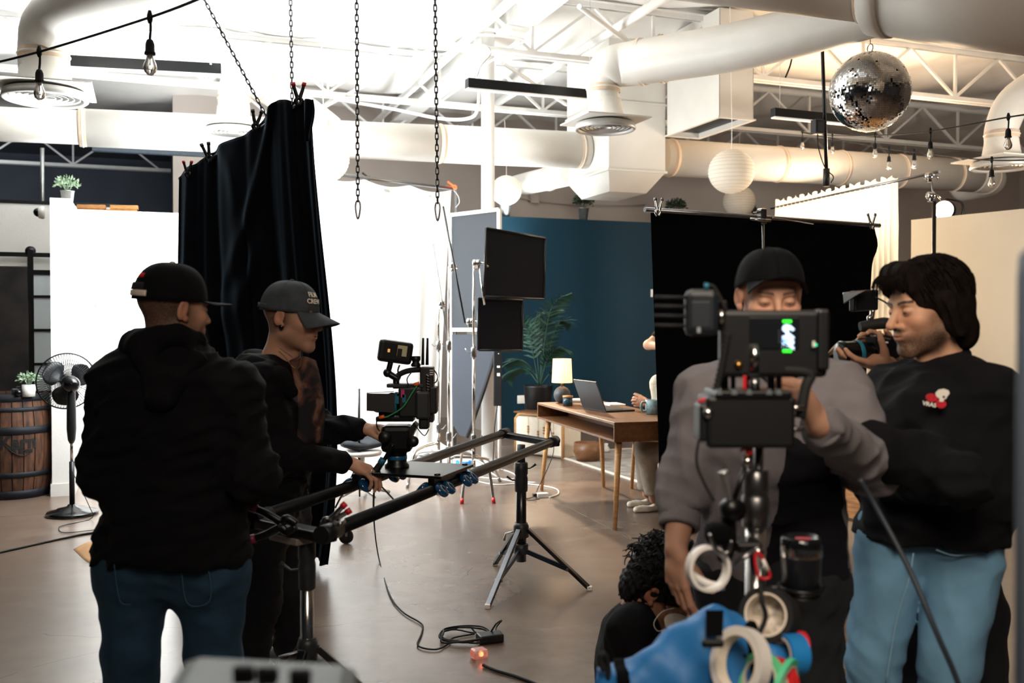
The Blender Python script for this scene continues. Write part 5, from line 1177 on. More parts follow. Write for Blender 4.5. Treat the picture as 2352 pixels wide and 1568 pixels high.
pipe_run('floor_cable', 'thin black cable dropping from the camera to the power brick', 'cable', [P(862, 1100, 4.1), P(858, 1160, 4.15), FL(862, 1230, .2), FL(872, 1290, .008), FL(895, 1365, .008), FL(925, 1405, .008), FL(968, 1432, .008), FL(968, 1455, .008), FL(960, 1482, .008), FL(1000, 1491, .008), FL(1030, 1478, .008), FL(1040, 1465, .008), FL(1090, 1455, .01)], .0042, 'black_rubber')
c = FL(1068, 1468); pts = []; rn = random.Random(2)
for i in range(34): a_ = i * .75; r_ = .05 + .05 * rn.random(); pts.append(c + Vector((math.cos(a_) * r_ * 1.5, math.sin(a_) * r_ * 1.3, .012 + .02 * rn.random())))
pts += [FL(1140, 1440, .02), FL(1152, 1425, .06), FL(1140, 1432, .09), FL(1128, 1450, .04)]
one('cable_tangle', 'tangle of black cable beside the power brick', 'cable', MB().tube(catmull(pts, 4), .0042, 6), 'black_rubber')
p = FL(1125, 1474); one('power_brick', 'black power brick on the floor among the cables', 'power supply', MB().box(p + ZU * .022, (.12, .075, .042), ax=(Vector((.94, .34, 0)), Vector((-.34, .94, 0)), ZU), bev=.008), 'black_plastic')
p = FL(1100, 1512); t = thing('lit_plug', 'clear triple-tap plug glowing orange on the floor', 'plug', p)
obj('plug_shell', MB().box(p + ZU * .025, (.075, .06, .045), ax=(Vector((.9, .4, 0)).normalized(), Vector((-.4, .9, 0)).normalized(), ZU), bev=.014), mat('clear_pink', '#f0d8d0', .2, trans=.6), t); obj('plug_glow', MB().sphere(p + ZU * .028 + Vector((.01, -.02, 0)), .012, 12, 8), mat('glow_orange', '#ff7040', .3, emit=5, ecol='#ff6a40'), t)
pipe_run('floor_cable', 'thick black extension cable running from the lit plug to the lower edge', 'cable', [FL(1110, 1527, .01), FL(1140, 1540, .009), FL(1190, 1555, .009), FL(1260, 1585, .009), FL(1330, 1640, .009)], .0075, 'black_rubber')

# ================================================================ FOREGROUND EQUIPMENT
# blurred grey recorder at the bottom edge and grey post at the right edge
c = P(560, 1620, 1.05); t = thing('grey_recorder', 'out-of-focus grey equipment case with black buttons at the lower edge', 'equipment case', c - ZU * .08)
obj('case', MB().box(P(600, 1596, 1.05) - ZU * .02, (.205, .16, .075), ax=(Vector((.99, .1, -.09)).normalized(), Vector((-.1, .99, 0)).normalized(), Vector((.09, 0, .99))), bev=.022), 'mid_grey_plastic', t)
for x_ in (560, 614, 690): obj('button', MB().box(P(x_, 1548 + (x_ - 560) * .06, .96), (.022, .012, .02), bev=.004), 'black_plastic', t)
obj('case_stand', MB().tube([P(600, 1600, 1.05) - ZU * .06, P(600, 1600, 1.05) * Vector((1, 1, 0))], .03, 12), 'black_metal', t)
c = P(2362, 900, 1.0); t = thing('grey_post', 'out-of-focus grey post at the right edge of the frame', 'post', c * Vector((1, 1, 0)))
obj('post', MB().tube([c * Vector((1, 1, 0)), P(2362, 640, 1.0), P(2364, 590, 1.0), P(2374, 565, 1.0)], [.0105, .0105, .01, .005], 16), mat('post_grey', '#525e6c', .5), t)
obj('post_base', MB().lathe([(.14, 0), (.14, .02), (.02, .04)], c * Vector((1, 1, 0)), ZU, 24), 'black_metal', t)

GD = 1.95
t = thing('camera_rig', 'black camera rig with rear monitor and side transmitter in front of the operator', 'camera rig', P(1725, 1040, GD))
obj('monitor_body', pbox(1652, 712, 1896, 866, GD, .035, .01), 'black_plastic', t)
mo = [o for o in t.children if o.name.startswith('monitor_body')][0]
obj('monitor_inset', pbox(1722, 728, 1835, 802, GD - .0185, .004, .002), mat('inset', '#0a1016', .3), mo)
obj('hinge_cap', pbox(1872, 710, 1898, 850, GD - .006, .046, .006), 'black_plastic', mo)
for y_, n_ in ((738, 3), (806, 3)):
    for k in range(n_): obj('led', MB().sphere(P(1801 + k * 7, y_, GD - .021), .0032, 8, 6), 'led_green', mo)
mtx = text_mb('64%', .030, .0006, .0015); placed(mtx, frame(P(1809, 774, GD - .022), (0, 0, -1), (1, 0, 0))); obj('display_digits', mtx, 'led_white', mo)
for y_ in (760, 768, 776, 784): obj('small_print', pbox(1788, y_ - 2, 1792, y_ + 2, GD - .0205, .001, 0), mat('print_grey', '#3a444c', .5), mo)
obj('led_small', pbox(1866, 783, 1872, 797, GD - .031, .003, .001), 'white_plastic', mo); obj('led', MB().sphere(P(1874, 792, GD - .031), .003, 8, 6), mat('led_teal', '#10c080', .3, emit=1.5, ecol='#20c890'), mo)
tx = obj('transmitter', pbox(1573, 664, 1650, 772, GD - .02, .035, .014), mat('tx_grey', '#171c22', .4), t)
obj('transmitter_face', pbox(1588, 692, 1632, 752, GD - .0385, .003, .004), mat('tx_face', '#20272e', .4), tx)
tm = text_mb('TRANSVIDEO', .0055, .0003); placed(tm, frame(P(1606, 677, GD - .0385), (1, 0, 0), (0, 0, 1))); obj('transmitter_print', tm, mat('print_dim', '#6a7480', .5), tx)
for b_ in ((1601, 706, 1612, 715), (1598, 722, 1614, 742), (1601, 742, 1609, 764)): obj('transmitter_label', pbox(*b_, GD - .0392, .001, 0), mat('label_grey', '#8a8f93', .6), tx)
for y_ in (683, 704, 726, 748): obj('antenna', ptube([(1503, y_ - 1), (1574, y_)], GD - .02, .0036, 8), 'black_rubber', tx)
obj('bracket', pbox(1648, 690, 1668, 760, GD - .005, .02, .003), 'black_metal', t); obj('bracket_screw', ptube([(1657, 712), (1657, 742)], GD - .03, .0062, 10), 'chrome', t)
obj('coil_cable', MB().tube([P(1672 - .00042 * (i - 0) ** 2 - i * .22, 765 + i * 1.28, GD - .02) + Vector((.006 * math.cos(i * 1.4), .006 * math.sin(i * 1.4), 0)) for i in range(110)], .0028, 6), 'black_rubber', t)
obj('cable', ptube([(1622, 660), (1636, 656), (1650, 675), (1668, 712)], GD - .03, .0035), 'black_rubber', t); obj('cable_plug', ptube([(1622, 664), (1624, 650)], GD - .03, .005), 'teal_plastic', t)
for x_, r_ in ((1663, .008), (1683, .005), (1717, .008), (1737, .006), (1770, .008), (1788, .006)): obj('vertical_rod', ptube([(x_, 775), (x_ + 1, 900)], GD + (.02 if r_ > .006 else .0), r_, 10), 'black_metal', t)
obj('cylinder_pin', ptube([(1733, 790), (1733, 850)], GD - .02, .0095, 12), 'chrome', t); obj('pin_collar', ptube([(1733, 868), (1733, 895)], GD - .02, .011, 12), 'steel', t)
obj('red_strip', pbox(1706, 862, 1714, 893, GD - .015, .004, .001), 'red_plastic', t); obj('brass_knob', MB().sphere(P(1696, 838, GD - .02), .009, 10, 8), 'brass', t)
obj('rig_base', pbox(1630, 893, 1800, 912, GD, .12, .004), 'black_metal', t)
for x0 in (1645, 1680, 1714, 1760, 1782): obj('base_rib', MB().prism([P(x0, 906, GD - .062), P(x0 + 14, 906, GD - .062), P(x0 + 11, 894, GD - .062), P(x0 + 3, 894, GD - .062)], (0, .01, 0)), 'mid_grey_plastic', t)
obj('battery_box', pbox(1612, 905, 1810, 1022, GD, .11, .008), mat('box_black', '#06080b', .45), t); obj('battery_side', pbox(1600, 925, 1625, 1010, GD - .01, .07, .006), 'black_plastic', t)
obj('side_screw', MB().lathe([(.001, -.01), (.01, -.008), (.011, 0)], P(1626, 948, GD - .05), Vector((0, 1, 0)), 16), 'chrome', t)
obj('camera_handle', ptube([(1800, 850), (1842, 852), (1862, 862), (1850, 890), (1838, 960)], GD - .01, .011), 'black_rubber', t)
obj('handle_bolt', ptube([(1812, 937), (1846, 935)], GD - .03, .006, 10), 'chrome', t); obj('handle_bolt', ptube([(1808, 984), (1844, 987)], GD - .03, .0065, 10), 'chrome', t)
obj('red_tip', ptube([(1604, 922), (1626, 916)], GD - .03, .0045), 'red_plastic', t); obj('side_cable', ptube([(1650, 940), (1610, 1000), (1600, 1060), (1618, 1110), (1640, 1150)], GD - .04, .003), 'black_rubber', t)

# support column with clamps
cc = P(1738, 1300, GD + .06)
t = thing('column_stand', 'chrome column stand carrying the rig and hung with tape rolls', 'stand', cc * Vector((1, 1, 0)))
obj('lower_column', MB().tube([cc * Vector((1, 1, 0)) + ZU * .1, P(1736, 1205, GD + .06)], .0215, 18), 'chrome', t); obj('upper_column', MB().tube([P(1736, 1205, GD + .06), P(1742, 1015, GD + .06)], .0115, 14), 'steel', t)
obj('upper_column', MB().tube([P(1724, 1100, GD + .05), P(1724, 1020, GD + .05)], .006, 10), 'chrome', t)
obj('column_collar', MB().lathe([(.022, 0), (.028, .004), (.028, .065), (.024, .07), (.026, .075), (.026, .12), (.02, .125)], P(1735, 1212, GD + .06), ZU, 20), 'steel', t)
obj('clamp_block', pbox(1684, 1238, 1742, 1262, GD + .02, .07, .006), 'black_metal', t); obj('clamp_tee', ptube([(1682, 1297), (1738, 1262)], GD - .03, .0055), 'steel', t); obj('clamp_nut', MB().sphere(P(1741, 1266, GD - .03), .009, 10, 8), 'chrome', t)
obj('side_arm', ptube([(1672, 1172), (1676, 1250), (1660, 1290)], GD, .015), 'black_metal', t); obj('side_arm', ptube([(1682, 1160), (1712, 1070)], GD - .02, .006), 'black_metal', t); obj('arm_joint', MB().lathe([(.018, -.02), (.022, -.01), (.022, .02), (.001, .022)], P(1680, 1168, GD - .02), Vector((.3, -1, 0)), 16), 'black_metal', t)
obj('ratchet_handle', ptube([(1660, 1082), (1672, 1120), (1676, 1150)], GD - .03, [.011, .0075, .006]), 'galvanised', t); obj('rod_ferrule', ptube([(1712, 1072), (1720, 1048)], GD - .02, .009), 'chrome', t)
k = obj('red_bundle', MB().sphere(P(1722, 1036, GD - .03), .008, 10, 8), 'red_plastic', t); obj('orange_wires', ptube([(1700, 1036), (1712, 1030), (1718, 1046)], GD - .03, .003), 'orange_plastic', t)
for k in range(3): d_ = Vector((math.cos(2.1 * k + .9), math.sin(2.1 * k + .9), 0)); obj('stand_leg', MB().tube([cc * Vector((1, 1, 0)) + ZU * .35, cc * Vector((1, 1, 0)) + d_ * .42 + ZU * .012], .014, 8), 'steel', t)
obj('webbing', pbox(1620, 1200, 1682, 1250, GD - .01, .05, .015), 'black_cloth', t); obj('webbing_strap', ptube([(1630, 1225), (1646, 1262), (1672, 1268), (1680, 1240)], GD - .04, .004), 'steel', t)

t = thing('carabiner', 'red and silver carabiner hanging from the column clamp', 'carabiner', P(1750, 1330, GD - .04))
obj('hook', ptube([(1741, 1268), (1752, 1282), (1768, 1318), (1762, 1328), (1745, 1326), (1738, 1310), (1734, 1280), (1741, 1268)], GD - .04, .0032), 'red_plastic', t); obj('gate', ptube([(1752, 1284), (1764, 1310)], GD - .042, .0038), 'white_plastic', t)
# tumbler in a holder
p = P(1840, 1362, GD + .02); t = thing('tumbler', 'dark insulated tumbler with a steel band and clear lid', 'tumbler', p)
s = GD / FPX
obj('cup', MB().lathe([(.001, 0), (36 * s, 0), (42 * s, 6 * s), (46 * s, 92 * s), (46 * s, 98 * s)], p, ZU, 32), mat('tumbler_black', '#15181d', .3), t); obj('steel_band', MB().lathe([(46.3 * s, 88 * s), (46.8 * s, 90 * s), (46.8 * s, 108 * s), (46.3 * s, 110 * s)], p, ZU, 32, capped=False), 'chrome', t)
obj('steel_base', MB().lathe([(34 * s, -2 * s), (40 * s, 0), (42.5 * s, 7 * s)], p, ZU, 32, capped=False), 'chrome', t); obj('lid', MB().lathe([(46 * s, 108 * s), (47 * s, 112 * s), (46 * s, 130 * s), (40 * s, 134 * s), (38 * s, 126 * s), (.001, 126 * s)], p, ZU, 32, capped=False), mat('lid_smoke', '#1a1d22', .08, trans=.5), t); obj('lid_slider', MB().box(p + ZU * (131 * s) + Vector((0, -.012, 0)), (34 * s, 16 * s, 5 * s), bev=.002), mat('slider_red', '#b04450', .4), t)
t = thing('cup_holder', 'black ring cup holder fixed to the column', 'cup holder', p - ZU * .01); obj('ring', MB().ring(p + ZU * .012, ZU, 50 * s, .005, 30, 8), 'black_metal', t); obj('holder_arm', MB().tube([p + ZU * .012 + Vector((-50 * s, 0, 0)), P(1740, 1352, GD + .05)], .006, 8), 'black_metal', t); obj('holder_floor', MB().lathe([(.001, -.006), (44 * s, -.006), (44 * s, -.003), (.001, -.003)], p, ZU, 24), 'black_plastic', t)

roll('thin white tape ring hanging on the left of the column', P(1626, 1305, GD - .03), (.3, -1, .1), 52 * s, 48 * s, .022, 'white_plastic', 'white_plastic')
one('tape_tail', 'short white strip of tape peeling across the tape ring', 'tape strip', MB().grid(lambda a, b: P(1586 + 78 * a, 1306 + 30 * math.sin(a * 1.9) + 20 * b, GD - .005), 10, 2, thick=.001), 'white_plastic')
tb = roll('wide black tape roll with pale core hanging at the center', P(1768, 1412, GD - .02), (-.5, -.8, .28), 62 * s, 48 * s, .058, 'black_rubber', 'cream')
bx_ = Vector((-.5, -.8, .28)).normalized(); cx_ = P(1768, 1412, GD - .02); xx_, yy_, zz_ = basis(bx_)
obj('paper_liner', MB().grid(lambda a, b: cx_ + xx_ * (46 * s * b * math.cos(6.283 * a)) + yy_ * (46 * s * b * math.sin(6.283 * a)) + zz_ * (-.012 + .008 * math.sin(9 * a * 6.283 / 3) * b), 30, 6), mat('liner', '#cfc7bb', .8, var=.5, vs=70), tb)
roll('white tape roll with printed core at the lower right of the bag', P(1700, 1522, GD - .14), (-.85, -.5, .3), 76 * s, 60 * s, .026, 'white_plastic', 'cream')
roll('mint green tape roll leaning at the bottom', P(1748, 1562, GD - .12), (-.8, -.5, .35), 60 * s, 46 * s, .012, mat('mint', '#6fd79a', .5))
roll('bright red tape roll at the lower edge', P(1775, 1572, GD - .11), (-.75, -.6, .3), 60 * s, 46 * s, .02, mat('red_tape', '#d8262a', .5))
roll('pale green tape roll in front of the red tape', P(1802, 1580, GD - .13), (.8, -.6, -.2), 66 * s, 52 * s, .011, mat('mint_b', '#58cf9a', .5))
roll('blue tape roll hanging right of the black tape', P(1816, 1502, GD - .07), (-.95, -.3, .1), 45 * s, 36 * s, .04, 'blue_tape')
roll('red tape roll tucked behind the blue tape', P(1835, 1478, GD + .06), (-.95, -.3, .1), 30 * s, 22 * s, .02, 'red_tape' if 'red_tape' in MATS else 'red_plastic')
pipe_run('hanging_rope', 'black cord threaded through the hanging tape rolls', 'cord', [P(1746, 1330, GD - .03), P(1750, 1380, GD - .05), P(1758, 1420, GD - .05), P(1730, 1480, GD - .06), P(1708, 1510, GD - .08)], .005, 'black_rubber')
pipe_run('boom_cable', 'long dark cable hanging down in front of the light jeans', 'cable', [P(1975, 1100, 2.1), P(2010, 1160, 2.1), P(2085, 1300, 2.05), P(2150, 1450, 2.0), P(2210, 1600, 2.0), P(2225, 1760, 2.0)], .0058, mat('cable_grey', '#2b323b', .5))

# blue duffel bag: a soft box slung on the stand
def bag(s, q):
    a_ = 2 * math.pi * s; x_ = (q - .5) * 2
    w = .20; sx = x_ * w; rz_ = .085 * (1 - .35 * abs(x_) ** 2.5) ; ry_ = .065 * (1 - .3 * abs(x_) ** 3)
    up_ = .075 * math.exp(-((x_ - .15) / .45) ** 2) * max(0, math.sin(a_)) ** 1.5
    k = 1 if 0 < q < 1 else 0.0
    c_ = P(1592, 1580, GD - .03)
    wr = .006 * math.sin(9 * x_ + 3 * a_) + .004 * math.sin(17 * x_ - 5 * a_)
    return c_ + Vector((sx, math.cos(a_) * (ry_ + wr) * k, math.sin(a_) * (rz_ + wr) * k + up_ * k - .02 * x_ * 0 + .03 * x_))
t = thing('duffel_bag', 'bright blue duffel bag with black straps at the lower edge', 'bag', P(1600, 1680, GD - .05))
obj('bag_body', MB().grid(bag, 48, 40), 'blue_bag', t)
for q0 in (.14, .78):
    pts = [bag(a_, q0) + Vector((0, -.004, .002)) for a_ in np.linspace(-.2, .62, 22)]; obj('strap', MB().tube(pts, .014, 8, flat=.25), 'black_cloth', t)
obj('end_handle', MB().tube(catmull([P(1388, 1540, GD - .06), P(1378, 1515, GD - .06), P(1386, 1500, GD - .06), P(1396, 1525, GD - .05), P(1398, 1560, GD - .05)], 4), .006, 8), 'black_rubber', t)
obj('wide_strap', MB().prism([P(1622, 1402, GD - .07), P(1662, 1402, GD - .07), P(1660, 1460, GD - .12), P(1622, 1462, GD - .12)], (0, .004, 0)), 'black_cloth', t); obj('buckle', pbox(1612, 1468, 1662, 1486, GD - .16, .012, .004), 'black_plastic', t)

# second camera, held behind the man on the right
HD = 3.25
t = thing('handheld_camera', 'black camera with top screen held behind the bearded man', 'camera', P(2010, 835, HD))
obj('camera_body', MB().box(P(2028, 795, HD), (.10, .07, .075), bev=.012, ax=(Vector((.95, .3, -.1)).normalized(), Vector((-.3, .95, 0)).normalized(), Vector((.1, 0, .99)))), 'black_plastic', t)
obj('lens', MB().lathe([(.034, 0), (.036, .03), (.04, .045), (.042, .11), (.045, .12), (.04, .125), (.001, .11)], P(2005, 808, HD - .01), (-.95, -.25, -.05), 26), 'black_gloss', t); obj('lens_ring', MB().lathe([(.0425, .055), (.0435, .058), (.0435, .068), (.0425, .07)], P(2005, 808, HD - .01), (-.95, -.25, -.05), 26, capped=False), 'teal_plastic', t)
obj('top_plate', MB().box(P(2022, 775, HD - .03), (.06, .03, .006), bev=.002, ax=(Vector((.95, .3, -.2)).normalized(), Vector((-.3, .95, 0)).normalized(), ZU)), 'galvanised', t)
for k in range(2): obj('top_print', pbox(2020, 784 + 8 * k, 2040 - 4 * k, 788 + 8 * k, HD - .06, .002, 0), 'white_plastic', t)
sm = obj('monitor', MB().box(P(1984, 690, HD), (.105, .03, .07), bev=.006, ax=(Vector((.9, .4, .05)).normalized(), Vector((-.4, .9, 0)).normalized(), ZU)), 'black_plastic', t); obj('sun_hood', MB().prism([P(1936, 674, HD - .05), P(1990, 668, HD - .05), P(1972, 676, HD - .12), P(1938, 698, HD - .12)], (0, 0, .003)), 'black_metal', sm); obj('hood_edge', ptube([(1936, 674), (1990, 668)], HD - .055, .0035), 'steel', sm)
obj('ball_mount', ptube([(2005, 712), (2002, 730), (1996, 728), (2000, 745)], HD, .008), 'chrome', t); obj('mount_cable', ptube([(2010, 682), (2035, 695), (2050, 712)], HD, .003), 'black_rubber', t); obj('eyepiece_mic', ptube([(1975, 750), (2030, 742), (2050, 748)], HD, [.016, .02, .018]), 'black_rubber', t)
one('hat_brim', 'curved tan hat brim showing beside the handheld camera', 'hat', MB().grid(lambda a, b: P(1896 + 44 * a, 808 - 22 * math.sin(a * 2.6 - .4) * (1 - b * .2) + 14 * b * math.sin(math.pi * a) , 3.5 + .04 * b), 14, 6, thick=.004), mat('felt_tan', '#c8b39a', .9))
# ================================================================ BODY SURFACES (smooth distance fields -> one continuous mesh)
def _v(a): return np.array(a, dtype=float)
class Fld:
    def __init__(s): s.ops = []; s.lo = _v([1e9] * 3); s.hi = -s.lo; s.nz = None
    def _b(s, p, r): s.lo = np.minimum(s.lo, _v(p) - r); s.hi = np.maximum(s.hi, _v(p) + r)
    def cone(s, a, b, ra, rb=None, k=.02):
        rb = ra if rb is None else rb; a, b = _v(a), _v(b); s._b(a, ra); s._b(b, rb); s.ops.append(('c', a, b, ra, rb, k)); return s
    def chain(s, pts, rs, k=.02):
        for i in range(len(pts) - 1): s.cone(pts[i], pts[i + 1], rs[i], rs[i + 1], k)
        return s
    def ell(s, c, r, k=.02, Rm=None, sub=False):
        r = _v([r] * 3 if isinstance(r, (int, float)) else r); c = _v(c)
        if not sub: s._b(c, r.max())
        s.ops.append(('s' if sub else 'e', c, r, None if Rm is None else np.array(Rm), k)); return s
    def inflate(s, a): s.ops.append(('o', a)); return s
    def cut(s, p, n): n = _v(n); s.ops.append(('p', _v(p), n / np.linalg.norm(n))); return s
    def noise(s, amp, freq, seed=0, stretch=(1, 1, 1), ridged=True): s.nz = (amp, freq, seed, _v(stretch), ridged); return s
    def __call__(s, Q):
        d = np.full(len(Q), 10.0)
        for o in s.ops:
            if o[0] == 'c':
                _, a, b, ra, rb, k = o; ba = b - a; pa = Q - a; h = np.clip(pa @ ba / max(ba @ ba, 1e-9), 0, 1)
                e = pa - h[:, None] * ba; q = np.sqrt(np.einsum('ij,ij->i', e, e)) - (ra + (rb - ra) * h)
            elif o[0] in 'es':
                _, c, r, Rm, k = o; p = Q - c
                if Rm is not None: p = p @ Rm
                k0 = np.linalg.norm(p / r, axis=1); k1 = np.linalg.norm(p / (r * r), axis=1); q = k0 * (k0 - 1) / np.maximum(k1, 1e-9)
            elif o[0] == 'o': d = d - o[1]; continue
            else:
                d = np.maximum(d, (Q - o[1]) @ o[2]); continue
            if o[0] == 's':
                h = np.maximum(k - np.abs(-q - d), 0) / k; d = np.maximum(d, -q) + h * h * k * .25
            else:
                h = np.maximum(k - np.abs(d - q), 0) / k; d = np.minimum(d, q) - h * h * k * .25
        if s.nz:
            amp, fr, sd, st, rd = s.nz; rg = np.random.RandomState(sd); X = Q * st; n = np.zeros(len(Q)); w = np.zeros(len(Q))
            for i in range(3): k = rg.normal(size=3); k = k / np.linalg.norm(k) * fr * .5; w += np.sin(X @ k + rg.uniform(0, 6))
            for i in range(5):
                k = rg.normal(size=3); k = k / np.linalg.norm(k) * fr * (.7 + .35 * i); v = np.sin(X @ k + 1.3 * w + rg.uniform(0, 6))
                n += (1 - 2 * np.abs(v) if rd else v) / (1 + .5 * i)
            d = d - amp * n / 2
        return d
def surf_net(fn, lo, hi, h, B=4):
    lo = _v(lo) - 3 * h; hi = _v(hi) + 3 * h
    nb = np.ceil((hi - lo) / (h * B)).astype(int); N = nb * B + 2
    ii = np.stack(np.meshgrid(*[np.arange(n) for n in nb], indexing='ij'), -1).reshape(-1, 3)
    cen = lo + (ii + .5) * (h * B); dv = np.concatenate([fn(cen[i:i + 200000]) for i in range(0, len(cen), 200000)])
    ii = ii[np.abs(dv) < h * B * 1.35]
    g = np.stack(np.meshgrid(*[np.arange(B + 1)] * 3, indexing='ij'), -1).reshape(-1, 3)
    pts = (ii[:, None, :] * B + g[None]).reshape(-1, 3); X = lo + pts * h
    val = np.concatenate([fn(X[i:i + 300000]) for i in range(0, len(X), 300000)]).reshape(len(ii), B + 1, B + 1, B + 1)
    sg = val < 0
    c8 = [(a, b, c) for a in (0, 1) for b in (0, 1) for c in (0, 1)]
    cs = np.stack([sg[:, a:a + B, b:b + B, c:c + B] for a, b, c in c8], -1); act = cs.any(-1) & ~cs.all(-1)
    bi, x, y, z = np.nonzero(act); cell = ii[bi] * B + np.stack([x, y, z], 1)
    cv = np.stack([val[bi, x + a, y + b, z + c] for a, b, c in c8], -1)
    acc = np.zeros((len(cell), 3)); cnt = np.zeros(len(cell))
    for i in range(8):
        for j in range(i + 1, 8):
            if sum(abs(c8[i][q] - c8[j][q]) for q in range(3)) != 1: continue
            m = (cv[:, i] < 0) != (cv[:, j] < 0); t = np.where(m, cv[:, i] / np.where(m, cv[:, i] - cv[:, j], 1), 0)
            acc += m[:, None] * (_v(c8[i]) + t[:, None] * (_v(c8[j]) - _v(c8[i]))); cnt += m
    vert = lo + (cell + acc / cnt[:, None]) * h
    key = (cell[:, 0] * N[1] + cell[:, 1]) * N[2] + cell[:, 2]; od = np.argsort(key); key = key[od]; vert = vert[od]
    quads = []
    for ax in range(3):
        e = [0, 0, 0]; e[ax] = 1
        a = sg[:, :B, :B, :B]; b = sg[:, e[0]:e[0] + B, e[1]:e[1] + B, e[2]:e[2] + B]
        bi, x, y, z = np.nonzero(a != b); p = ii[bi] * B + np.stack([x, y, z], 1); inside = a[bi, x, y, z]
        u_, w_ = (ax + 1) % 3, (ax + 2) % 3; o = np.zeros((4, 3), int); o[1, u_] = -1; o[2, u_] = -1; o[2, w_] = -1; o[3, w_] = -1
        idx = []; ok = np.ones(len(p), bool)
        for q in range(4):
            c = p + o[q]; k = (c[:, 0] * N[1] + c[:, 1]) * N[2] + c[:, 2]; f = np.searchsorted(key, k); f = np.minimum(f, len(key) - 1); ok &= key[f] == k; idx.append(f)
        Q = np.stack(idx, 1); Q[~inside] = Q[~inside][:, ::-1]; quads.append(Q[ok])
    return vert, np.concatenate(quads)
def np_obj(name, V_, Q_, material, parent, M=None, col=None):
    if M is not None:
        A = np.array(M); W_ = V_ @ A[:3, :3].T + A[:3, 3]
    else: W_ = V_
    inv = np.array(wmat(parent).inverted()) if parent is not None else np.eye(4)
    W_ = W_ @ inv[:3, :3].T + inv[:3, 3]
    me = bpy.data.meshes.new(name); me.from_pydata(W_.tolist(), [], Q_.tolist()); me.polygons.foreach_set('use_smooth', [True] * len(Q_)); me.update()
    if col is not None:
        at = me.color_attributes.new('Col', 'FLOAT_COLOR', 'POINT'); at.data.foreach_set('color', np.concatenate([col, np.ones((len(col), 1))], 1).astype(np.float32).ravel())
    me.materials.append(MATS[material] if isinstance(material, str) else material)
    o = bpy.data.objects.new(name, me); C.objects.link(o); o.parent = parent; return o
def fobj(name, F_, h, material, parent, M=None):
    v, q = surf_net(F_, F_.lo, F_.hi, h); return np_obj(name, v, q, material, parent, M)

def head_frame(c, fwd, up=(0, 0, 1), s=1.0):
    f = Vector(fwd).normalized(); u = Vector(up); x = f.cross(u).normalized(); u = x.cross(f)
    m = Matrix.Identity(4)
    for i in range(3): m[i][0] = x[i] * s; m[i][1] = f[i] * s; m[i][2] = u[i] * s; m[i][3] = c[i]
    return m
def head_field(neck, o):
    """local frame: x to the person's right, y forward, z up, origin mid-head at eye level; neck: base of neck (local)"""
    F_ = Fld(); jw = o.get('jaw', 1.0); ns = o.get('nose', 1.0)
    F_.ell((0, -.018, .032), (.075, .094, .086), .02); F_.ell((0, .03, -.035), (.06 * jw, .062, .078), .03)
    for sx in (-1, 1):
        F_.cone((sx * .05 * jw, .0, -.068), (sx * .012, .072, -.105), .018, .017, .03)
        F_.ell((sx * .044, .062, -.026), (.02, .02, .018), .025)
        F_.ell((sx * .026, .052, .040), (.032, .022, .030), .03)
    F_.ell((0, .076, -.106), (.02, .016, .015), .02)
    F_.cone((-.034, .083, .021), (.034, .083, .021), .0085, None, .018)
    for sx in (-1, 1): F_.ell((sx * .031, .098, -.002), (.018, .016, .0125), .012, sub=True)
    for sx in (-1, 1): F_.ell((sx * .031, .0765, -.002), (.0150, .0150, .0140), .004)
    F_.cone((0, .088, .008), (0, .112 + .004 * (ns - 1) * 10, -.034), .0075, .0105 * ns, .012)
    for sx in (-1, 1): F_.ell((sx * .0115 * ns, .098, -.038), (.0078, .010, .0072), .007)
    F_.ell((0, .085, -.064), (.026, .016, .018), .02)
    F_.cone((-.018, .092, -.0625), (0, .0985, -.0605), .0042, .0055, .006); F_.cone((.018, .092, -.0625), (0, .0985, -.0605), .0042, .0055, .006)
    F_.cone((-.014, .0925, -.0715), (.014, .0925, -.0715), .0055, None, .006); F_.ell((0, .102, -.0665), (.02, .006, .0013), .003, sub=True)
    for sx in (-1, 1):       # opening between the lids
        op = o.get('lid', .5); F_.ell((sx * .031, .0925, -.004 - .003 * (1 - op)), (.0125, .006, .0014 + .0038 * op), .002, sub=True)
    for sx in (-1, 1):       # ears
        F_.ell((sx * .079, -.012, -.006), (.008, .019, .031), .008, Rm=np.array(Matrix.Rotation(-.25, 3, 'X')) @ np.array(Matrix.Rotation(sx * .28, 3, 'Z')))
        F_.ell((sx * .090, -.009, -.004), (.009, .011, .019), .005, sub=True); F_.ell((sx * .077, .0, -.032), (.007, .009, .009), .006)
    nb = Vector(neck); F_.cone((0, -.025, -.06), nb, .053, .06, .035); None if o.get('nobase') else F_.cone(nb, nb + Vector((0, -.01, -.05)), .06, .075, .03)
    if o.get('adam', 1): F_.ell((nb.x * .4, .02, -.135), (.013, .014, .016), .025)
    return F_
SKIN = _v(hexc('#c1947a'))
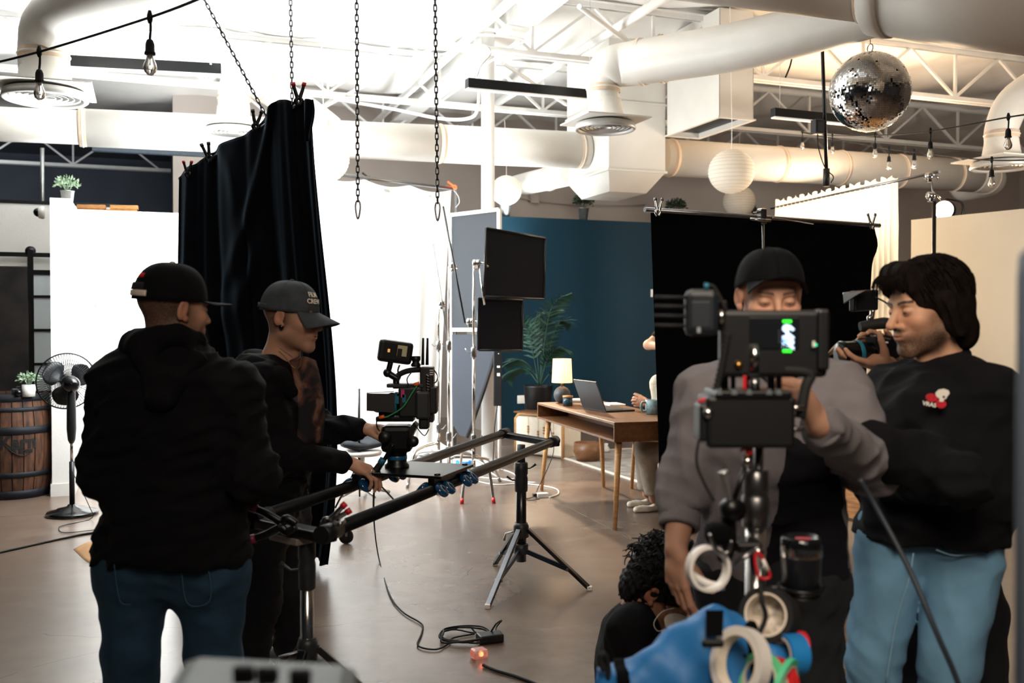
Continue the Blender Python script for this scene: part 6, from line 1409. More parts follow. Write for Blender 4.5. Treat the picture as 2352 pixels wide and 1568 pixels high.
def head_color(v, o):
    x, y, z = v[:, 0], v[:, 1], v[:, 2]; c = np.tile(_v(o.get('skin', SKIN)), (len(v), 1))
    def blend(m, col): nonlocal c; m = np.clip(m, 0, 1)[:, None]; c = c * (1 - m) + _v(col) * m
    red = np.exp(-(((np.abs(x) - .04) / .025) ** 2 + ((y - .07) / .04) ** 2 + ((z + .03) / .022) ** 2)) + np.exp(-((x / .014) ** 2 + ((y - .11) / .02) ** 2 + ((z + .034) / .014) ** 2)) + (np.abs(x) > .076) * (z > -.05) * (z < .04)
    blend(red * .35, _v(o.get('skin', SKIN)) * _v([1.0, .62, .55]))
    lip = np.exp(-((x / .019) ** 4 + ((z + .0665) / .0078) ** 4)) * (y > .085); blend(lip * .7, _v(o.get('skin', SKIN)) * _v([.85, .5, .48]))
    bz = .0205 + .004 * np.sin((np.abs(x) - .012) * 60); br_ = np.exp(-((z - bz) / .0042) ** 4) * (np.abs(x) > .011) * (np.abs(x) < .05) * (y > .05); blend(br_ * o.get('brow', .8), hexc('#1d1410'))
    bd = o.get('beard', .35); rg = np.random.RandomState(1); n = .72 + .28 * rg.rand(len(v))
    jawm = (1 / (1 + np.exp((z + .050 + .010 * (np.abs(x) > .02) - .25 * (.075 - np.abs(y)) * 0) / .006))) * (1 / (1 + np.exp(-np.clip((y - .0) / .006, -40, 40)))) * (1 / (1 + np.exp(-np.clip((z + .132) / .008, -40, 40)))) * (1 - lip); must = np.exp(-((z + .0505) / .0075) ** 2 - (x / .03) ** 4) * (y > .08)
    sg_ = lambda t: 1 / (1 + np.exp(-np.clip(t, -40, 40))); side = sg_((np.abs(x) - .045) / .004) * sg_((.045 - y) / .008) * sg_((y + .002) / .004) * sg_((-.005 - z) / .008) * sg_((z + .1) / .006)
    blend(np.maximum(jawm, must * 1.2) * bd * n, o.get('beardcol', hexc('#2a1b14'))); blend(side * bd * .85 * n, o.get('beardcol', hexc('#2a1b14')))
    lid = np.exp(-(((np.abs(x) - .031) / .017) ** 4 + ((z + .006) / .006) ** 4)) * (y > .07); blend(lid * .5, hexc('#2b1812'))
    hm = o.get('buzz', 0)
    if hm: m = (1 / (1 + np.exp((y - .02 - .2 * z) / .006))) * (1 / (1 + np.exp(-(z + .072 - .35 * np.clip(y + .06, 0, .1) * 1.0) / .006))) * (np.abs(x) < .079); blend(m * hm * n, hexc('#0d0a0a'))
    return c
def make_head(parent, M, neck_world, o, h=.0026):
    nl = M.inverted() @ Vector(neck_world); F_ = head_field(nl, o); v, q = surf_net(F_, F_.lo, F_.hi, h); return v, q, head_color(v, o)
def add_eyes(parent, M, look=(0, .9, -.4)):
    lk = Vector(look).normalized()
    for sx in (-1, 1):
        mb = MB().sphere((0, 0, 0), .0125, 20, 14); a = np.array(mb.v); d = a / np.linalg.norm(a, axis=1, keepdims=True); dt = d @ np.array(lk)
        c = np.where((dt > .93)[:, None], 0.01, np.where((dt > .82)[:, None], np.array(hexc('#2c1c12')), np.array(hexc('#cfc4ba'))))
        o_ = np_obj('eye', a + np.array((sx * .031, .0770, -.003)), np.zeros((0, 4), int), 'eye', parent, M) if False else None
        me_v = a + np.array((sx * .031, .0770, -.003)); A = np.array(M); W_ = me_v @ A[:3, :3].T + A[:3, 3]; inv = np.array(wmat(parent).inverted()); W_ = W_ @ inv[:3, :3].T + inv[:3, 3]
        me = bpy.data.meshes.new('eye'); me.from_pydata(W_.tolist(), [], mb.f); me.polygons.foreach_set('use_smooth', [True] * len(mb.f)); at = me.color_attributes.new('Col', 'FLOAT_COLOR', 'POINT'); at.data.foreach_set('color', np.concatenate([c, np.ones((len(c), 1))], 1).astype(np.float32).ravel()); me.materials.append(MATS['eye'])
        e = bpy.data.objects.new('eye', me); C.objects.link(e); e.parent = parent
def hand(F_, wrist, d, n, right=True, curl=((.3, .4, .3),) * 4, thumb=(.6, .7, .25), tcurl=.3, s=1.0, spread=.06):
    w = Vector(wrist); d = Vector(d).normalized(); n = Vector(n); n = (n - d * n.dot(d)).normalized(); t = d.cross(n) * (1 if right else -1)
    off = (.030, .010, -.0105, -.028); ln = ((.043, .026, .02), (.048, .03, .021), (.044, .028, .02), (.034, .021, .018)); up_ = (.084, .088, .084, .076); tips = []
    for i in range(4):
        kn = w + d * up_[i] * s + t * off[i] * s; F_.cone(w + d * .012 * s + t * off[i] * .55 * s, kn, .0155 * s, .0112 * s, .012)
        dd = (d + t * spread * (1.5 - i)).normalized(); p = kn; a = 0; r = (.0096, .0088, .008, .0068) if i < 3 else (.0086, .0078, .007, .006)
        for j in range(3):
            a += curl[i][j]; q = dd * math.cos(a) + n * math.sin(a); p2 = p + q * ln[i][j] * s; F_.cone(p, p2, r[j] * s, r[j + 1] * s, .0035); p = p2
        tips.append(p)
    b = w + d * .022 * s + t * .022 * s; td = (d * thumb[0] + t * thumb[1] + n * thumb[2]).normalized(); p = b + td * .042 * s; F_.cone(b, p, .017 * s, .0125 * s, .012)
    td2 = (td + d * tcurl + n * tcurl * .7 - t * tcurl * .3).normalized(); p2 = p + td2 * .034 * s; F_.cone(p, p2, .0112 * s, .0098 * s, .004); F_.cone(p2, p2 + (td2 + n * .15).normalized() * .026 * s, .0098 * s, .0075 * s, .003)
    F_.ell(w + d * .05 * s + n * .006 * s, .024 * s, .02); return tips
def merge(parts):
    V_ = []; Q_ = []; Cc = []; o = 0
    for v, q, c in parts:
        V_.append(v); Q_.append(q + o); Cc.append(c if len(c) == len(v) else np.tile(_v(c), (len(v), 1))); o += len(v)
    return np.concatenate(V_), np.concatenate(Q_), np.concatenate(Cc)
def body_mesh(parent, parts): v, q, c = merge(parts); return np_obj('body', v, q, 'skin', parent, None, c)
def xf(M, v): A = np.array(M); return v @ A[:3, :3].T + A[:3, 3]
def torso(F_, neck, shl, shr, waist, hipl, hipr, r=1.0, belly=0.0, front=(0, 1, 0), k=.07):
    neck, shl, shr, waist, hipl, hipr = [Vector(a) for a in (neck, shl, shr, waist, hipl, hipr)]; mid = (shl + shr) / 2; lat = (shl - shr).normalized(); fr = Vector(front)
    for s, sh, hp in ((1, shl, hipl), (-1, shr, hipr)):
        ch = mid.lerp(waist, .35) + lat * s * .085 * r
        F_.chain([sh.lerp(mid, .35) - ZU * .05, ch, waist + lat * s * .075 * r, hp + ZU * .03], [.095 * r, .118 * r, .112 * r, .118 * r], k)
        F_.cone(neck - ZU * .02, sh, .062 * r, .078 * r, k)
    F_.cone(mid - ZU * .12 + fr * .03, waist + fr * (.03 + belly), .10 * r, (.10 + belly) * r, k)
CAPR = (.0885, .1125, .110)
def cap(parent, M, crown, band=None, bill=True, droop=.3, bl=.078, cz=.018, tiltb=0.0, rad=CAPR):
    c0 = Vector((0, -.013, cz))
    def cr(s, q):
        a = 2 * math.pi * s; ph = (math.pi / 2) * q; ce = math.cos(ph) ** .72; pan = 1 + .012 * math.cos(6 * a) * (1 - q) * 0
        return c0 + Vector((rad[0] * ce * math.sin(a), rad[1] * ce * math.cos(a), rad[2] * math.sin(ph) ** .95 - .006 * (1 - q) * (1 - math.cos(a)) * .5))
    k = obj('cap_crown', placed(MB().grid(cr, 48, 16, thick=-.003), M), crown, parent)
    obj('cap_button', placed(MB().sphere(c0 + Vector((0, 0, rad[2] + .001)), (.009, .009, .005), 10, 6), M), band or crown, k)
    for i in range(6):
        a = math.pi / 6 + i * math.pi / 3; obj('cap_seam', placed(MB().tube([Vector(cr(a / (2 * math.pi), q)) * 1.0 + (Vector(cr(a / (2 * math.pi), q)) - c0).normalized() * .0005 for q in np.linspace(0, .97, 12)], .0012, 5), M), crown, k)
    if bill:
        def bi(s, q):
            a = (s - .5) * 1.95; e = c0 + Vector((rad[0] * .99 * math.sin(a), rad[1] * .99 * math.cos(a), .003)); L = bl * (math.cos((s - .5) * 2.6) ** .55) * q
            x_ = (s - .5) * 2; return e + Vector((math.sin(a) * L * .18, L, -droop * .085 * (x_ * x_) * (q ** .8) - math.tan(tiltb) * L))
        obj('cap_bill', placed(MB().grid(bi, 28, 10, thick=.0035), M), crown, parent)
    return k
def cap_surf(a, z, rad=CAPR, cz=.018, lift=.0015):      # point on the cap crown at azimuth a (0 = front), height z above its rim
    q = max(0, min(1, z / rad[2])) ** (1 / .95); ph = math.asin(min(1, q)); ce = math.cos(ph) ** .72
    return Vector((0, -.013, cz)) + Vector(((rad[0] * ce + lift) * math.sin(a), (rad[1] * ce + lift) * math.cos(a), z))
# ================================================================ PEOPLE
def arm_field(sh, el, wr, r=(.06, .048, .03)): return Fld().chain([sh, el, wr], list(r), .03)
def sleeve_end(F_, p, d): return F_
def person(label, base): return thing('person', label, 'person', Vector((base[0], base[1], 0)))
def legs(F_, hl, kl, al, hr, kr, ar, r=(.105, .078, .058), k=.04):
    F_.chain([hl, kl, al], list(r), k); F_.chain([hr, kr, ar], list(r), k); F_.cone(hl, hr, r[0] * 1.08, None, .05); return F_
def shoe(parent, ank, d, mt, L=.27, nm='shoe', sole='white_plastic', h=.10):
    a = Vector(ank); a.z = 0; d = Vector((d[0], d[1], 0)).normalized(); x = Vector((-d.y, d.x, 0))
    F_ = Fld().chain([a - d * .05 + ZU * .055, a + d * .06 + ZU * .05, a + d * (L - .1) + ZU * .035], [.042, .045, .036], .03).cone(a - d * .02 + ZU * .06, a - d * .01 + ZU * h, .04, .042, .03).cut((0, 0, .012), (0, 0, -1))
    s_ = fobj(nm, F_, .006, mt, parent)
    m = MB(); pts = []
    for i in range(22): q = 2 * math.pi * i / 22; pts.append(a + d * (.065 + (L * .5) * math.cos(q) - .01) + x * (.046 * math.sin(q) * (1 + .12 * math.cos(q))))
    m.prism(pts, (0, 0, .022)); obj('sole', m, sole, s_); return s_
def core(pts_list, h=.012):
    F_ = Fld()
    for pts, rs in pts_list: F_.chain(pts, rs, .03)
    v, q = surf_net(F_, F_.lo, F_.hi, h); return v, q, SKIN
def fmesh(F_, h): v, q = surf_net(F_, F_.lo, F_.hi, h); return v, q, SKIN
def cuff(parent, p, d, r, mt, w=.05):
    d = Vector(d).normalized(); prof = [(r * .97, 0)]
    for i in range(6): prof += [(r * 1.03, w * (i + .3) / 6), (r, w * (i + .8) / 6)]
    obj('cuff', MB().lathe(prof + [(r * .8, w)], p, d, 26, capped=False), mt, parent)

# ---------------------------------------------------------------- man in black hoodie seen from behind
D = 3.0
base = P(395, 1500, D + .05); T = person('man in black hoodie and black cap seen from behind, standing in dark jeans', base)
hc = P(399, 706, D); Mh = head_frame(hc, (.68, .72, -.06), (0.05, 0, 1), 1.04); neck = P(372, 812, D + .02)
shl, shr = P(275, 878, D + .04), P(535, 900, D - .02)
ell_, elr = P(246, 1085, D + .0), P(575, 1090, D - .05); wl, wr_ = P(330, 1120, D + .30), P(500, 1120, D + .30)
waist = P(400, 1120, D + .04); hl, hr = P(306, 1300, D + .05), P(484, 1300, D + .02)
kl, kr = P(302, 1500, D + .02), P(492, 1505, D + .05); al, ar = P(305, 1770, D + .1), P(505, 1770, D + .12)
hd = make_head(T, Mh, neck, dict(jaw=1.08, beard=.8, buzz=.92)); parts = [(xf(Mh, hd[0]), hd[1], hd[2])]
fh = Fld().cone(ell_, wl, .04, .028); hand(fh, wl, (.7, .5, 0), (0, -.3, -1), True); parts.append(fmesh(fh, .005))
fh = Fld().cone(elr, wr_, .04, .028); hand(fh, wr_, (-.7, .5, 0), (0, -.3, -1), False); parts.append(fmesh(fh, .005))
parts.append(core([([neck, waist, (hl + hr) / 2], [.06, .08, .09]), ([shl, ell_], [.04, .04]), ([shr, elr], [.04, .04]), ([hl, kl, al], [.06, .05, .04]), ([hr, kr, ar], [.06, .05, .04])]))
body_mesh(T, parts)
F_ = Fld(); torso(F_, neck, shl, shr, waist, hl + ZU * .0, hr + ZU * .0, 1.12, .03); F_.chain([shl, ell_, wl], [.088, .082, .06], .05).chain([shr, elr, wr_], [.088, .082, .06], .05)
F_.cone(P(385, 850, D + .05), P(405, 1230, D + .02), .14, .18, .08)
hemz = P(390, 1292, D).z; F_.cut((0, 0, hemz), (0, 0, -1)); F_.noise(.012, 22, 3, (1, 1, 2.2)); fobj('hoodie', F_, .009, 'hoodie_black', T)
F_ = Fld(); nb = neck
for a_ in np.linspace(0, 2 * math.pi, 15)[:-1]:
    c_ = nb + Vector((.095 * math.cos(a_), .08 * math.sin(a_) - .0, .03 + .025 * math.sin(a_ * 1 + 2.5) )); F_.ell(c_, (.038, .038, .034), .04)
F_.chain([P(330, 800, D - .07), P(372, 905, D - .12), P(450, 830, D - .06)], [.035, .042, .035], .05); F_.noise(.008, 30, 5); fobj('hood', F_, .007, 'hoodie_black', T)
F_ = Fld(); legs(F_, hl, kl, al, hr, kr, ar, (.112, .088, .08), .022); F_.cone(hl + ZU * .12 + Vector((.05, 0, 0)), hr + ZU * .12 - Vector((.05, 0, 0)), .125, None, .08); F_.noise(.006, 17, 8, (1, 1, 1.5)); j = fobj('jeans', F_, .008, 'denim_dark', T)
mat('stitch', '#2f5a72', .9)
def seam_on(px, d, r=.0018): return MB().tube(catmull([P(x, y, d) for x, y in px], 4), r, 5)
for c_ in ([(415, 1292), (470, 1288), (484, 1372), (452, 1392), (426, 1376), (415, 1292)], [(262, 1296), (275, 1378), (300, 1388)]):
    pts = catmull([P(x, y, D - .115) for x, y in c_], 5); obj('pocket_seam', MB().tube(pts, .0016, 5), 'stitch', j)
shoe(T, al, (.3, 1), 'black_rubber'); shoe(T, ar, (.5, 1), 'black_rubber')
k = cap(T, Mh, 'cap_black', 'cream', True, .12, .085, .022)
def cap_strip(a0, a1, z, w, mt, nm, n=12, lift=.0042): return obj(nm, placed(MB().grid(lambda s, q: cap_surf(a0 + (a1 - a0) * s, z + w * q, cz=.022, lift=lift), n, 3, thick=-.0015), Mh), mt, k)
cap_strip(math.pi - .55, math.pi + .55, .004, .017, 'cream', 'adjust_strap'); cap_strip(math.pi - .42, math.pi + .42, .022, .022, mat('mesh_hair', '#1c1a1c', .8), 'cap_opening')
cap_strip(math.pi - .30, math.pi - .02, .058, .013, mat('red_logo', '#d0141c', .6, emit=.0), 'red_patch'); 

# ---------------------------------------------------------------- man in grey cap at the slider
D = 3.92
base = P(640, 1500, 4.1); T = person('man in grey cap and black jacket working the slider, seen in profile', base)
hc = P(671, 726, D); fwd = Vector((.97, -.2, -.10)); Mh = head_frame(hc, fwd, (0, 0, 1), 1.10); neck = P(640, 830, D + .03)
shr, shl = P(598, 878, D - .13), P(655, 880, D + .20)                          # his right shoulder is nearer
elr, wr_ = P(640, 1046, D - .14), P(798, 1062, D + .06); ell_, wl = P(725, 985, D + .32), P(838, 985, D + .24)
waist = P(640, 1075, D + .06); hr, hl = P(612, 1195, D + .02), P(655, 1190, D + .22); kr, kl = P(598, 1380, D + .02), P(664, 1350, D + .22); ar, al = P(560, 1600, D + .08), P(664, 1492, D + .28); al.z = max(al.z, .09)
hd = make_head(T, Mh, neck, dict(jaw=1.02, beard=.32, buzz=.75, lid=.6)); parts = [(xf(Mh, hd[0]), hd[1], hd[2])]
fh = Fld().cone(elr, wr_, .042, .029); tp = hand(fh, wr_, (.86, .1, -.35), (.25, .25, -.9), True, ((.35, .6, .4), (.4, .65, .4), (.45, .7, .45), (.5, .7, .45)), (.5, .5, .8), .4, 1.1, .03); parts.append(fmesh(fh, .0035))
fh = Fld().cone(ell_, wl, .04, .028); hand(fh, wl, (.97, -.1, -.05), (0, .3, -1), False, ((.2, .3, .2), (.3, .5, .3), (.4, .6, .4), (.45, .6, .4)), (.7, .6, .1), .1, 1.08, .04); parts.append(fmesh(fh, .0035))
parts.append(core([([neck, waist, (hl + hr) / 2], [.055, .07, .05]), ([shl, ell_], [.04, .04]), ([shr, elr], [.04, .04]), ([hl, kl, al], [.05, .05, .04]), ([hr, kr, ar], [.05, .05, .04])]))
b_ = body_mesh(T, parts); add_eyes(T, Mh, (0, .9, -.25))
obj('finger_ring', MB().ring(wr_ + Vector((.86, .1, -.35)).normalized() * .105 + Vector((0, -.02, .0)), Vector((.86, .1, -.5)), .0115, .0022, 18, 6), 'chrome', T)
F_ = Fld(); fr_ = Vector((.88, -.45, 0)); torso(F_, neck + ZU * -.01, shl, shr, waist, hl, hr, .93, .0, fr_); F_.chain([shr, elr, wr_ - (wr_ - elr).normalized() * .03], [.085, .078, .05], .04).chain([shl, ell_, wl - (wl - ell_).normalized() * .03], [.08, .074, .05], .04)
F_.cone(P(575, 880, D), P(600, 1180, D + .08), .12, .12, .08); hz_ = P(640, 1215, D).z; F_.cut((0, 0, hz_), (0, 0, -1)); F_.noise(.010, 26, 13, (1, 1, 1.6)); fobj('jacket', F_, .008, 'hoodie_black', T)
for w_, e_ in ((wr_, elr), (wl, ell_)): cuff(T, w_ - (w_ - e_).normalized() * .055, (w_ - e_), .046, 'hoodie_black', .04)
F_ = Fld(); F_.chain([P(560, 862, D + .02), P(585, 835, D + .1), P(640, 830, D + .16)], [.05, .055, .045], .05).chain([P(560, 862, D + .02), P(578, 850, D - .1), P(640, 868, D - .14), P(668, 900, D - .12)], [.05, .05, .038, .03], .05); F_.noise(.006, 30, 15); fobj('hood', F_, .007, 'hoodie_black', T)
# printed T-shirt between the open jacket fronts
def tshirt_mat():
    m = bpy.data.materials.new('tshirt_print'); MATS['tshirt_print'] = m; m.use_nodes = True; nt = m.node_tree; b = nt.nodes['Principled BSDF']; b.inputs['Roughness'].default_value = .9
    tc = nt.nodes.new('ShaderNodeTexCoord'); n = nt.nodes.new('ShaderNodeTexNoise'); n.inputs['Scale'].default_value = 9; n.inputs['Detail'].default_value = 5; n.inputs['Distortion'].default_value = 1.2; nt.links.new(tc.outputs['Object'], n.inputs[0])
    r = nt.nodes.new('ShaderNodeValToRGB'); e = r.color_ramp.elements; e[0].position = .42; e[0].color = (.006, .006, .008, 1); e[1].position = .62; e[1].color = hexc('#7a5a48') + (1,); k = e.new(.52); k.color = hexc('#4a2c26') + (1,); nt.links.new(n.outputs['Fac'], r.inputs[0]); nt.links.new(r.outputs[0], b.inputs['Base Color'])
tshirt_mat()
def ts(s, q):
    c_ = P(664 + 62 * s + 16 * q, 828 + 190 * q - 10 * math.sin(math.pi * s) * (1 - q), D - .098 + .10 * s - .028 * math.sin(math.pi * s)); return c_ + Vector((.02 * math.sin(math.pi * q), 0, 0))
obj('printed_shirt', MB().grid(ts, 12, 16, thick=-.02), 'tshirt_print', T)
obj('necklace', MB().tube(catmull([P(640, 806, D - .09), P(655, 820, D - .115), P(668, 838, D - .135), P(682, 846, D - .13), P(690, 835, D - .10), P(688, 815, D - .06)], 6), .0016, 6), 'brass', T); obj('necklace', MB().tube(catmull([P(643, 800, D - .09), P(660, 812, D - .115), P(676, 822, D - .125), P(688, 822, D - .10), P(690, 805, D - .06)], 6), .0014, 6), 'steel', T)
ez = Mh @ Vector((.080, -.002, -.040)); obj('ear_plug', MB().sphere(ez, (.010, .007, .011), 12, 8), 'black_gloss', T)
F_ = Fld(); legs(F_, hl, kl, al, hr, kr, ar, (.098, .082, .07), .05); F_.noise(.008, 26, 18, (1, 1, 1.6)); fobj('trousers', F_, .008, 'denim_black', T)
shoe(T, al, (.9, -.3), 'sneaker'); shoe(T, ar, (.8, -.4), 'sneaker')
k = cap(T, Mh, 'cap_grey', None, True, .55, .088, .020, .33)
def cap_text(txt, size, z, a0):
    m = text_mb(txt, size, .0004, .0006); m.v = [tuple(cap_surf(a0 - x / .098, z + y, cz=.020, lift=.0055 + w)) for x, y, w in m.v]; return obj('cap_letters', placed(m, Mh), 'cream', k)
cap_text('FILM', .024, .066, .30); cap_text('CREW', .024, .042, .30)
obj('adjust_strap', placed(MB().grid(lambda s, q: cap_surf(math.pi - 1.1 + 1.2 * s, .002 + .018 * q, cz=.020, lift=.0065), 12, 3, thick=-.0015), Mh), 'cap_grey', k)

# ---------------------------------------------------------------- camera operator in black cap and grey sweatshirt
D = 2.62
base = P(1765, 1400, D); T = person('camera operator in black cap and grey sweatshirt looking down behind the rig', base)
hc = P(1768, 678, D); Mh = head_frame(hc, (-.03, -.97, -.22), (0, 0, 1), 1.03); neck = P(1772, 815, D + .03)
shr, shl = P(1622, 915, D), P(1925, 905, D + .02)                              # facing the camera: his right is image-left
elr, wr_ = P(1572, 1110, D - .02), P(1553, 1258, D - .12); ell_, wl = P(2005, 1062, D - .06), P(1880, 975, D - .46)
waist = P(1770, 1120, D + .03); hr, hl = P(1690, 1330, D + .02), P(1850, 1330, D + .04); kr, kl = P(1680, 1580, D - .05), P(1855, 1590, D); ar, al = P(1675, 1930, D + .05), P(1860, 1930, D + .08)
hd = make_head(T, Mh, neck, dict(jaw=1.0, beard=.15, lid=.32, skin=hexc('#d0a186'))); parts = [(xf(Mh, hd[0]), hd[1], hd[2])]
fh = Fld().chain([elr, elr.lerp(wr_, .3), wr_], [.046, .043, .029], .02); hand(fh, wr_, (.02, -.10, -1), (.75, .4, .0), True, ((.25, .35, .3), (.3, .45, .3), (.38, .5, .35), (.45, .55, .4)), (.75, .35, .6), .25, 1.12, .05); parts.append(fmesh(fh, .003))
fh = Fld().chain([ell_, wl], [.045, .029], .02); hand(fh, wl, (-.45, -.15, .75), (-.55, .5, -.35), False, ((.9, .9, .6), (.95, .95, .6), (1., .95, .6), (1., .95, .6)), (.7, .2, .6), .5, 1.05, .03); parts.append(fmesh(fh, .003))
parts.append(core([([neck, waist, (hl + hr) / 2], [.055, .07, .05]), ([shl, ell_], [.04, .04]), ([shr, elr], [.04, .04]), ([hl, kl, al], [.05, .05, .04]), ([hr, kr, ar], [.05, .05, .04])]))
body_mesh(T, parts); add_eyes(T, Mh, (0, .8, -.6))
fr_ = Vector((0, -1, 0)); F_ = Fld(); torso(F_, neck, shl, shr, waist, hl + ZU * .02, hr + ZU * .02, 1.0, .01, fr_); sl_end = elr.lerp(wr_, .46); F_.chain([shr, elr, sl_end], [.086, .072, .054], .04); F_.chain([shl, ell_, ell_.lerp(wl, .93)], [.088, .078, .05], .04)
for s_ in (.1, .2, .3): F_.ell(elr.lerp(wr_, s_), (.068, .068, .022), .02)
F_.cut((0, 0, P(1770, 1335, D).z), (0, 0, -1)); F_.noise(.010, 24, 23, (1, 1, 1.5)); fobj('sweatshirt', F_, .007, 'sweat_grey', T)
cuff(T, elr.lerp(wr_, .40), (wr_ - elr), .053, 'sweat_grey', .055); cuff(T, ell_.lerp(wl, .88), (wl - ell_), .046, 'sweat_grey', .045)
F_ = Fld(); F_.chain([neck + Vector((-.06, -.0, .02)), neck + Vector((-.05, -.07, -.03)), neck + Vector((0, -.095, -.06)), neck + Vector((.05, -.07, -.03)), neck + Vector((.06, 0, .02)), neck + Vector((0, .06, .04)), neck + Vector((-.06, 0, .02))], [.02] * 7, .02); fobj('collar', F_, .006, 'sweat_grey', T)
pts = catmull([P(1915, 975, D - .43), P(1950, 1000, D - .33), P(1990, 1028, D - .22), P(2040, 1045, D - .12)], 6); obj('sleeve_stripe', MB().tube(pts, [.012, .018, .018, .012], 8, flat=.35), 'sweat_dark', T)
F_ = Fld(); torso(F_, neck, shl, shr, waist, hl + ZU * .02, hr + ZU * .02, 1.0, .01, fr_); F_.inflate(.004).cut(P(1758, 1100, D), (-1, 0, .12)).cut(P(1928, 1150, D), (1, 0, .1)).cut((0, 0, P(1770, 1332, D).z), (0, 0, -1)).cut(P(1790, 985, D), (.5, 0, 1)); F_.noise(.010, 24, 23, (1, 1, 1.5)); fobj('dark_front', F_, .009, 'sweat_dark', T)  # dark layer over one side of the sweatshirt front
F_ = Fld(); legs(F_, hl, kl, al, hr, kr, ar, (.11, .09, .075), .05); F_.noise(.008, 26, 28, (1, 1, 1.6)); fobj('trousers', F_, .009, 'denim_black', T); shoe(T, al, (.2, -1), 'black_rubber'); shoe(T, ar, (-.2, -1), 'black_rubber')
cap(T, Mh @ Matrix.Translation((0, .010, 0)) @ Matrix.Rotation(.30, 4, 'X'), 'cap_black', None, True, .42, .060, .028, -.05, (.0885, .1125, .098))

# ---------------------------------------------------------------- bearded man in black sweatshirt and light jeans
D = 2.72
base = P(2130, 1500, D); T = person('bearded man with brown hair in black sweatshirt and light blue jeans', base)
hc = P(2128, 704, D); Mh = head_frame(hc, (-.95, -.22, -.16), (-.05, 0, 1), 1.05); neck = P(2160, 842, D + .03)
shr, shl = P(2050, 905, D + .15), P(2262, 905, D - .10)                         # chest turned toward image-left
elr, ell_ = P(2010, 1080, D + .12), P(2290, 1120, D - .12); wr_, wl = P(2150, 1095, D - .22), P(2105, 1060, D - .2)
waist = P(2150, 1110, D + .02); hr, hl = P(2046, 1290, D + .05), P(2212, 1290, D - .03); kr, kl = P(2008, 1510, D + .02), P(2180, 1520, D - .06); ar, al = P(1985, 1850, D + .05), P(2172, 1870, D + .0)
hd = make_head(T, Mh, neck, dict(jaw=1.04, beard=.95, lid=.4, nose=1.1, brow=1.0, skin=hexc('#c89b7e'), beardcol=hexc('#0d0907')), .0024); parts = [(xf(Mh, hd[0]), hd[1], hd[2])]
fh = Fld().cone(elr, wr_, .042, .029); hand(fh, wr_, (.9, -.1, .1), (0, .8, .2), True, ((1.5, 1.4, .9),) * 4, (.6, .2, .7), .6, .9); parts.append(fmesh(fh, .005)); fh = Fld().cone(ell_, wl, .042, .029); hand(fh, wl, (-.8, .3, .1), (.2, .8, -.2), False, ((1.5, 1.4, .9),) * 4, (.6, .2, .7), .6, .9); parts.append(fmesh(fh, .005))
parts.append(core([([neck, waist, (hl + hr) / 2], [.055, .07, .05]), ([shl, ell_], [.04, .04]), ([shr, elr], [.04, .04]), ([hl, kl, al], [.05, .05, .04]), ([hr, kr, ar], [.05, .05, .04])]))
body_mesh(T, parts); add_eyes(T, Mh, (0, .85, -.45))
fr_ = Vector((-.6, -.8, 0)); F_ = Fld(); torso(F_, neck - ZU * .01, shl, shr, waist, hl + ZU * .02, hr + ZU * .02, 1.0, .0, fr_); F_.chain([shr, elr, wr_ + (wr_ - elr).normalized() * .12], [.085, .074, .075], .05).chain([shl, ell_, wl + (wl - ell_).normalized() * .12], [.095, .088, .078], .05); F_.cone(P(2150, 960, D), P(2150, 1210, D), .15, .165, .08)
F_.cut((0, 0, P(2150, 1240, D).z), (0, 0, -1)); F_.noise(.011, 22, 33, (1, 1, 1.3)); fobj('sweatshirt', F_, .008, 'hoodie_black', T)
F_ = Fld(); n0 = neck + Vector((-.012, 0, .0)); F_.chain([n0 + Vector((.075 * math.cos(a_), .066 * math.sin(a_), .012 + .028 * math.cos(a_))) for a_ in np.linspace(0, 2 * math.pi, 13)], [.014] * 13, .02); fobj('collar', F_, .005, 'hoodie_black', T)
F_ = Fld(); F_.chain([hl, kl, al], [.105, .083, .072], .02).chain([hr, kr, ar], [.100, .078, .07], .02).cone(hl + ZU * .07, hr + ZU * .07, .105, None, .03); F_.noise(.005, 20, 38, (1, 1, 1.6)); j = fobj('jeans', F_, .007, 'denim_light', T)
mat('stitch_light', '#7fa4bb', .9)
obj('jeans_seam', MB().tube(catmull([P(2098, 1270, D - .13), P(2088, 1330, D - .13), P(2060, 1420, D - .1), P(2035, 1568, D - .09)], 5), .0018, 5), 'stitch_light', j); obj('jeans_pocket', MB().tube(catmull([P(2150, 1262, D - .14), P(2190, 1275, D - .145), P(2245, 1272, D - .14)], 5), .0018, 5), 'stitch_light', j)
shoe(T, al, (-.4, -1), 'sneaker'); shoe(T, ar, (-.7, -.7), 'sneaker')
obj('hem_tag', pbox(2181, 1217, 2190, 1233, D - .155, .003, 0), 'cream', T)
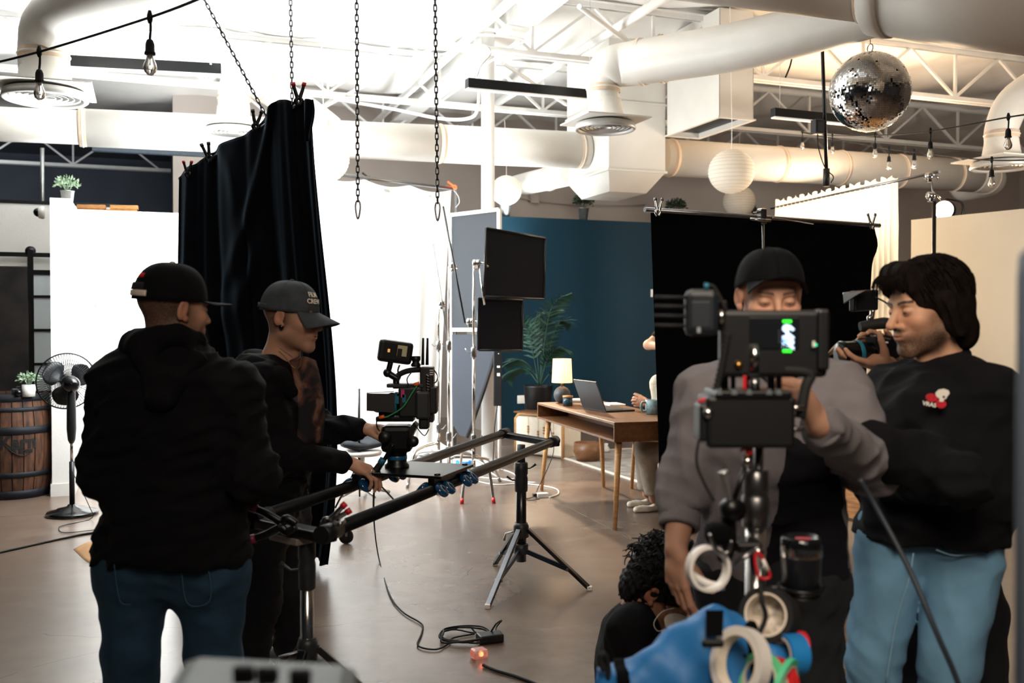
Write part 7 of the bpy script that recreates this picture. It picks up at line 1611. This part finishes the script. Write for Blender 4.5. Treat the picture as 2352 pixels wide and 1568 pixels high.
# chest emblem: skull above two roses with four letters
ec = P(2147, 916, D - .19); ex = Vector((.93, -.30, -.18)).normalized(); ey = Vector((.17, -.1, .98)); Me = frame(ec, ex, ey)
def em(nm, pts, mt, z=0.0): 
    m = MB(); m.prism([Vector((x * .001, y * .001, z)) for x, y in pts], (0, 0, .0015)); obj(nm, placed(m, Me), mt, T)
mat('rose_red', '#b01024', .8, var=.35, vs=120); mat('skull_white', '#d8d6cc', .8)
cir = lambda cx_, cy_, rx, ry, n=14: [(cx_ + rx * math.cos(6.283 * i / n), cy_ + ry * math.sin(6.283 * i / n)) for i in range(n)]
em('skull_emblem', [(2, 8), (-2, 16), (4, 26), (16, 31), (28, 29), (32, 22), (28, 13), (26, 6), (22, 4), (21, -3), (12, -4), (11, 3)], 'skull_white', .0005); em('skull_eye', cir(20, 10, 3.2, 3), 'hoodie_black', .0012); em('rose_emblem', cir(-8, 2, 15, 11), 'rose_red'); em('rose_emblem', cir(17, -9, 13, 12), 'rose_red', .0004)
m = text_mb('VRAS', .0145, .0004, .0006); m.v = [(x - .010, y - .0165, z + .0008) for x, y, z in m.v]; obj('emblem_letters', placed(m, Me), 'skull_white', T)
# hair: swept mass plus loose strands
F_ = Fld(); F_.ell((0, -.022, .04), (.09, .112, .096), .02).ell((0, -.06, -.03), (.08, .066, .095), .04).ell((0, -.078, -.088), (.062, .042, .045), .04)
for sx in (-1, 1): F_.cone((sx * .078, .005, .02), (sx * .082, -.022, -.072), .022, .02, .03)
F_.cone((.03, .07, .10), (.052, .085, .055), .014, .007, .03).cone((-.03, .07, .10), (-.055, .078, .052), .014, .007, .03).cone((-.03, .066, .10), (.03, .066, .10), .026, None, .04)
F_.ell((0, .115, -.03), (.068, .08, .092), .015, sub=True); F_.noise(.005, 110, 41, (1, .3, .22)); fobj('hair', F_, .003, 'hair_brown', T, Mh)
m = MB(); rn = random.Random(6)
hs = lambda a, el, l: Vector(((.09 + l) * math.cos(el) * math.sin(a), -.022 + (.112 + l) * math.cos(el) * math.cos(a), .04 + (.096 + l) * math.sin(el)))
for i in range(420):
    a_ = rn.uniform(-math.pi, math.pi)
    if abs(a_) < .75: continue
    e1 = rn.uniform(.1, 1.45); dl_ = rn.uniform(.5, 1.1); tw = rn.gauss(0, .12) + (.25 if a_ > 0 else -.25)
    m.tube([hs(a_ + tw * k / 5, max(e1 - dl_ * k / 5, -.75), .002 + .0035 * rn.random() * (k > 0)) for k in range(6)], [.0018, .0016, .0005], 4)
for i in range(170):
    x_ = rn.uniform(-.062, .062); y0 = rn.uniform(.03, .075); m.tube(catmull([Vector((x_ * .8, y0, .128 - .25 * y0)), Vector((x_ + .004, .098 + rn.uniform(-.004, .008), .092)), Vector((x_ * 1.15 + .006, .106 + rn.uniform(-.006, .01), .058 + rn.uniform(-.014, .012)))], 4), [.0017, .0013, .0004], 4)
o = obj('hair_strands', placed(m, Mh), 'hair_brown', T); o['kind'] = 'stuff'

# ---------------------------------------------------------------- person in black behind him holding the second camera
D = 3.45
base = P(2170, 1400, D); T = person('person in black clothes behind the bearded man, holding a camera', base)
hc = P(2155, 730, D + .05); Mh = head_frame(hc, (-.98, -.1, 0), (0, 0, 1), .95); neck = P(2165, 830, D + .05)
shr, shl = P(2120, 890, D + .15), P(2200, 890, D - .05); elr, wr_ = P(2090, 960, D + .1), P(2056, 815, D - .15); ell_, wl = P(2100, 940, D - .1), P(2042, 836, D - .24)
waist = P(2170, 1080, D); hr, hl = P(2120, 1200, D), P(2220, 1200, D); kr, kl = P(2100, 1400, D), P(2250, 1400, D); ar, al = P(2090, 1640, D), P(2275, 1650, D)
hd = make_head(T, Mh, neck, dict(beard=.2), .006); parts = [(xf(Mh, hd[0]), hd[1], hd[2])]
fh = Fld().cone(elr, wr_, .036, .026); hand(fh, wr_, (-.75, -.1, .5), (-.2, -.6, -.5), True, ((.35, .4, .3),) * 4, (.8, .5, .2), .1, 1.0); parts.append(fmesh(fh, .004))
fh = Fld().cone(ell_, wl, .036, .026); hand(fh, wl, (-.9, -.1, .05), (0, .1, 1), False, ((.2, .3, .3),) * 4, (.3, .3, 1), .2, 1.05); parts.append(fmesh(fh, .004))
parts.append(core([([neck, waist, (hl + hr) / 2], [.05, .07, .08]), ([shl, ell_], [.04, .04]), ([shr, elr], [.04, .04]), ([hl, kl, al], [.05, .05, .04]), ([hr, kr, ar], [.05, .05, .04])])); body_mesh(T, parts)
F_ = Fld(); torso(F_, neck, shl, shr, waist, hl, hr, .9); F_.chain([shr, elr, elr.lerp(wr_, .7)], [.075, .06, .045], .04).chain([shl, ell_, ell_.lerp(wl, .75)], [.075, .06, .045], .04).noise(.008, 24, 51); fobj('jacket', F_, .011, 'hoodie_black', T)
F_ = Fld(); legs(F_, hl, kl, al, hr, kr, ar, (.10, .085, .08), .05); F_.noise(.008, 24, 52); fobj('trousers', F_, .011, 'denim_black', T); shoe(T, al, (-.5, -1), 'black_rubber'); shoe(T, ar, (-.5, -1), 'black_rubber')
F_ = Fld().ell((0, -.02, .035), (.085, .105, .095), .02).ell((0, .12, -.03), (.07, .085, .1), .01, sub=True); fobj('hair', F_, .006, 'hair_black', T, Mh)

# ---------------------------------------------------------------- crouching man with curly black hair
D = 3.25
base = P(1500, 1500, D + .1); T = person('crouching man with curly black hair looking down, in a black shirt', base)
hc = P(1522, 1356, D); Mh = head_frame(hc, (.70, -.30, -.64), (.6, -.2, .77), 1.08); neck = P(1452, 1425, D + .10)
shl, shr = P(1455, 1440, D - .08), P(1440, 1440, D + .26); ell_, wl = P(1470, 1590, D - .12), P(1530, 1462, D - .06); elr, wr_ = P(1500, 1580, D + .26), P(1555, 1470, D + .1)
waist = P(1450, 1650, D + .15); hl, hr = P(1475, 1720, D + .05), P(1475, 1720, D + .25); kl, kr = P(1600, 1560, D - .05), P(1600, 1570, D + .28); al, ar = P(1560, 1790, D), P(1560, 1790, D + .25)
al.z = ar.z = .09
hd = make_head(T, Mh, neck, dict(beard=.25, skin=hexc('#b08064'), lid=.3, nobase=1), .003); parts = [(xf(Mh, hd[0]), hd[1], hd[2])]
fh = Fld().cone(ell_, wl, .038, .028); hand(fh, wl, (.8, .0, -.5), (.3, .5, .6), False, ((.5, .6, .4),) * 4); parts.append(fmesh(fh, .004)); fh = Fld().cone(elr, wr_, .038, .028); hand(fh, wr_, (.6, -.5, -.4), (-.3, -.5, .6), True, ((.5, .6, .4),) * 4); parts.append(fmesh(fh, .004))
parts.append(core([([neck, waist, (hl + hr) / 2], [.05, .07, .08]), ([shl, ell_], [.04, .04]), ([shr, elr], [.04, .04]), ([hl, kl, al], [.05, .05, .04]), ([hr, kr, ar], [.05, .05, .04])])); body_mesh(T, parts); add_eyes(T, Mh, (0, .8, -.6))
F_ = Fld(); torso(F_, neck, shl, shr, waist, hl, hr, .92); F_.ell(neck + Vector((.0, -.02, .0)), (.09, .1, .075), .05); F_.chain([shr, elr, elr.lerp(wr_, .55)], [.075, .06, .05], .04).chain([shl, ell_, ell_.lerp(wl, .55)], [.075, .06, .05], .04).noise(.008, 24, 61); fobj('shirt', F_, .009, 'hoodie_black', T)
F_ = Fld(); legs(F_, hl, kl, al, hr, kr, ar, (.10, .085, .07), .05); F_.noise(.008, 24, 62); fobj('trousers', F_, .011, 'denim_black', T); shoe(T, al, (1, -.2), 'black_rubber'); shoe(T, ar, (1, -.2), 'black_rubber')
F_ = Fld().ell((0, -.025, .045), (.099, .118, .104), .02).ell((0, -.07, -.03), (.085, .06, .08), .04).ell((0, .13, -.045), (.075, .085, .085), .01, sub=True); F_.noise(.010, 75, 64, (1, 1, 1)); fobj('hair', F_, .005, 'hair_black', T, Mh)
m = MB(); rn = random.Random(12)
for i in range(420):
    a_ = rn.uniform(-math.pi, math.pi); el = rn.uniform(-.35, 1.5); n_ = Vector((math.cos(el) * math.sin(a_), math.cos(el) * math.cos(a_), math.sin(el)))
    if n_.y > .55 and n_.z < .35: continue
    p0 = Vector((n_.x * .103, -.025 + n_.y * .123, .045 + n_.z * .108)); x_, y_, z_ = basis((n_ + Vector((rn.gauss(0, .4), rn.gauss(0, .4), rn.gauss(0, .4)))).normalized()); r_ = rn.uniform(.006, .013); tw = rn.uniform(3, 6)
    m.tube([p0 + z_ * (.004 * k) + x_ * (r_ * math.cos(tw * k / 6)) + y_ * (r_ * math.sin(tw * k / 6)) for k in range(8)], [.0035, .003, .0012], 4)
o = obj('hair_curls', placed(m, Mh), 'hair_black', T); o['kind'] = 'stuff'
c_ = P(1552, 1448, 3.12); t = thing('paper_cup', 'round cream cup held by the crouching man beside the blue bag', 'cup', c_ - ZU * .05); obj('cup', MB().lathe([(.001, -.05), (.03, -.05), (.042, .03), (.044, .035), (.04, .035), (.001, .02)], c_, (.1, -.45, .9), 24, capped=False), 'cream', t); obj('string', MB().tube(catmull([P(1548, 1396, 3.0), P(1520, 1405, 2.98), P(1502, 1430, 2.97), P(1510, 1448, 2.97), P(1528, 1446, 2.98)], 5), .0012, 5), 'white_plastic', t)

# ---------------------------------------------------------------- woman at the desk
D = 7.75
base = P(1560, 1100, D); T = person('woman in cream knit sweater seated at the desk with clasped hands', base)
hc = P(1552, 800, 7.85); Mh = head_frame(hc, (-.95, -.1, -.25), (0, 0, 1), .95); neck = P(1562, 858, 7.9)
shr, shl = P(1548, 890, 8.05), P(1545, 890, 7.65); wr_, wl = P(1484, 922, 7.97), P(1486, 925, 7.875); elr, ell_ = P(1540, 934, 8.12), P(1538, 940, 7.66)
waist = P(1585, 985, 7.85); hr, hl = P(1590, 1030, 7.95), P(1590, 1030, 7.72); kr, kl = P(1478, 1030, 8.0), P(1482, 1040, 7.72); ar, al = P(1484, 1160, 7.98), P(1500, 1163, 7.75); ar.z = al.z = .09
hd = make_head(T, Mh, neck, dict(beard=0, jaw=.9, skin=hexc('#c39a80'), adam=0), .005); parts = [(xf(Mh, hd[0]), hd[1], hd[2])]
fh = Fld().cone(elr, wr_, .034, .024); hand(fh, wr_, (-.98, -.12, .05), (-.1, -.95, 0), True, ((.75, .9, .5),) * 4, (.7, .5, .2), .4, 1.0); parts.append(fmesh(fh, .004)); fh = Fld().cone(ell_, wl, .034, .024); hand(fh, wl, (-.98, .12, .03), (-.1, .95, 0), False, ((.8, .9, .5),) * 4, (.7, .5, .2), .4, 1.0); parts.append(fmesh(fh, .004))
parts.append(core([([neck, waist, (hl + hr) / 2], [.045, .07, .08]), ([shl, ell_], [.04, .04]), ([shr, elr], [.04, .04]), ([hl, kl, al], [.05, .045, .03]), ([hr, kr, ar], [.05, .045, .03])])); body_mesh(T, parts)
F_ = Fld(); torso(F_, neck, shl, shr, waist, hl, hr, .82); F_.chain([shr, elr, elr.lerp(wr_, .35)], [.07, .062, .055], .04).chain([shl, ell_, ell_.lerp(wl, .35)], [.07, .062, .055], .04).cone(P(1512, 880, 7.75), P(1520, 930, 7.75), .07, .08, .05).noise(.004, 60, 71, ridged=False); fobj('sweater', F_, .009, 'knit_cream', T)
F_ = Fld(); F_.chain([hl, kl, al + ZU * .08], [.10, .078, .075], .04).chain([hr, kr, ar + ZU * .08], [.10, .078, .075], .04).cone(hl, hr, .1, None, .04); F_.cut((0, 0, .13), (0, 0, -1)).noise(.004, 26, 72); fobj('trousers', F_, .009, 'trousers', T)
for a_ in (al, ar):
    d_ = Vector((-.93, -.35, 0)).normalized(); b2 = Vector((a_.x, a_.y, 0)); F_ = Fld().chain([b2 - d_ * .04 + ZU * .03, b2 + d_ * .06 + ZU * .024, b2 + d_ * .15 + ZU * .022], [.03, .033, .026], .02).ell(b2 + d_ * .04 + ZU * .075, (.05, .04, .035), .01, sub=True).cut((0, 0, .004), (0, 0, -1)); s_ = fobj('flat_shoe', F_, .005, 'shoe_cream', T); obj('shoe_bow', MB().tube([b2 + d_ * .11 + ZU * .046 + Vector((.012, -.01, 0)), b2 + d_ * .11 + ZU * .05, b2 + d_ * .11 + ZU * .046 - Vector((.012, -.01, 0))], [.006, .003, .006], 6), 'shoe_cream', s_)
F_ = Fld().ell((0, -.02, .035), (.085, .105, .095), .02).ell((0, -.07, -.08), (.06, .05, .12), .05).ell((0, .12, -.03), (.07, .085, .1), .01, sub=True); fobj('hair', F_, .006, 'hair_brown', T, Mh)
sb3 = Vector((hl.x + .02, (hl.y + hr.y) / 2, 0)); t = thing('desk_chair', 'plain wooden chair under the seated woman', 'chair', sb3); obj('seat', MB().box(sb3 + ZU * (hl.z - .125), (.42, .42, .035), ax=AX, bev=.01), 'desk_wood', t)
for su in (-.18, .18):
    for sv in (-.18, .18): obj('leg', MB().tube([sb3 + U * su + V * sv + ZU * (hl.z - .14), sb3 + U * su * 1.1 + V * sv * 1.1], .016, 8), 'light_wood', t)

# ---------------------------------------------------------------- person standing behind her, elbow raised
D = 9.3
base = P(1575, 1000, D); T = person('person in black T-shirt behind the woman, elbow raised', base)
hc = P(1575, 690, D); Mh = head_frame(hc, (-.5, -.8, -.3), (0, 0, 1), .95); neck = P(1578, 735, D)
shr, shl = P(1535, 752, D), P(1612, 752, D + .1); elr, wr_ = P(1489, 792, D - .1), P(1534, 798, D - .35); ell_, wl = P(1640, 800, D), P(1600, 800, D - .3)
waist = P(1580, 850, D + .05); hr, hl = P(1555, 900, D), P(1605, 900, D + .05); kr, kl = P(1555, 1000, D), P(1605, 1000, D); ar, al = P(1555, 1090, D), P(1605, 1090, D); ar.z = al.z = .09
hd = make_head(T, Mh, neck, dict(beard=0), .006); parts = [(xf(Mh, hd[0]), hd[1], hd[2])]
fh = Fld().chain([shr, elr, wr_], [.05, .042, .03], .03); hand(fh, wr_, (.9, -.2, .1), (0, -.5, -.8), True); parts.append(fmesh(fh, .005)); fh = Fld().chain([shl, ell_, wl], [.05, .042, .03], .03); hand(fh, wl, (-.8, -.4, .1), (0, -.5, -.8), False); parts.append(fmesh(fh, .005))
parts.append(core([([neck, waist, (hl + hr) / 2], [.05, .07, .08]), ([hl, kl, al], [.05, .05, .04]), ([hr, kr, ar], [.05, .05, .04])])); body_mesh(T, parts)
F_ = Fld(); torso(F_, neck, shl, shr, waist, hl, hr, .85); F_.chain([shr, shr.lerp(elr, .55)], [.07, .06], .04).chain([shl, shl.lerp(ell_, .55)], [.07, .06], .04); fobj('tshirt', F_, .011, 'hoodie_black', T)
F_ = Fld(); legs(F_, hl, kl, al, hr, kr, ar, (.09, .075, .065), .05); fobj('trousers', F_, .012, 'denim_black', T); shoe(T, al, (0, -1), 'black_rubber'); shoe(T, ar, (0, -1), 'black_rubber')
F_ = Fld().ell((0, -.02, .035), (.085, .105, .095), .02).ell((0, .12, -.03), (.07, .085, .1), .01, sub=True); fobj('hair', F_, .007, 'hair_black', T, Mh)
